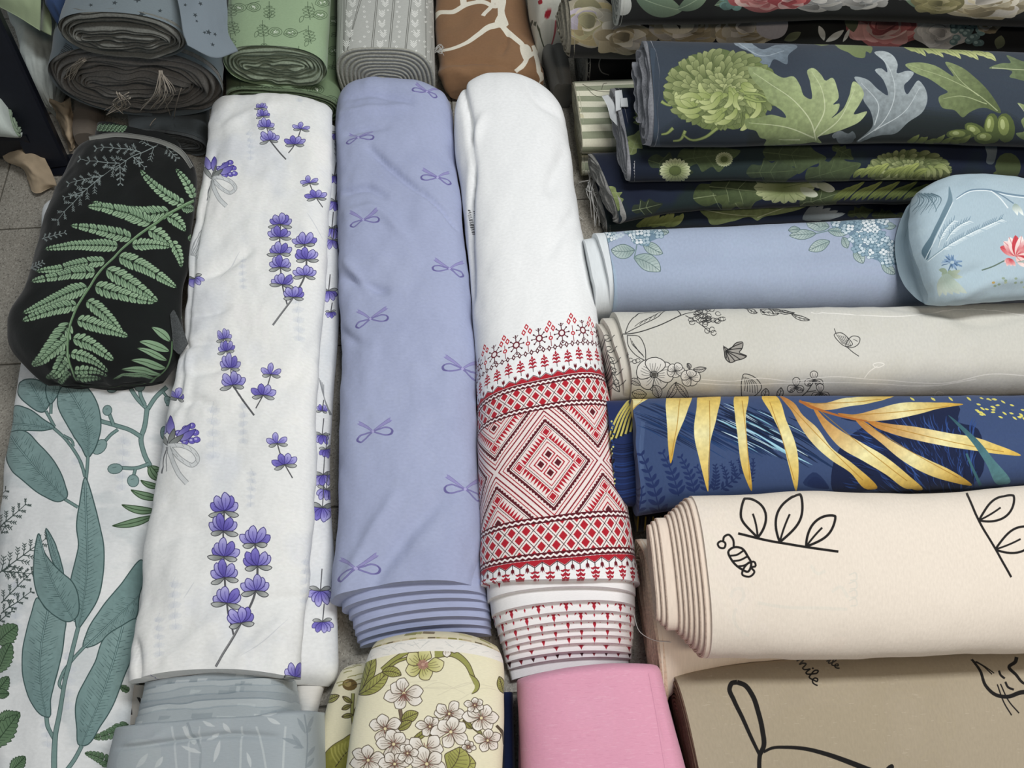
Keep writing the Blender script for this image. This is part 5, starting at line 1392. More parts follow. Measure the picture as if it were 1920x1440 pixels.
def d_bei(c):
    c.mottle('#a29680', .16, .5, .25, .5, 150); c.mottle('#b0a48f', .1, .58, .2, .35, 153)
    for k in range(260):                                # slubs
        x, y = rng.uniform(1270, 1930), rng.uniform(1245, 1450); c.line(A_((x, y), (x + rng.uniform(3, 10), y + rng.uniform(-1, 1))), .8, rng.choice(['#c9beaa', '#a3967f']), .5)
    K = '#161413'
    def var(p, w0, w1, n=50): c.line(curve(p, n), w0, K, w2=w1)
    var([(1423, 1412), (1410, 1385), (1392, 1345), (1376, 1312), (1368, 1290), (1372, 1281), (1382, 1279)], 6, 9); var([(1382, 1279), (1396, 1284), (1410, 1302), (1422, 1335), (1430, 1370), (1432, 1400), (1424, 1416)], 9, 9)
    var([(1432, 1410), (1446, 1403), (1475, 1401), (1510, 1404), (1550, 1414), (1590, 1428), (1640, 1448)], 5, 11); c.line(curve([(1426, 1408), (1424, 1425), (1424, 1450)], 12), 8, K)
    c.fill(closed([(1660, 1443), (1674, 1433), (1676, 1436), (1672, 1446)], 14), K)
    script(c, 1489, 1232, 40, 54, 34, 'mile', 2.6); script(c, 1549, 1240, 32, 20, 24, 'ile', 2.4)
    var([(1822, 1236), (1838, 1258), (1848, 1285), (1866, 1302), (1890, 1306), (1915, 1298), (1940, 1298)], 4, 9)
    c.line(curve([(1820, 1237), (1842, 1248), (1860, 1264)], 12), 2, K); c.line(curve([(1830, 1240), (1850, 1252), (1864, 1262)], 12), 2, K)
    c.line(curve([(1873, 1257), (1876, 1265), (1884, 1272)], 10), 4, K); c.line(curve([(1885, 1278), (1890, 1288), (1901, 1293)], 10), 4, K)
    var([(1906, 1232), (1904, 1240), (1892, 1250), (1905, 1265), (1918, 1280), (1935, 1286)], 7, 4)
    for a in ([(1870, 1283), (1884, 1320), (1897, 1341)], [(1876, 1282), (1892, 1315), (1911, 1337)]): c.line(curve(a, 14), 2.4, K)
DRAW['bei'] = d_bei

# ---- cream blossom cloth --------------------------------------------------------------------
OLV, OLD, SEP = '#9a9a52', '#6f6f34', '#463a2c'
def oliveleaf(c, p0, p1, wd, bend=0): oleaf(c, p0, p1, wd, '#8e8f48', '#b3b268', SEP, bend, 1.3, 5)
def blossom(c, x, y, r, rot=0, yellow=False):
    lflower(c, x, y, r*1.08, rng.choice((5, 6)), '#e6e0ac' if yellow else '#f6f2ea', SEP, 1.2, rot, .82, 3, None, .66, '#a9a75c' if yellow else '#d3c6b6', .32, .85)
    for k in range(7): a = k*.9 + rot; c.line(A_((x, y), (x + r*.34*math.sin(a), y - r*.3*math.cos(a))), 1.6, '#7d5148', .85)
    c.dot(x, y, r*.09, '#e8dcae')

def d_yel(c):
    c.mottle('#e6dfbd', .1, .5, .2, .6, 160); c.mottle('#f0ebd2', .12, .55, .2, .5, 163)
    for k in range(6): c.line(curve([(700 + 30*k, 1290 + 14*(k % 3)), (760 + 30*k, 1280 + 10*(k % 2)), (820 + 26*k, 1276 + 12*(k % 3))], 20), 1.2, '#d3ccb4', .6)
    for p, w in (([(716, 1256), (740, 1236), (765, 1222), (790, 1215)], 7), ([(718, 1262), (745, 1240), (770, 1232)], 4)): stem(c, p, w, '#9a9a56', SEP)
    stem(c, [(815, 1226), (850, 1226), (875, 1245), (886, 1268), (892, 1282)], 14, '#9c9c5a', SEP, w2=5)
    c.fill(closed([(880, 1264), (893, 1272), (899, 1285), (894, 1296), (884, 1301), (890, 1290)], 24), '#9c9c5a'); c.line(curve([(880, 1264), (893, 1272), (899, 1285), (894, 1296), (884, 1301)], 20), 1.3, SEP)
    oliveleaf(c, (676, 1300), (700, 1218), 22, 4); oliveleaf(c, (674, 1302), (728, 1256), 26, 5); oliveleaf(c, (716, 1260), (752, 1266), 20, -4); oliveleaf(c, (924, 1224), (944, 1232), 18); oliveleaf(c, (944, 1300), (936, 1268), 16)
    for x, y, r, ro, yl in ((772, 1212, 24, 2.4, 1), (840, 1212, 22, 3.4, 0), (738, 1214, 14, 2.8, 1)): blossom(c, x, y, r, ro, yl)
    blossom(c, 793, 1246, 38, .25, True); c.dot(793, 1246, 10, '#b5847a', 9, alpha=.7)
    # white umbels
    stem(c, [(750, 1330), (752, 1352), (742, 1372), (730, 1392)], 5, '#7c6a5a', SEP); stem(c, [(780, 1385), (800, 1370), (830, 1362), (850, 1350)], 5, '#8a8a4e', SEP); stem(c, [(930, 1360), (940, 1372), (944, 1395)], 3, '#5a4d3a', SEP); stem(c, [(888, 1362), (900, 1375), (902, 1386)], 8, '#8a8a58', SEP, w2=4)
    for a in (((752, 1350), (784, 1336), 22), ((744, 1368), (772, 1352), 16), ((770, 1392), (806, 1366), 12), ((800, 1375), (826, 1374), 14), ((885, 1366), (868, 1350), 12), ((838, 1440), (892, 1430), 56)): oliveleaf(c, *a)
    oliveleaf(c, (840, 1446), (862, 1400), 50, 6)
    for x, y, r, ro in ((757, 1300, 34, .2), (722, 1366, 32, -.3), (738, 1395, 34, .4), (806, 1362, 24, .8), (842, 1338, 28, .5), (845, 1372, 34, .1), (902, 1346, 32, .3), (914, 1388, 26, -.2), (798, 1402, 34, .6), (690, 1425, 32, .1), (740, 1432, 30, .5), (800, 1432, 36, 0), (890, 1322, 18, .9), (764, 1412, 22, .3), (878, 1400, 14, 2)):
        blossom(c, x, y, r, ro)
    for k in range(5): c.line(A_((757, 1300), (748 + k*5, 1314)), 1.6, '#7d5148')
    # pale selvage along the end of the cloth
    U, V = c.coords(); band = (V > .014) & (V < .030)
    c.a[band] = rgb('#ebe7df'); c.a[(V <= .014)] = rgb('#dcd3b4')
    for k in range(26): x = rng.uniform(-.12, .12); c.line(A_((x, rng.uniform(.015, .029)), (x + .012, rng.uniform(.015, .029))), .0008, '#bfc1bd', .6, uv=True)
    for k in range(40): x = rng.uniform(-.13, .13); c.line(A_((x, .0125), (x + .012, .0125)), .002, rng.choice(['#4f4330', '#8a8444', '#c9b79a']), .8, uv=True)
    for k in range(16): x = rng.uniform(-.13, .13); c.line(A_((x, .004), (x + .02, .005)), .004, rng.choice(['#8f8d4c', '#c7bd8d', '#5a4a33']), .7, uv=True)
DRAW['yel'] = d_yel
def d_yel2(c):
    c.mottle('#e6dfbd', .1, .5, .2, .6, 165)
    pleaf(c, [(602, 1440), (606, 1418), (620, 1400), (642, 1386), (662, 1376), (672, 1380), (668, 1440), (640, 1450), (610, 1450)], [], '#7d7b34', '#a8a453', ((600, 1440), (665, 1385)), SEP, lw=1.4)
    c.line(curve([(628, 1438), (648, 1412), (664, 1400)], 14), 1.6, SEP); 
    for k in range(7): c.line(curve([(632 + k*5, 1432 - k*5), (622 + k*6, 1414 - k*3), (620 + k*7, 1402 - k*3)], 10), 3, '#c3bd6b', .6)
    stem(c, [(662, 1300), (660, 1330), (666, 1380)], 5, '#9a9a5a', SEP)
    for a in (((660, 1318), (642, 1306), 9), ((658, 1322), (640, 1330), 9), ((662, 1340), (640, 1344), 9), ((664, 1345), (672, 1322), 9)): oliveleaf(c, *a)
    oliveleaf(c, (606, 1316), (636, 1304), 14); c.dot(656, 1284, 14, '#6f5a34', 11); c.dot(652, 1282, 7, '#a3905e', 6)
    for k in range(12): y = rng.uniform(1240, 1292); x = rng.uniform(630, 672); c.line(curve([(x, y + 4), (x + 8, y + 1), (x + 16, y)], 8), 1.6, rng.choice([SEP, '#8a8446', '#8a8446']), .7)
DRAW['yel2'] = d_yel2

# ---- pink: slubby weave and two selvage lines --------------------------------------------------
def d_pnk(c):
    c.mottle('#e7aac1', .14, .5, .25, .5, 170); c.mottle('#dd99b3', .1, .58, .2, .35, 173)
    for k in range(420):
        x, y = rng.uniform(965, 1300), rng.uniform(1240, 1445); c.line(A_((x, y), (x + rng.uniform(4, 16), y - rng.uniform(0, 1))), .8, rng.choice(['#eec0d0', '#d28ea8']), .5)
    c.line(curve([(1216, 1262), (1230, 1340), (1246, 1440)], 20), 1.2, '#c98aa4', .8)
DRAW['pnk'] = d_pnk

# ---- bamboo -------------------------------------------------------------------------------------
def d_bam(c):
    c.mottle('#9fa9ae', .1, .5, .2, .5, 180); c.mottle('#b0b8bc', .12, .55, .2, .4, 183)
    S = lambda p, w, col, al=.8: c.line(curve(p, 20), w, col, al)
    for x0, x1 in ((322, 332), (352, 356), (372, 378), (453, 450), (480, 500), (535, 530)):
        S([(x0, 1362), ((x0 + x1)/2, 1395), (x1, 1450)], 4, '#c3cacc', .75)
    S([(352, 1355), (362, 1380), (372, 1392), (376, 1445)], 5, '#8b959b', .6); S([(345, 1362), (354, 1382), (366, 1394)], 7, '#cdd3d4')
    for p0, p1, w in (((340, 1398), (378, 1412), 8), ((400, 1430), (412, 1388), 9), ((386, 1388), (410, 1374), 8), ((418, 1355), (432, 1374), 9), ((380, 1352), (404, 1362), 7), ((500, 1345), (526, 1358), 8), ((488, 1340), (520, 1338), 6), ((255, 1440), (278, 1412), 10), ((290, 1440), (306, 1418), 9), ((470, 1440), (462, 1410), 7)):
        pl, m, _, _ = ribbon_leaf(p0, p1, w, 1, 16, .9); c.fill(pl, '#ccd2d3', alpha=.85)
    S([(570, 1340), (576, 1380), (572, 1450)], 3, '#8a949b')
    for p0, p1, w in (((568, 1400), (528, 1384), 9), ((566, 1405), (546, 1376), 8), ((572, 1376), (556, 1346), 8), ((574, 1370), (588, 1342), 8), ((570, 1402), (548, 1402), 6), ((574, 1420), (592, 1398), 8), ((572, 1374), (584, 1364), 6), ((572, 1440), (590, 1420), 8)):
        pl, m, _, _ = ribbon_leaf(p0, p1, w, 1, 16, .9); c.fill(pl, '#8b959c', alpha=.75)
    c.fill(closed([(220, 1440), (235, 1395), (265, 1385), (300, 1400), (290, 1450)], 30), '#b7bfc1', alpha=.4)
DRAW['bam'] = d_bam

# ---- sage green wreath cloth ---------------------------------------------------------------------
def rose(c, x, y, s, ol):
    for r in (1.0, .66, .36):
        q = closed([(x + s*r*math.cos(a)*(1 + .07*math.sin(5*a)), y + s*.62*r*math.sin(a)*(1 + .07*math.cos(4*a))) for a in np.linspace(0, 6.28, 12)[:-1]], 30); c.line(np.vstack([q, q[:1]]), 1.1, ol, .8)
    for k in range(6): c.dot(x + rng.uniform(-.3, .4)*s, y + rng.uniform(-.2, .15)*s, 1.2, '#dfe8d6')
def sprig(c, x, y, s, ang, ol, n=3):
    u = np.array([math.sin(ang), -math.cos(ang)*.75]); v = np.array([math.cos(ang), math.sin(ang)*.75])
    p0 = np.array([x, y]); c.line(np.array([p0, p0 + u*s]), 1.2, ol, .85)
    for k in range(n):
        b = p0 + u*s*(.2 + .27*k)
        for sd in (-1, 1):
            pl, m, _, _ = ribbon_leaf(b, b + (v*sd*.85 + u*.25*(-1))*s*.42, s*.16, 0, 12); c.line(np.vstack([pl, pl[:1]]), 1.0, ol, .8)
def d_grn(c):
    c.mottle('#a3ba97', .12, .5, .2, .5, 190); c.mottle('#93aa86', .1, .58, .2, .4, 193)
    O = '#4a5c44'
    for x, y in ((492, 50), (505, 15), (578, 60), (577, 15), (495, 85), (560, 98), (436, 45), (434, 12), (432, 75)): sprig(c, x, y, 30, 3.14 + rng.uniform(-.2, .2), O); sprig(c, x, y, 16, 0, O, 1)
    for x, y in ((516, 60), (545, 62), (449, 15), (476, 14), (600, 28), (604, 5)): rose(c, x, y, 13, O)
    for p in ([(532, 64), (558, 62), (575, 55)], [(503, 55), (495, 48)], [(460, 10), (487, 3)], [(590, 20), (584, 5)]): c.line(curve(p, 12), 1.1, O, .8)
    for x, y in ((484, 58), (508, 22), (568, 30), (578, 75)): pl, m, _, _ = ribbon_leaf((x, y), (x - 6, y + 12), 7, 0, 12); c.line(np.vstack([pl, pl[:1]]), 1, O, .8)
    g_top = c.R.px2uv(A_((525, 0)))[0, 1]
    v = g_top - .04
    while v > .03:                                    # repeat towards the far end
        for u in (-.09, -.03, .035, .095):
            for q in range(3):
                for sd in (-1, 1): c.line(curve([(u, v - q*.011), (u + sd*.009, v + .004 - q*.011), (u + sd*.015, v + .002 - q*.011)], 8), .0012, O, uv=True)
            c.line(A_((u, v + .008), (u, v - .03)), .0012, O, uv=True)
            for r_ in (.011, .007, .003): th = np.linspace(0, 6.28, 20); c.line(np.stack([u + .03 + r_*np.cos(th), v - .01 + r_*.7*np.sin(th)], 1), .0011, O, uv=True)
        v -= .075
DRAW['grn'] = d_grn
def d_grn2(c):
    c.mottle('#6f8462', .12, .5, .2, .5, 195)
    O = '#3d4c38'
    for x, y in ((466, 146), (520, 170), (500, 168), (594, 168), (620, 188), (626, 95), (624, 40), (560, 160)): rose(c, x, y, 13, O)
    for x, y in ((490, 150), (580, 180), (450, 170), (622, 130), (628, 70)): sprig(c, x, y, 22, rng.uniform(-1, 1), O, 2)
DRAW['grn2'] = d_grn2

# ---- striped bolt -----------------------------------------------------------------------------------
def d_stp(c):
    U, V = c.coords(); W_ = '#e6e6e0'
    for k, (xa, xb) in enumerate(((646, 637), (674, 660), (705, 693), (737, 726), (768, 757), (797, 791), (640, 634), (812, 806))):
        for off in (0, 3.2):
            q = c.R.px2uv(A_((xa + off, 0), (xb + off, 138))); d = (q[1] - q[0]) / (q[1, 1] - q[0, 1])
            c.line(A_(q[0] - d*q[0, 1], q[1]), .0011, '#55554f', uv=True)
    for k, (xa, xb) in enumerate(((660, 646), (721, 710), (782, 774))):
        for j in range(9):
            t = j/8; x = xa + (xb - xa)*t + 3*math.sin(j*2); y = -10 + 152*t
            for q in (-1, 1):
                for m in range(3): c.line(A_((x, y + 4 - m*3), (x + q*6, y - 2 - m*4)), 1.5, W_)
            c.dot(x + 5, y + 10, 1.6, W_); c.dot(x - 6, y + 12, 1.3, W_)
    for k, (xa, xb) in enumerate(((690, 676), (753, 742), (806, 800))):
        for j in range(16):
            t = j/15; x = xa + (xb - xa)*t + rng.uniform(-8, 8); y = -6 + 140*t
            c.dot(x, y, 2.4, W_, 1.9); c.dot(x, y, 1.2, '#b9bab4', .9)
    v_top = c.R.px2uv(A_((720, 0)))[0, 1]
    for col in range(-5, 6):                          # the same rows carried on to the far end
        v = v_top - .02
        while v > .02:
            u = col*.0375
            if col % 2 == 0:
                for q in (-1, 1):
                    for m in range(3): c.line(A_((u, v - m*.004), (u + q*.008, v - .006 - m*.005)), .0018, W_, uv=True)
            else: c.dot(u + rng.uniform(-.008, .008), v, .0024, W_, uv=True)
            v -= .026 if col % 2 == 0 else .012
DRAW['stp'] = d_stp

# ---- giraffe ------------------------------------------------------------------------------------------
def d_gir(c):
    c.mottle('#826246', .1, .5, .2, .5, 200)
    K = '#e4dfcf'
    L = lambda p, w, w2=None: c.line(curve(p, 40), w, K, w2=w2)
    L([(812, 38), (822, 24), (850, 20), (880, 6), (905, 2), (930, 10), (945, -6)], 7, 9); L([(870, 12), (866, -20)], 12); L([(905, 2), (886, -10)], 8)
    L([(938, 0), (938, 20), (940, 45), (958, 65), (980, 85), (988, 105), (984, 118), (966, 134)], 10, 8); L([(940, 44), (916, 52), (895, 66), (870, 82), (850, 90), (818, 96)], 11, 4)
    L([(984, 112), (1000, 100), (1012, 96)], 8); L([(1000, 85), (1006, 110), (1010, 135), (1018, 150)], 8)
    c.fill(closed([(925, -4), (948, -4), (946, 20), (952, 48), (940, 52), (928, 46), (936, 20)], 24), K); c.fill(closed([(976, 84), (990, 84), (996, 104), (984, 116), (978, 104)], 20), K)
    g0 = c.R.px2uv(A_((900, 0)))[0, 1]
    for k in range(7):                                # the patches go on towards the far end
        v = g0 - .05 - k*.11
        c.line(curve([(-.16, v + .02), (-.06, v - .02), (.01, v + .015), (.09, v - .015), (.16, v + .01)], 30), .010, K, uv=True)
        c.line(curve([(.02 - .05*(k % 2), v), (.03 - .07*(k % 2), v + .05), (0, v + .11)], 16), .010, K, uv=True)
DRAW['gir'] = d_gir

# ---- small dark stars -----------------------------------------------------------------------------------
def star(c, x, y, r, rot=0, sy=.75, col='#3a4246'):
    c.fill([(x + (r if k % 2 == 0 else r*.42)*math.sin(rot + k*math.pi/5), y - (r if k % 2 == 0 else r*.42)*math.cos(rot + k*math.pi/5)*sy) for k in range(10)], col)
def d_star(c):
    c.mottle('#66727a', .1, .5, .2, .5, 210); c.mottle('#78848a', .12, .56, .2, .4, 213)
    for x, y, r in ((376, 125, 6), (385, 134, 7), (382, 149, 6), (402, 153, 6), (135, 92, 4), (330, 60, 5), (360, 40, 6), (390, 60, 6), (410, 90, 5), (170, 100, 5), (300, 96, 4), (400, 20, 5)): star(c, x, y, r, rng.uniform(0, 1))
    for k in range(16):                                  # printed selvage marks on the left flank
        x, y = 124 - k*1.9, 82 + k*2.6; c.line(A_((x, y), (x + 11, y + 7)), 1.3 + (k % 3)*.5, '#2d3234', .85)
DRAW['star'] = d_star
def d_star1(c):
    c.mottle('#748087', .1, .5, .2, .5, 215)
    for x, y, r in ((170, 9, 5), (215, 5, 6), (258, 0, 8), (266, 26, 8), (196, 42, 7), (300, 20, 5), (320, 40, 5), (150, 26, 4), (230, 30, 4)): star(c, x, y, r, rng.uniform(0, 1))
DRAW['star1'] = d_star1

# ---- back row right: stripes, scroll, peonies, petals ------------------------------------------------------
def d_str(c):
    U, V = c.coords(); k = (np.abs(((U + .004) / .0335) % 1 - .5) < .25)
    c.a[k] = rgb('#8f947c'); c.a += ((fbm(U/.01, V/.05, 220) - .5)*.06)[..., None].astype(np.float32)
    for a in ([(1092, 158), (1112, 168), (1140, 172), (1180, 168)], [(1100, 165), (1115, 178), (1128, 182)], [(1128, 168), (1132, 158), (1138, 157)]): c.line(curve(a, 16), 1.0, '#5b5a4c')
    for x, y in ((1088, 210), (1094, 222), (1090, 238)): pl, m, _, _ = ribbon_leaf((x, y), (x - 8, y - 8), 7, 1, 12); c.fill(pl, '#c6c0a2')
DRAW['str'] = d_str
def d_blk(c):
    K = '#6d6c68'
    c.line(curve([(1150, 108), (1156, 104), (1150, 97), (1138, 97), (1127, 108), (1123, 122), (1128, 135), (1142, 141)], 40), 2.2, K); c.line(curve([(1104, 145), (1102, 137), (1106, 136)], 8), 2, K); c.line(curve([(1098, 122), (1108, 116)], 6), 2, K)
DRAW['blk'] = d_blk
def peony(c, x, y, r, cols, seed, sy=.8, n=26, dim=1.0):
    q = random.Random(seed)
    c.fill(closed([(x + r*1.0*math.cos(a)*(1 + .09*math.sin(5*a + seed)), y + r*sy*math.sin(a)*(1 + .09*math.cos(4*a))) for a in np.linspace(0, 6.28, 14)[:-1]], 50), rgb(cols[0])*dim*.8)
    for k in range(n):
        t = k/n; rr = r*(1 - t)**.8; a = q.uniform(0, 6.28); d = rr*.62
        px, py = x + d*math.cos(a), y + d*math.sin(a)*sy; s = r*(.5 - .25*t)
        f = rgb(q.choice(cols))*dim*q.uniform(.74, .96)
        o = closed([(px + s*math.cos(b)*(1 + .22*math.sin(3*b + k)), py + s*sy*math.sin(b)*(1 + .2*math.cos(2*b + k))) for b in np.linspace(0, 6.28, 9)[:-1]], 26)
        c.fill(o, f*.72, np.minimum(1, f*1.05), ((x, y), (px + s*math.cos(a), py + s*sy*math.sin(a)))); c.line(np.vstack([o, o[:1]]), 1.0, np.minimum(1, f*1.12), .6)
CR = ('#b7ad93', '#a89c7f', '#cbc4b2', '#9c8f72', '#d3ccc0')
PK = ('#a5605f', '#c08f89', '#b97773', '#d0b0a8', '#8d4a4b')
WH = ('#c9c6bf', '#b5b3ae', '#d5d2cc', '#a7a8a6')
def d_pe1(c):
    c.mottle('#1e211e', .12, .5, .2, .7, 230)
    peony(c, 1105, 40, 62, ('#b9b09a', '#a99a72', '#c9c2ae', '#b3aab4', '#98926f'), 1, .75, 30); peony(c, 1170, 70, 60, CR, 2, .5, 24)
    peony(c, 1290, 50, 72, CR, 3, .5, 30); peony(c, 1400, 50, 66, CR, 4, .55, 30); c.dot(1272, 48, 30, '#c4bda8', 16); c.fill(A_((1268, 46), (1276, 48), (1275, 55)), '#3a342c')
    c.fill(closed([(1430, 20), (1465, 22), (1478, 45), (1470, 66), (1450, 74), (1420, 60)], 30), '#a5a1a4')
    peony(c, 1660, 45, 72, PK, 5, .62, 34); peony(c, 1765, 62, 50, WH, 6, .62, 24)
    for k in range(26): x, y = 1810 + rng.uniform(-26, 30), 58 + rng.uniform(-30, 28); c.dot(x, y, 8, rgb('#5f7675')*rng.uniform(.8, 1.15), 6.5); c.dot(x - 1.5, y - 1.2, 4, '#839794', 3)
    peony(c, 1855, 45, 24, CR, 8, .7, 10)
    for p0, p1, w in (((1545, 76), (1535, 48), 12), ((1548, 78), (1582, 56), 12), ((1580, 78), (1592, 54), 7), ((1470, 76), (1502, 60), 16), ((1600, 60), (1590, 20), 26), ((1870, 92), (1878, 66), 20), ((1480, 30), (1500, 20), 10)):
        pl, m, _, _ = ribbon_leaf(p0, p1, w, 1, 16); c.fill(pl, '#4a4f3c' if w > 14 else '#a9aaa2', '#62664e' if w > 14 else '#c4c4bd', (p0, p1))
DRAW['pe1'] = d_pe1
def d_pe2(c):
    c.mottle('#1b1f1c', .12, .5, .2, .7, 240)
    for p0, p1, w in (((1190, -10), (1280, 20), 46), ((1270, 18), (1330, -20), 30), ((1340, 10), (1400, -20), 24), ((1740, 20), (1690, -10), 24)): pl, m, _, _ = ribbon_leaf(p0, p1, w, 4, 20); c.fill(pl, '#4c5c4c', '#65755f', (p0, p1)); c.line(m, 1.4, '#7d8b74')
    for k in range(14): x, y = 1370 + rng.uniform(-20, 30), 2 + rng.uniform(-14, 14); c.dot(x, y, 9, rgb('#56706a')*rng.uniform(.8, 1.1), 7)
    c.fill(closed([(1160, -10), (1178, -8), (1184, 14), (1178, 26), (1160, 28)], 20), '#a7a9a3')
    peony(c, 1430, -8, 60, PK, 11, .5, 28); peony(c, 1530, -10, 70, WH, 12, .45, 30); peony(c, 1480, -2, 40, ('#9c4548', '#b3605f', '#c5a09b'), 13, .45, 16); peony(c, 1620, -4, 46, WH, 14, .45, 20)
    peony(c, 1850, -2, 100, CR, 15, .36, 40); peony(c, 1760, 6, 50, ('#7d7752', '#8e8760', '#a69d78'), 16, .36, 18); peony(c, 1700, -16, 30, WH, 17, .5, 10)
DRAW['pe2'] = d_pe2
def d_ptl(c):
    c.mottle('#c6c4b6', .08, .5, .2, .5, 250)
    for p0, p1, w in (((1020, 24), (1034, 13), 9), ((1010, 8), (1016, 0), 8), ((1040, 40), (1052, 30), 8)): pl, m, _, _ = ribbon_leaf(p0, p1, w, 0, 14); c.fill(pl, '#9c1f2b')
    for x, y in ((991, 40), (996, 42), (1003, 46), (1010, 54), (1020, 60), (1028, 64)): c.dot(x, y, 3, '#4f5242', 4.5, .3)
DRAW['ptl'] = d_ptl

# ------------------------------------------------------------------ rolls of cloth
def extv(p, y):      # same edge line carried on towards the back of the shop
    return (p[0] + (744 - p[0]) * (p[1] - y) / (p[1] + 2260), y)
def exth(p, x):      # the same for lines running to the right
    return (x, p[1] - (x - p[0]) * (p[1] + 2236) / (51000 - p[0]))

def base_of(R):
    c = np.r_[(R.wa + R.wb).mean(0) / 2, R.zb.min()]
    return tuple(c)

def make_roll(R, label, group=None, base='#ffffff', draw=None, res=1900, name='fabric_roll', rough=.88,
              ends=(), body='outer_wrap', cat='fabric roll', mat=None, **kw):
    e = root(name, label, cat, base_of(R), group)
    cv = None
    if draw is not None:
        cv = Canvas(R, base, res, name='cloth_print'); draw(cv)
        m = cloth_mat('printed_cloth', img=cv.image(), rough=rough)
        U = kw
    else:
        m = mat or cloth_mat('plain_cloth', base, rough=rough)
    capped = {en[0] for en in ends}
    roll_body(R, body, None, e, mat=m, canvas=cv, cap0=0 not in capped, cap1=1 not in capped, **kw)
    for en in ends:
        end_layers(R, en[0], 'wound_edge', edge_mat(en[1]), e, **en[2])
    return e, cv, m

def make_layer(R, parent, mat, cv=None, name='layer', **kw):
    kw.setdefault('ns', 80); kw.setdefault('nt', 40); kw.setdefault('wr', (.0012, .08, .1))
    return roll_body(R, name, None, parent, mat=mat, canvas=cv, **kw)


# ---- white cloth with lavender sprigs: two rolls on top of each other
R = Roll([(402, 255), (400, 420), (395, 600), (375, 800), (350, 1000), (330, 1150), (318, 1284)],
         [(631, 245), (635, 400), (636, 560), (624, 760), (621, 900), (629, 1080), (633, 1284)], .078, 0, n=3.2, m=2.4, r1=.03, low1=.6)
make_roll(R, 'white cloth roll with upside-down lavender sprigs under the upright lavender roll', 'white lavender cloth rolls',
          '#eef0f0', DRAW.get('lav_low'), res=1700, seed=21, wr=(.004, .05, .3))
R_lav = Roll([(404, 190), (386, 280), (370, 400), (354, 522), (347, 640), (322, 742), (302, 875), (271, 1060), (250, 1224), (243, 1281)],
         [(624, 200), (621, 318), (614, 424), (607, 540), (596, 672), (592, 777), (588, 900), (580, 1050), (572, 1190), (566, 1274)],
         .156, .079, n=3.6, m=2.2, r0=.05, low0=.45, round_w=.97, bow0=.02, bow1=-.014)
make_roll(R_lav, 'white cloth roll with large upright purple lavender sprigs and ribbon bows', 'white lavender cloth rolls',
          '#f2f3f1', DRAW.get('lav'), seed=4, wr=(.0065, .055, .08), nt=200,
          creases=[([(401, 285), (372, 430), (352, 600), (336, 740)], .006, -.007), ([(402, 250), (460, 215), (520, 195)], .012, .004),
                   ([(380, 520), (420, 500), (470, 470)], .008, -.008), ([(350, 700), (400, 690), (440, 680)], .01, -.008),
                   ([(360, 590), (400, 585), (430, 575)], .007, -.007), ([(345, 650), (380, 640), (410, 640)], .007, -.007), ([(330, 760), (370, 750), (400, 760)], .009, -.008), ([(330, 790), (350, 720), (352, 660)], .008, .006),
                   ([(440, 1240), (500, 1190), (540, 1160)], .01, .006), ([(310, 1240), (360, 1200), (420, 1150)], .012, .005), ([(255, 1200), (262, 1240), (258, 1275)], .006, -.008), ([(490, 1130), (530, 1120), (575, 1122)], .008, -.005), ([(590, 640), (560, 700), (520, 740)], .012, -.005), ([(300, 1020), (340, 1000), (400, 990)], .012, -.005)])

# ---- lilac cloth with ribbon bows
R_bow = Roll([(636, 172), (633, 250), (634, 423), (639, 564), (643, 680), (640, 820), (637, 925), (630, 1050), (626, 1134)],
         [(848, 190), (851, 258), (871, 447), (882, 564), (889, 690), (894, 800), (900, 930), (903, 1040), (901, 1108)],
         .135, 0, n=3.4, m=2.2, r0=.06, low0=.5, round_w=.93, bow0=.03, bow1=-.012)
e_bow, cv, m_bow = make_roll(R_bow, 'lilac cloth roll printed with thin ribbon bows', None, '#aab2d0', DRAW.get('bow'), seed=8,
          wr=(.0065, .06, .10), nt=210,
          creases=[([(690, 275), (745, 325), (795, 365)], .008, -.013), ([(795, 362), (830, 395), (855, 430)], .005, -.011),
                   ([(640, 215), (700, 205), (760, 200)], .009, .008), ([(650, 250), (690, 240), (720, 240)], .009, -.009), ([(650, 185), (700, 178), (770, 190)], .008, -.008),
                   ([(645, 520), (690, 535), (725, 545)], .01, -.012), ([(650, 490), (670, 520), (690, 545)], .008, .010),
                   ([(700, 1090), (760, 1010), (830, 930)], .016, -.012), ([(640, 1120), (690, 1010), (740, 930)], .012, .009),
                   ([(640, 360), (690, 350), (720, 365)], .01, -.012), ([(650, 400), (700, 390), (760, 440)], .012, .010), ([(640, 620), (665, 640), (690, 645)], .009, -.007)])
lay = cloth_mat('lilac_cloth', '#a8b0cf')
for i, (a, b) in enumerate([((643, 1149), (914, 1120)), ((655, 1163), (917, 1133)), ((663, 1180), (920, 1148)), ((667, 1193), (921, 1164)), ((671, 1206), (922, 1178)), ((675, 1215), (922, 1192))]):
    k = (i + 1) * .013
    make_layer(Roll([(650 + i*4, 940), (648 + i*5, 1060), a], [(896, 940), (905, 1060), b], .132 - k, 0, n=3.6, m=2.4, bow1=-.010), e_bow, lay, seed=30 + i)

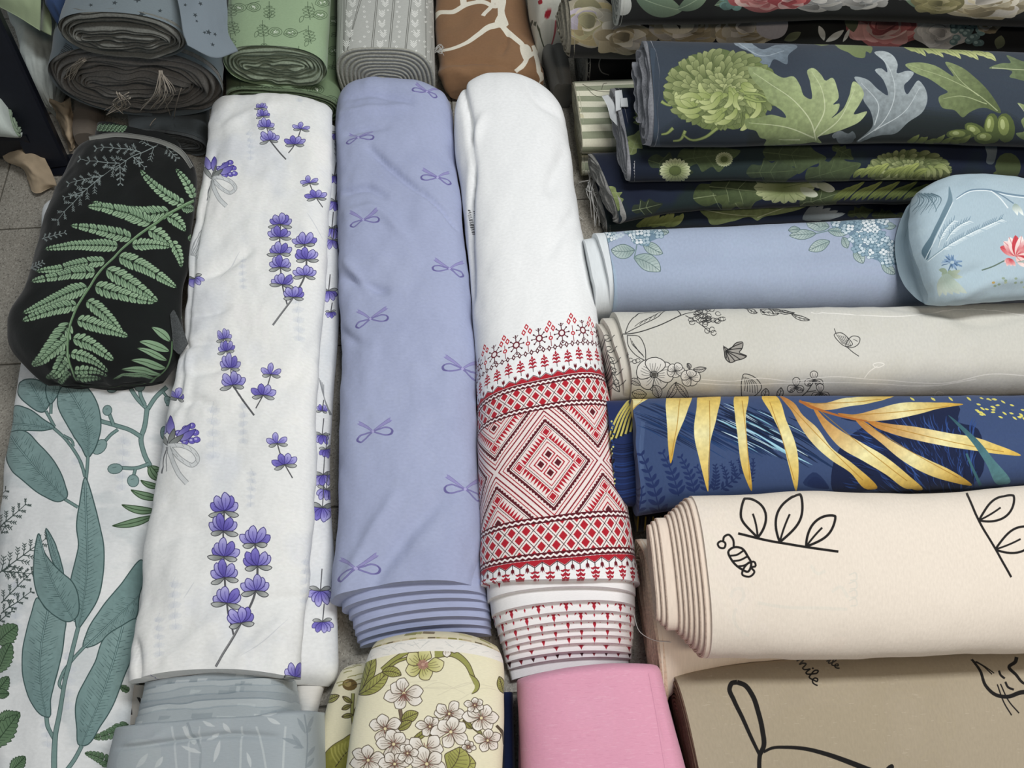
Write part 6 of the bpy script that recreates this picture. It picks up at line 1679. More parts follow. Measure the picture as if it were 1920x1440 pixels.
# ---- white cloth with a red embroidery border
R_red = Roll([(852, 160), (853, 250), (868, 400), (882, 540), (889, 655), (895, 760), (898, 870), (901, 1000), (899, 1102)],
         [(1047, 172), (1064, 253), (1079, 387), (1100, 500), (1117, 600), (1134, 720), (1158, 850), (1182, 980), (1197, 1098)],
         [.165, .16, .155, .155, .155, .155, .155, .155, .155], [.085, .04, 0, 0, 0, 0, 0, 0, 0], n=2.7, m=2.2, r0=.09, low0=.42, round_w=.8, bow0=.045, bow1=.004)
e_red, cv, m_red = make_roll(R_red, 'white cloth roll with a red and black diamond embroidery border', None, '#f3f4f4', DRAW.get('red'),
          res=2400, seed=14, wr=(.005, .08, .12), nt=190,
          creases=[([(866, 150), (886, 280), (882, 400), (888, 560)], .008, -.014), ([(905, 215), (890, 260), (884, 320)], .009, .009),
                   ([(985, 150), (1010, 190), (1045, 215)], .014, -.008), ([(1060, 290), (1040, 330), (1030, 360)], .016, -.010), ([(1075, 400), (1050, 440), (1030, 480)], .012, -.006)])
lay_r = cloth_mat('white_cloth_red_motif', '#eeeded') if 'red_lay' not in DRAW else None
for i, (a, b) in enumerate([((914, 1130), (1190, 1120)), ((922, 1158), (1190, 1141)), ((928, 1176), (1190, 1158)), ((934, 1192), (1189, 1174)),
                            ((938, 1206), (1188, 1187)), ((942, 1218), (1187, 1199)), ((945, 1230), (1186, 1212)), ((948, 1243), (1184, 1226)), ((952, 1256), (1184, 1236)), ((958, 1276), (1180, 1250))]):
    k = .012 + i * .0128
    Rl = Roll([(905, 940), (908, 1050), a], [(1170, 940), (1186, 1050), b], .15 - k, 0, n=3.2, m=2.4, bow1=-.008)
    if 'red_lay' in DRAW:
        cl = Canvas(Rl, '#efeeee', 1700, name='cloth_print'); DRAW['red_lay'](cl, i); ml = cloth_mat('printed_cloth', img=cl.image())
    else: cl, ml = None, lay_r
    make_layer(Rl, e_red, ml, cl, seed=50 + i)

# ---- white cloth with eucalyptus leaves, black fern cloth lying on it
R_euc = Roll([(88, 380), (60, 560), (38, 715), (20, 850), (6, 950), (-6, 1080), (-18, 1240), (-30, 1500)],
         [(345, 385), (335, 560), (325, 720), (315, 850), (300, 960), (280, 1090), (262, 1240), (235, 1500)], .084, 0, n=3.4, m=2.2, r0=.03, low0=.6)
make_roll(R_euc, 'white cloth roll with big grey-green eucalyptus leaves and stems', None, '#eceeee', DRAW.get('euc'), seed=17, wr=(.006, .06, .1))
R_fern = Roll([(152, 266), (122, 330), (92, 400), (70, 470), (52, 545), (24, 590), (22, 650), (60, 712)],
         [(352, 282), (366, 330), (362, 400), (352, 480), (342, 560), (338, 610), (340, 660), (316, 706)], [.15, .168, .172, .172, .172, .17, .168, .16], .084,
         n=2.8, m=2.2, r0=.05, r1=.05, low0=.35, low1=.4, bow0=.018, bow1=.006)
e_fern, _, m_fern = make_roll(R_fern, 'black cloth roll printed with pale green fern fronds', None, '#101312', DRAW.get('fern'), seed=23,
          wr=(.006, .06, .09), ns=120, edge_amp=.004)

# ---- grey-blue bamboo cloth at the foot of the lavender roll
R_bam = Roll([(238, 1364), (222, 1440), (212, 1600)], [(600, 1334), (606, 1440), (612, 1600)], .175, 0, n=4.5, m=3, r0=.006, low0=.8, round_w=.99)
e_bam, cv_b, m_bam = make_roll(R_bam, 'grey-blue cloth bolt with pale bamboo print below the lavender roll', None, '#a7b0b5', DRAW.get('bam'), seed=31,
          wr=(.002, .06, .1), creases=[([(225, 1403), (330, 1390), (430, 1378), (520, 1383)], .004, -.006), ([(240, 1395), (290, 1385), (310, 1368)], .006, .004)], nt=110)
def bam_layer(i):
    cb = Canvas(Rb, ['#a6afb3', '#b1b9bc', '#9ca5aa'][i % 3], 1300, name='cloth_print')
    for k in range(26):
        u = rng.uniform(-.13, .13); v = rng.uniform(0, .05); l = rng.uniform(.006, .03)
        cb.fill(A_((u, v), (u + l, v + .001), (u + l - .003, v + rng.uniform(.003, .012)), (u - .002, v + .006)), rng.choice(['#bcc4c6', '#8f999f', '#c6cccd', '#98a2a7']), alpha=.7, uv=True)
    return cloth_mat('printed_cloth', img=cb.image()), cb
for i in range(7):
    k = i / 6
    a = (276 + 12*k, 1352 - 80*k); b = (556 - 10*k, 1330 - 76*k)
    Rb = Roll([a, (262, 1420), (240, 1560)], [b, (566, 1420), (580, 1560)], .170 - .0075*i, 0, n=5, m=3, bow0=.004)
    make_layer(Rb, e_bam,
               *bam_layer(i), seed=70 + i, edge_amp=.002, wr=(.0012, .03, .03))

# ---- cream cloth with white blossom: two rolls
R_yel2 = Roll([(648, 1246), (618, 1310), (606, 1360), (598, 1440), (585, 1600)], [(880, 1240), (890, 1310), (890, 1360), (890, 1440), (890, 1600)], .085, 0, n=3, m=2.4, r0=.015, low0=.6)
make_roll(R_yel2, 'cream cloth roll with a big olive leaf under the blossom roll', 'cream blossom cloth rolls', '#ece5c6', DRAW.get('yel2'), seed=37, wr=(.002, .05, .1))
R_yel = Roll([(700, 1202), (688, 1240), (672, 1310), (660, 1370), (650, 1440), (625, 1600)], [(935, 1208), (944, 1240), (945, 1310), (944, 1370), (942, 1440), (940, 1600)],
             .17, .085, n=2.8, m=2.2, r0=.03, low0=.55, round_w=.95, bow0=.016)
e_yel, _, m_yel = make_roll(R_yel, 'cream cloth roll with white blossom and olive leaves, pale selvage at its end', 'cream blossom cloth rolls', '#ece6c8', DRAW.get('yel'), seed=38, wr=(.002, .06, .12))

# ---- pink cloth
R_pnk2 = Roll([(972, 1285), (972, 1440), (965, 1600)], [(1238, 1268), (1272, 1400), (1315, 1600)], .08, 0, n=4, m=3, r0=.01, low0=.7)
R_pnk = Roll([(969, 1274), (972, 1340), (976, 1440), (982, 1600)], [(1234, 1247), (1252, 1330), (1282, 1440), (1322, 1600)], .165, .04, n=3.8, m=2.6, r0=.016, low0=.7, round_w=.985, bow0=.008)
e_pnk, _, m_pnk = make_roll(R_pnk, 'plain pink cloth roll with smooth flat top', None, '#e3a2ba', DRAW.get('pnk'), seed=41, wr=(.0016, .09, .14),
    creases=[([(1222, 1262), (1240, 1340), (1256, 1440)], .0025, -.0035)])
make_layer(R_pnk2, e_pnk, m_pnk if 'pnk' not in DRAW else cloth_mat('pink_cloth', '#dd9cb4'), None, seed=42)

# ---- navy remnant between the cream and pink rolls
R_nav = Roll([(942, 1300), (940, 1440), (938, 1600)], [(962, 1300), (966, 1440), (972, 1600)], .05, 0, n=3, m=2.4)
make_roll(R_nav, 'narrow dark navy cloth bundle on the floor between cream and pink rolls', None, '#1c2a52', None, ns=40, nt=40)

# ---- beige cloth with black line drawing
R_bei = Roll([(1264, 1260), (1400, 1240), (1600, 1226), (1920, 1208), (2300, 1190)], [(1322, 1600), (1440, 1596), (1620, 1592), (1920, 1586), (2300, 1580)], .135, 0, zA=.1, zB=.06, n=3, m=2.2)
make_roll(R_bei, 'beige linen roll with a bold black line drawing and handwriting', None, '#a99d88', DRAW.get('bei'), seed=44, wr=(.0018, .12, .08), ns=120, nt=170,
          ends=[(0, '#7b6855', dict(n=11, depth=.006, seed=5))])

# ---- cream cloth: two rolls
R_crl = Roll([(1196, 1012), (1300, 1014), (1600, 1010), (1920, 1000), (2300, 985)], [(1240, 1318), (1300, 1276), (1600, 1236), (1920, 1212), (2300, 1190)], .115, 0, n=2.6, m=2.2)
e_crl, _, m_cr = make_roll(R_crl, 'plain cream cloth roll lying under the printed cream roll', 'cream cloth rolls', '#eadcca', None, seed=46, wr=(.003, .09, .06), ns=110, nt=120, ends=[(0, '#dcc6ae', dict(n=8, depth=.006, seed=15, irr=.5, tele=.001))])
R_cre = Roll([(1296, 926), (1500, 917), (1780, 919), (1920, 907), (2300, 890)], [(1320, 1238), (1500, 1238), (1780, 1230), (1920, 1225), (2300, 1212)], .25, .115, zA=.205, zB=.165, n=2.5, m=2.2)
e_cre, _, m_cre = make_roll(R_cre, 'cream cloth roll with black line print and fanned turns at its end', 'cream cloth rolls', '#e6dbcd', DRAW.get('cre'), seed=47, wr=(.0025, .09, .08), ns=120, nt=170,
          creases=[([(1500, 930), (1640, 960), (1700, 1010)], .02, .003)])
cr_in = cloth_mat('cream_cloth', '#e8d8c8'); cr_ed = edge_mat('#d8c2b0', .12)
for i in range(9):
    d = .0055 * (i + 1)
    x0 = 1288 - 7*i - (12 if i > 5 else 0); x1 = 1312 - 8.5*i - (14 if i > 5 else 0)
    Rk = Roll([(x0, 928 + 6*i), (1500, 922 + 6*i)], [(x1, 1236 - 8.5*i), (1500, 1234 - 8*i)], .25 - d, .115 + d, zA=.205, zB=.165, n=2.5, m=2.2)
    tn = make_layer(Rk, e_cre, cr_in, None, name='turn', cap0=False, cap1=False, seed=80 + i, wr=(.0012, .04, .04), nt=40, ns=100)
    end_layers(Rk, 0, 'wound_edge', cr_ed, tn, n=2 if i < 8 else 7, dmax=.0055 if i < 8 else None, depth=.001 if i < 8 else .004, seed=90 + i, ns=100, irr=.15)

# ---- navy cloth with golden palm leaves: two rolls
R_gol2 = Roll([(1182, 806), (1400, 806), (1920, 800), (2300, 795)], [(1192, 996), (1400, 980), (1920, 960), (2300, 945)], .075, 0, n=3, m=2.4)
make_roll(R_gol2, 'black cloth roll with gold strokes under the golden palm roll', 'navy and gold palm cloth rolls', '#10131f', DRAW.get('gol2'), seed=52, ns=80, nt=90)
R_gol1 = Roll([(1133, 754), (1300, 750), (1700, 748)], [(1150, 948), (1300, 950), (1700, 930)], .135, .07, n=3.2, m=2.4)
R_gol = Roll([(1180, 747), (1270, 745), (1400, 742), (1700, 741), (1920, 740), (2300, 738)], [(1192, 970), (1270, 958), (1400, 944), (1700, 930), (1920, 918), (2300, 900)], .17, .075, zA=.135, zB=.11, n=2.9, m=2.2)
e_gol, _, m_gol = make_roll(R_gol, 'navy cloth roll with golden palm leaves and dark blue foliage', 'navy and gold palm cloth rolls', '#384a70', DRAW.get('gol'), seed=53, wr=(.0018, .1, .07), ns=110, nt=180, edge_amp=.002)
if 'gol1' in DRAW:
    cg = Canvas(R_gol1, '#1b2b58', 1900, name='cloth_print'); DRAW['gol1'](cg); mg = cloth_mat('printed_cloth', img=cg.image())
else: cg, mg = None, cloth_mat('navy_cloth', '#1b2b58')
make_layer(R_gol1, e_gol, mg, cg, seed=54, edge_amp=.003)

# ---- pale grey cloth with line-drawn flowers
R_lin = Roll([(1146, 579), (1300, 573), (1500, 570), (1700, 566), (1920, 560), (2300, 548)], [(1182, 748), (1300, 747), (1500, 745), (1700, 742), (1920, 740), (2300, 736)], .168, 0, zA=.135, zB=.10, n=3.6, m=2.2)
e_lin, _, m_lin = make_roll(R_lin, 'pale grey cloth roll with black line-drawn flowers and butterflies', None, '#cbc9c0', DRAW.get('lin'), seed=58, wr=(.002, .09, .06), ns=110, nt=180,
          creases=[([(1660, 575), (1780, 590), (1830, 605), (1920, 590)], .012, -.005), ([(1740, 590), (1790, 620), (1830, 650)], .015, .004)])
for i, (a, b, dz) in enumerate([((1128, 585), (1166, 746), .012), ((1119, 589), (1148, 748), .026)]):
    Rk = Roll([a, (1300, 576), (1600, 570)], [b, (1300, 745), (1600, 742)], .168 - dz, 0, zA=.135, zB=.10, n=3.6, m=2.2)
    if 'lin_lay' in DRAW:
        ck = Canvas(Rk, '#cfcabf', 1500, name='cloth_print'); DRAW['lin_lay'](ck); mk = cloth_mat('printed_cloth', img=ck.image())
    else: ck, mk = None, cloth_mat('grey_cloth', '#cfcabf')
    make_layer(Rk, e_lin, mk, ck, seed=60 + i, edge_amp=.002)

# ---- blue-grey hydrangea cloth
R_hyd = Roll([(1128, 440), (1300, 431), (1500, 421), (1690, 411), (2000, 398), (2300, 384)], [(1150, 580), (1300, 577), (1500, 574), (1690, 570), (2000, 553), (2300, 545)], .158, 0, zA=.11, zB=.10, n=3.6, m=2.2)
e_hyd, _, m_hyd = make_roll(R_hyd, 'blue-grey cloth roll with hydrangea clusters and pale leaves', None, '#a2aec4', DRAW.get('hyd'), seed=63, wr=(.0018, .1, .06), ns=100, nt=160,
                            creases=[([(1150, 480), (1400, 478), (1700, 468)], .02, -.003)])
sv = cloth_mat('white_selvage', '#dfe4e6')
for i, (a, b, dz) in enumerate([((1109, 441), (1143, 576), .003), ((1091, 446), (1117, 578), .016)]):
    Rk = Roll([a, (1130, 440)], [b, (1152, 577)], .158 - dz, .0, zA=.11, zB=.10, n=3.6, m=2.2)
    make_layer(Rk, e_hyd, sv, None, name='selvage', seed=64 + i, edge_amp=.002, nt=14)

# ---- dark navy chrysanthemum cloth: four rolls stepped on top of each other
grp = 'navy chrysanthemum cloth rolls'
R_ch4 = Roll([(1104, 330), (1300, 326), (1700, 316), (2000, 310), (2300, 305)], [(1138, 434), (1300, 427), (1700, 411), (2000, 400), (2300, 390)], .061, 0, n=3, m=2.4)
e_ch4, _, _ = make_roll(R_ch4, 'navy chrysanthemum cloth roll at the bottom of its stack, touching the hydrangea roll', grp, '#141d2e', DRAW.get('ch4'), seed=66, ns=90, nt=150, ends=[(0, '#8d8c88', dict(n=5, depth=.008, seed=2, irr=.6))])
R_ch3 = Roll([(1106, 292), (1250, 288), (1500, 284), (1700, 280), (2000, 276), (2300, 270)], [(1160, 416), (1250, 397), (1500, 383), (1700, 376), (2000, 368), (2300, 360)], .12, .061, n=3, m=2.3)
e_ch3, _, _ = make_roll(R_ch3, 'navy chrysanthemum cloth roll second from the floor in its stack', grp, '#161f31', DRAW.get('ch3'), seed=67, ns=90, nt=150, wr=(.004, .07, .09), ends=[(0, '#8d8c88', dict(n=5, depth=.01, seed=3, irr=.7))])
R_ch2 = Roll([(1150, 172), (1250, 168), (1500, 164), (1700, 162), (2000, 160), (2300, 156)], [(1182, 336), (1300, 335), (1500, 335), (1700, 332), (2000, 330), (2300, 326)], .194, .12, n=3, m=2.3)
e_ch2, _, _ = make_roll(R_ch2, 'navy chrysanthemum cloth roll just under the topmost one', grp, '#162036', DRAW.get('ch2'), seed=68, ns=90, nt=150, wr=(.003, .07, .09), ends=[(0, '#96969a', dict(n=5, depth=.008, seed=4, irr=.6))])
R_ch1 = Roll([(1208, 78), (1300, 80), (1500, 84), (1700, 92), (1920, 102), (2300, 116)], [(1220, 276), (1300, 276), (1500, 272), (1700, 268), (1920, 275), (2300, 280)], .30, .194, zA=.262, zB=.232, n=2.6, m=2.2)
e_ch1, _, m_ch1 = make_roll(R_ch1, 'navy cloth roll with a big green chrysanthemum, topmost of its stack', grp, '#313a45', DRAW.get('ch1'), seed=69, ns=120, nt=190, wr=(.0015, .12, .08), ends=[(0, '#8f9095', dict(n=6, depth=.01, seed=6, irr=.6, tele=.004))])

# ---- light blue bundle
R_blu = Roll([(1716, 352), (1790, 336), (1850, 336), (1960, 350), (2200, 360)], [(1752, 566), (1800, 566), (1850, 562), (1960, 556), (2200, 548)], .262, .165, n=2.4, m=2.2, r0=.05, low0=.55, round_w=.9, bow0=.03)
e_blu, _, m_blu = make_roll(R_blu, 'light blue folded cloth bundle with reeds, thistle and red flower', None, '#a9bcc6', DRAW.get('blu'), seed=73, ns=110, nt=110, wr=(.005, .06, .07), cat='fabric bundle', name='fabric_bundle',
          creases=[([(1750, 545), (1800, 520), (1845, 500)], .01, -.006), ([(1800, 555), (1850, 530), (1920, 520)], .01, .006)])

# ---- striped cloth, black scroll cloth, peony cloth at the back
R_st2 = Roll([(1078, 215), (1300, 210), (1700, 205)], [(1092, 326), (1300, 318), (1700, 310)], .05, 0, n=3, m=2.4)
make_roll(R_st2, 'green and cream striped cloth roll lying on the floor under its twin', 'striped cloth rolls', '#d9d6c0', DRAW.get('str'), seed=75, ns=70, nt=80, ends=[(0, '#a9a68f', dict(n=4, depth=.005, seed=2))])
R_st = Roll([(1074, 160), (1300, 154), (1700, 150)], [(1092, 282), (1300, 278), (1700, 274)], .117, .05, n=3, m=2.4)
make_roll(R_st, 'green and cream striped cloth roll whose end sticks out beside white roll', 'striped cloth rolls', '#d9d6c0', DRAW.get('str'), seed=76, ns=70, nt=90, ends=[(0, '#b4b19b', dict(n=6, depth=.006, seed=3))])
R_blk = Roll([(1080, 66), (1300, 62), (1700, 60)], [(1100, 158), (1300, 152), (1700, 150)], .15, .0, n=2.8, m=2.4)
make_roll(R_blk, 'black cloth roll with a thin grey scroll behind the striped rolls', None, '#0d0e10', DRAW.get('blk'), seed=77, ns=80, nt=90, ends=[(0, '#74746f', dict(n=6, depth=.006, seed=4))])
R_pe1 = Roll([(1056, 2), (1300, 4), (1600, 6), (1920, 14), (2300, 24)], [(1070, 90), (1300, 92), (1600, 94), (1920, 104), (2300, 112)], .262, .15, n=2.6, m=2.2)
make_roll(R_pe1, 'black cloth roll with cream and pink peonies behind the navy rolls', 'black peony cloth rolls', '#121212', DRAW.get('pe1'), seed=78, ns=90, nt=150, ends=[(0, '#8d8777', dict(n=7, depth=.008, seed=5, tele=.003))])
R_pe2 = Roll([(1150, -70), (1300, -70), (1600, -68), (1920, -62), (2300, -55)], [(1162, 30), (1300, 27), (1600, 20), (1920, 32), (2300, 40)], .36, .262, n=2.8, m=2.3)
make_roll(R_pe2, 'black cloth roll with large peonies, topmost in the back row', 'black peony cloth rolls', '#121312', DRAW.get('pe2'), seed=79, ns=90, nt=150, ends=[(0, '#a5a79f', dict(n=5, depth=.006, seed=6))])
R_ptl = Roll([(990, -60), (992, 20), (1004, 64)], [(1062, -60), (1062, 20), (1056, 64)], .2, 0, n=2.4, m=2.2, r1=.02, low1=.7)
make_roll(R_ptl, 'off-white cloth roll with red petals and dark leaves behind giraffe cloth', None, '#d2d0c4', DRAW.get('ptl'), seed=81, ns=70, nt=60)
R_gry = Roll([(1006, 66), (1020, 120), (1036, 180)], [(1062, 66), (1066, 120), (1072, 180)], .075, 0, n=3, m=2.4)
make_roll(R_gry, 'dark grey cloth bolt wedged between giraffe cloth and black roll', None, '#6a6a66', None, seed=82, ns=60, nt=60, creases=[([(1034, 70), (1046, 120), (1056, 170)], .006, -.008)])

# ---- back row on the left: giraffe, striped bolt, green, grey star cloth
A1, B1 = (828, 166), (1024, 160)
R_gir = Roll([extv((815, 0), -300), (815, 0), (818, 90), A1], [extv((984, 0), -300), (984, 0), (1004, 90), B1], .085, 0, n=3, m=2.4, r1=.035, low1=.5)
e_gir, _, _ = make_roll(R_gir, 'brown cloth roll with cream giraffe lines behind the white roll', None, '#8b6a4d', DRAW.get('gir'), seed=84, wr=(.006, .08, .1), nt=140, creases=[([(845, 118), (900, 112), (960, 125)], .008, -.009), ([(950, 60), (948, 85), (940, 100)], .006, -.008), ([(820, 140), (850, 130), (880, 138)], .008, .007)])
R_stp = Roll([extv((636, 0), -300), (636, 0), (634, 150)], [extv((812, 0), -300), (812, 0), (815, 152)], .18, 0, n=3.6, m=2.6)
make_roll(R_stp, 'pale grey bolt with dark stripes and white sprigs behind lilac roll', None, '#b9bab4', DRAW.get('stp'), seed=85, wr=(.001, .1, .1), nt=120,
          ends=[(1, '#aaaa9f', dict(n=10, depth=.0018, seed=7, gap=.2))])
R_gr2 = Roll([extv((424, 60), -300), (424, 60), (425, 190)], [extv((632, 60), -300), (632, 60), (640, 205)], .1, 0, n=3, m=2.3)
make_roll(R_gr2, 'sage green cloth roll with rose print under the wreath roll', 'sage green cloth rolls', '#7b8f6f', DRAW.get('grn2'), seed=86, wr=(.003, .08, .1), nt=110,
          ends=[(1, '#6f8064', dict(n=6, depth=.006, seed=8, irr=.5))])
R_gr1 = Roll([extv((432, 0), -300), (432, 0), (421, 122)], [extv((619, 0), -300), (619, 0), (612, 128)], .21, .1, n=2.6, m=2.3)
make_roll(R_gr1, 'sage green cloth roll with rose wreath line print on top', 'sage green cloth rolls', '#9db490', DRAW.get('grn'), seed=87, wr=(.002, .1, .1), nt=120,
          ends=[(1, '#8e9a85', dict(n=7, depth=.009, seed=9, irr=.8))])

R_s3 = Roll([extv((235, 160), -200), (235, 160), (245, 258)], [extv((395, 160), -200), (395, 160), (388, 272)], .07, 0, n=3, m=2.4)
make_roll(R_s3, 'dark grey folded cloth roll at the bottom of the grey stack', 'grey star cloth rolls', '#565d60', None, seed=88, ns=90, nt=80, ends=[(1, '#5c6163', dict(n=6, depth=.01, seed=10, irr=.6))])
R_s2 = Roll([extv((128, 0), -220), (128, 0), (98, 152)], [extv((425, 0), -220), (425, 0), (414, 160)], .255, .07, n=2.3, m=2.2)
e_s2, _, m_star = make_roll(R_s2, 'thick grey cloth roll with frayed spiral end and small dark stars', 'grey star cloth rolls', '#6f7a80', DRAW.get('star'), seed=89, wr=(.006, .09, .1), ns=120, nt=110, ends=[(1, '#7c7a76', dict(n=11, depth=.014, seed=11, irr=.9, ns=200))])
R_s1 = Roll([extv((150, -60), -260), (150, -60), (113, 62)], [extv((345, -60), -260), (345, -60), (346, 72)], .36, .255, n=2.4, m=2.2)
e_s1, _, _ = make_roll(R_s1, 'grey cloth roll with dark stars, topmost of the grey stack', 'grey star cloth rolls', '#7c878c', DRAW.get('star1'), seed=90, wr=(.005, .09, .1), ns=110, nt=90, ends=[(1, '#74756f', dict(n=9, depth=.012, seed=12, irr=.7))])

# ------------------------------------------------------------------ loose pieces, remnants, threads, rack
def threads(parent, name, mat, specs, r=.0007):
    """specs: list of px/z polylines"""
    vf = []
    for p in specs:
        q = np.asarray(p, float); w = at(q[:, 0], q[:, 1], q[:, 2]); vf.append(tube(curve(w, 14), r, 5))
    v, f = merge(vf)
    return tag(obj(name, v, f, mat, parent), kind='stuff')
thr_tan = plain_mat('tan_thread', '#a89f92', .9, 0, .1); thr_w = plain_mat('white_thread', '#c9c9c6', .9, 0, .1); thr_dk = plain_mat('dark_thread', '#4a4a48', .9, 0, .1)
rt_ = random.Random(11)

class Flat:
    """pixel box -> unit square, for prints on loose flaps"""
    per = 1.0; L = 1.0
    def __init__(s, x0, x1, y0, y1): s.b = (x0, x1, y0, y1)
    def lut(s): return (None, None, None, None, (0, 1))
    def px2uv(s, p):
        p = np.asarray(p, float); x0, x1, y0, y1 = s.b
        return np.stack([(p[..., 0] - x0)/(x1 - x0), (p[..., 1] - y0)/(y1 - y0)], -1)

# frayed strands across the spiral end of the thick grey roll
sp = []
for k in range(16):
    a = rt_.uniform(0, 1); sp.append([(301 + rt_.uniform(-3, 3), 132, .245), (290 + 55*a + rt_.uniform(-4, 4), 160 + 10*rt_.random(), .215), (262 + 80*a, 196 + rt_.uniform(-10, 14), .15)])
for k in range(12): sp.append([(236 + rt_.uniform(-20, 10), 180 + rt_.uniform(-10, 6), .18), (226 + rt_.uniform(-20, 20), 196, .15), (205 + rt_.uniform(-10, 30), 212 + rt_.uniform(-8, 4), .125)])
for k in range(14): sp.append([(155 + rt_.uniform(-6, 8), 110 + rt_.uniform(-2, 5), .25), (138 + rt_.uniform(-10, 12), 126, .22), (122 + rt_.uniform(-8, 14), 150 + rt_.uniform(-10, 8), .17)])
sp.append([(340, 165, .2), (332, 190, .16), (326, 222, .09)]); sp.append([(300, 165, .2), (310, 190, .16), (320, 218, .1)]); sp.append([(292, 222, .09), (286, 228, .085), (281, 236, .08)])
threads(e_s2, 'loose_threads', thr_tan, sp, .0009)

# star-print flap hanging from the top grey roll
fl = Flat(330, 446, -40, 112); cvf = Canvas(fl, '#7d8890', 420, (0, 1), 'cloth_print')
for x, y, r in ((381, 9, 6), (363, 31, 6), (364, 42, 4), (377, 63, 5), (387, 62, 8), (404, 65, 6), (391, 86, 6), (345, 10, 5)): star(cvf, x, y, r, rt_.uniform(0, 1), .8)
patch('star_flap', [[(322, -40, .363), (372, -40, .358), (420, -40, .32)], [(335, 8, .365), (382, 8, .352), (426, 15, .315)], [(343, 55, .36), (392, 60, .335), (428, 62, .305)], [(352, 84, .345), (402, 108, .315), (446, 96, .295)]],
      cloth_mat('printed_cloth', img=cvf.image()), e_s1, wr=(.003, .05), seed=5)
# fern roll: turned-up grey edge, a second black layer behind it and a knitted tag
patch('turned_edge', [[(166, 256, .158), (220, 249, .166), (290, 259, .17), (338, 279, .166), (362, 312, .15)], [(168, 264, .150), (222, 257, .158), (290, 267, .162), (334, 287, .158), (357, 316, .143)]],
      cloth_mat('grey_cloth_reverse', '#9c9d97'), e_fern, nu=50, nv=6, wr=(.001, .03))
Rf = Roll([(184, 236), (168, 300)], [(338, 270), (352, 330)], .135, .085, n=3, m=2.3)
cf = Canvas(Rf, '#0f1211', 1200, name='cloth_print')
for k in range(7): pinna(cf, (184 + k*7, 246), (190 + k*8, 232), 10, 0, n=5)
make_layer(Rf, e_fern, cloth_mat('printed_cloth', img=cf.image()), cf, seed=19, edge_amp=.004)
patch('fabric_tag', [[(319, 589, .158), (326, 581, .16), (333, 592, .157)], [(322, 620, .155), (333, 612, .158), (345, 622, .155)], [(325, 655, .150), (338, 664, .152), (353, 645, .148)]], plain_mat('dark_knit', '#4c4f50', .95, 0, .35, 420, .6), e_fern, nu=16, nv=20, wr=(.001, .02))

# cores sticking out below the lavender rolls
R_ = Roll([(243, 1287), (243, 1362)], [(290, 1287), (282, 1357)], .05, 0, n=2.6, m=2.2)
def d_core(c):
    c.mottle('#b3aca2', .05, .5, .2, .6, 260)
    for p in ([(256, 1307), (262, 1308), (270, 1322), (264, 1322)], [(243, 1327), (247, 1328), (248, 1340), (244, 1340)]): c.fill(A_(*p), '#33312e')
make_roll(R_, 'pale cardboard core with dark slots between eucalyptus roll and bamboo bolt', None, '#c2bcb3', d_core, name='cardboard_core', cat='core tube', ns=40, nt=30, wr=(.001, .05, .05))
R_ = Roll([(556, 1288), (557, 1306), (564, 1334)], [(608, 1288), (602, 1306), (594, 1334)], .045, 0, n=2.4, m=2.2)
make_roll(R_, 'white paper core poking out under the lavender rolls beside bamboo bolt', None, '#dcdad5', None, name='paper_core', cat='core tube', ns=50, nt=30, wr=(.0008, .03, .03))

# white selvage scraps and threads at the left ends of the chrysanthemum stack
selv = cloth_mat('white_selvage_scrap', '#c4c7c8')
patch('selvage_strip', [[(1128, 180, .2), (1140, 177, .205)], [(1138, 198, .19), (1152, 196, .195)], [(1144, 222, .175), (1158, 236, .175)]], selv, e_ch2, nu=10, nv=20, wr=(.0015, .02))
patch('selvage_strip', [[(1153, 170, .206), (1166, 168, .206)], [(1154, 190, .2), (1168, 190, .2)], [(1155, 208, .195), (1164, 206, .195)]], selv, e_ch2, nu=10, nv=14, wr=(.0015, .02))
patch('selvage_strip', [[(1163, 184, .203), (1176, 183, .203)], [(1164, 200, .2), (1178, 200, .2)]], selv, e_ch2, nu=10, nv=10, wr=(.001, .02))
sp = []
for k in range(16): x = rt_.uniform(1100, 1118); sp.append([(x, 322 + rt_.uniform(-6, 50), .06), (x + rt_.uniform(-8, 12), 365 + rt_.uniform(-15, 15), .05), (x + rt_.uniform(0, 18), 405 + rt_.uniform(-18, 22), .02)])
sp += [[(1078, 352, .02), (1088, 342, .05), (1104, 338, .06)], [(1082, 396, .01), (1088, 408, .008), (1094, 412, .006)]]
threads(e_ch4, 'loose_threads', thr_w, sp, .0007)
sp = [[(815 + rt_.uniform(-2, 3), 96 + rt_.uniform(-6, 6), .09), (823 + rt_.uniform(-3, 5), 92 + rt_.uniform(-10, 10), .1), (830 + rt_.uniform(-6, 4), 96 + rt_.uniform(-8, 10), .09)] for k in range(12)]
threads(bpy.data.objects[e_gir.name], 'loose_threads', thr_w, sp, .0005)
threads(e_crl, 'loose_threads', thr_w, [[(1188, 1150, .11), (1200, 1185, .115), (1225, 1200, .117), (1258, 1204, .118)]], .0006)

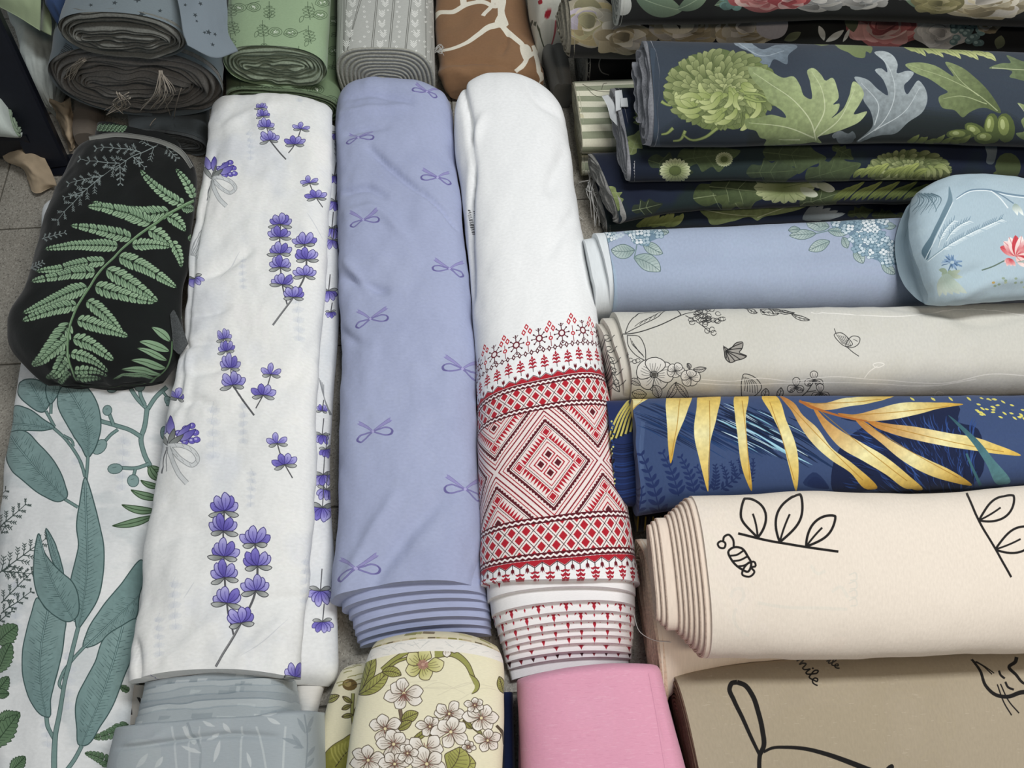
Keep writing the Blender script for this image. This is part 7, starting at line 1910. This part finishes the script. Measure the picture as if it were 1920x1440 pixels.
# ---- dark rack standing at the left edge
def beam(p, q, w, t, name, mat, parent, side):
    p, q = np.asarray(p, float), np.asarray(q, float); d = (q - p)/np.linalg.norm(q - p)
    s = np.asarray(side, float); s = s - d*(s @ d); s /= np.linalg.norm(s); n = np.cross(d, s)
    c = [(-1, -1), (1, -1), (1, 1), (-1, 1)]; b = .12
    ring = []
    for a, e in c: ring += [(a*(1 - b*(1 if k else 0)), e*(1 - b*3*(0 if k else 1))) for k in ((0, 1) if a*e > 0 else (1, 0))]
    v = np.array([o + s*x*w/2 + n*y*t/2 for o in (p, q) for x, y in ring]); k = len(ring)
    f = [(i, (i+1) % k, k + (i+1) % k, k + i) for i in range(k)] + [tuple(range(k))[::-1], tuple(range(k, 2*k))]
    return obj(name, v, f, mat, parent, smooth=False)
P3 = lambda x, y, z: at(np.array([x]), np.array([y]), np.array([z]))[0]
navy = plain_mat('dark_navy_paint', '#12151f', .45, .2, .12, 90)
fp = P3(98, 312, .0)
e = root('rack_stand', 'dark navy metal rack leg with a crossbar standing at the floor edge', 'rack', tuple(fp))
tp = P3(-62, -20, .34)
beam(fp + (0, 0, .004), tp, .078, .03, 'leg', navy, e, (1, .15, 0))
beam(P3(70, 262, .05), P3(-190, 262, .05), .05, .07, 'crossbar', navy, e, (0, 1, 0))
v, f = box_vf(fp[0] - .045, fp[0] + .045, fp[1] - .03, fp[1] + .03, 0, .006, .002)
obj('foot_plate', v, f, navy, e, smooth=False)

# ---- heap behind the rack
R_ = Roll([(-160, 104), (-50, 124), (14, 150)], [(-160, 232), (-50, 246), (24, 250)], .175, .086, n=2.3, m=2.2, r1=.03, low1=.6, round_w=.85)
make_roll(R_, 'white cloth roll with green inner layers resting on the rack crossbar', None, '#c9d2cb', None, seed=301, ns=70, nt=60, wr=(.003, .05, .06), ends=[(1, '#8fa08a', dict(n=4, depth=.006, seed=3, irr=.7))])
R_ = Roll([(-10, -140), (10, 0), (52, 110), (74, 186)], [(122, -140), (122, 10), (120, 100), (96, 192)], [.2, .2, .16, .1], 0, n=2.4, m=2.2, r1=.05, low1=.4)
make_roll(R_, 'crumpled white cloth heap squeezed between dark rack leg and grey star rolls', None, '#c5cdc9', None, name='cloth_heap', cat='cloth heap', seed=302, ns=100, nt=110, wr=(.012, .05, .06))
R_ = Roll([(84, -120), (84, 0), (100, 34)], [(140, -120), (132, 0), (124, 38)], .27, .2, n=2.4, m=2.2, r1=.02, low1=.5)
make_roll(R_, 'small deep blue cloth scrap on the white heap beside the grey star rolls', None, '#34486c', None, name='cloth_scrap', cat='cloth', seed=303, ns=60, nt=40, wr=(.006, .04, .04))
o = patch('cloth_scrap', [[(-60, -60, .245), (20, -60, .26), (80, -50, .255)], [(-50, -20, .235), (26, -8, .25), (78, 6, .245)], [(-40, -6, .22), (20, 24, .225), (76, 58, .215)]], cloth_mat('pale_green_cloth', '#a5b48f'), None, thick=.03, wr=(.004, .06), seed=8)
tag(o, 'pale sage green cloth with a straight edge lying on the white heap', 'cloth')
kraft = plain_mat('kraft_paper', '#a8967d', .8, 0, .15, 30, .5)
o = patch('kraft_paper', [[(4, 272, .035), (38, 271, .05), (70, 270, .04)], [(12, 298, .02), (46, 304, .05), (88, 304, .03)], [(42, 318, .012), (62, 332, .035), (106, 345, .02)], [(48, 336, .006), (66, 362, .012), (100, 350, .008)]], kraft, None, thick=.001, wr=(.006, .035), seed=12)
tag(o, 'crumpled brown kraft paper on the floor under the rack crossbar', 'paper')
o = patch('kraft_paper', [[(88, 182, .05), (112, 190, .06), (132, 182, .05)], [(104, 215, .035), (124, 222, .06), (136, 215, .04)], [(116, 250, .02), (128, 258, .045), (140, 250, .03)], [(132, 284, .006), (137, 282, .015), (143, 276, .01)]], kraft, None, thick=.001, wr=(.006, .03), seed=13)
tag(o, 'crumpled brown paper wedged between rack leg and grey cloth stack', 'paper')
R_ = Roll([(142, 200), (140, 240), (142, 268)], [(196, 200), (190, 240), (184, 262)], .05, 0, n=2.6, m=2.2)
make_roll(R_, 'brownish grey cloth remnant behind the black fern roll', None, '#6f665c', None, name='cloth_remnant', cat='cloth', seed=305, ns=50, nt=40, wr=(.004, .04, .04))


# turned-over front fold of the light blue bundle
patch('front_fold', [[(1836, 512, .236), (1880, 498, .25), (1990, 470, .262)], [(1842, 522, .232), (1886, 512, .245), (1990, 495, .25)], [(1856, 534, .222), (1890, 530, .232), (1990, 520, .235)]], cloth_mat('light_blue_reverse', '#aab8b2'), e_blu, nu=30, nv=14, thick=.004, wr=(.002, .03), seed=9)
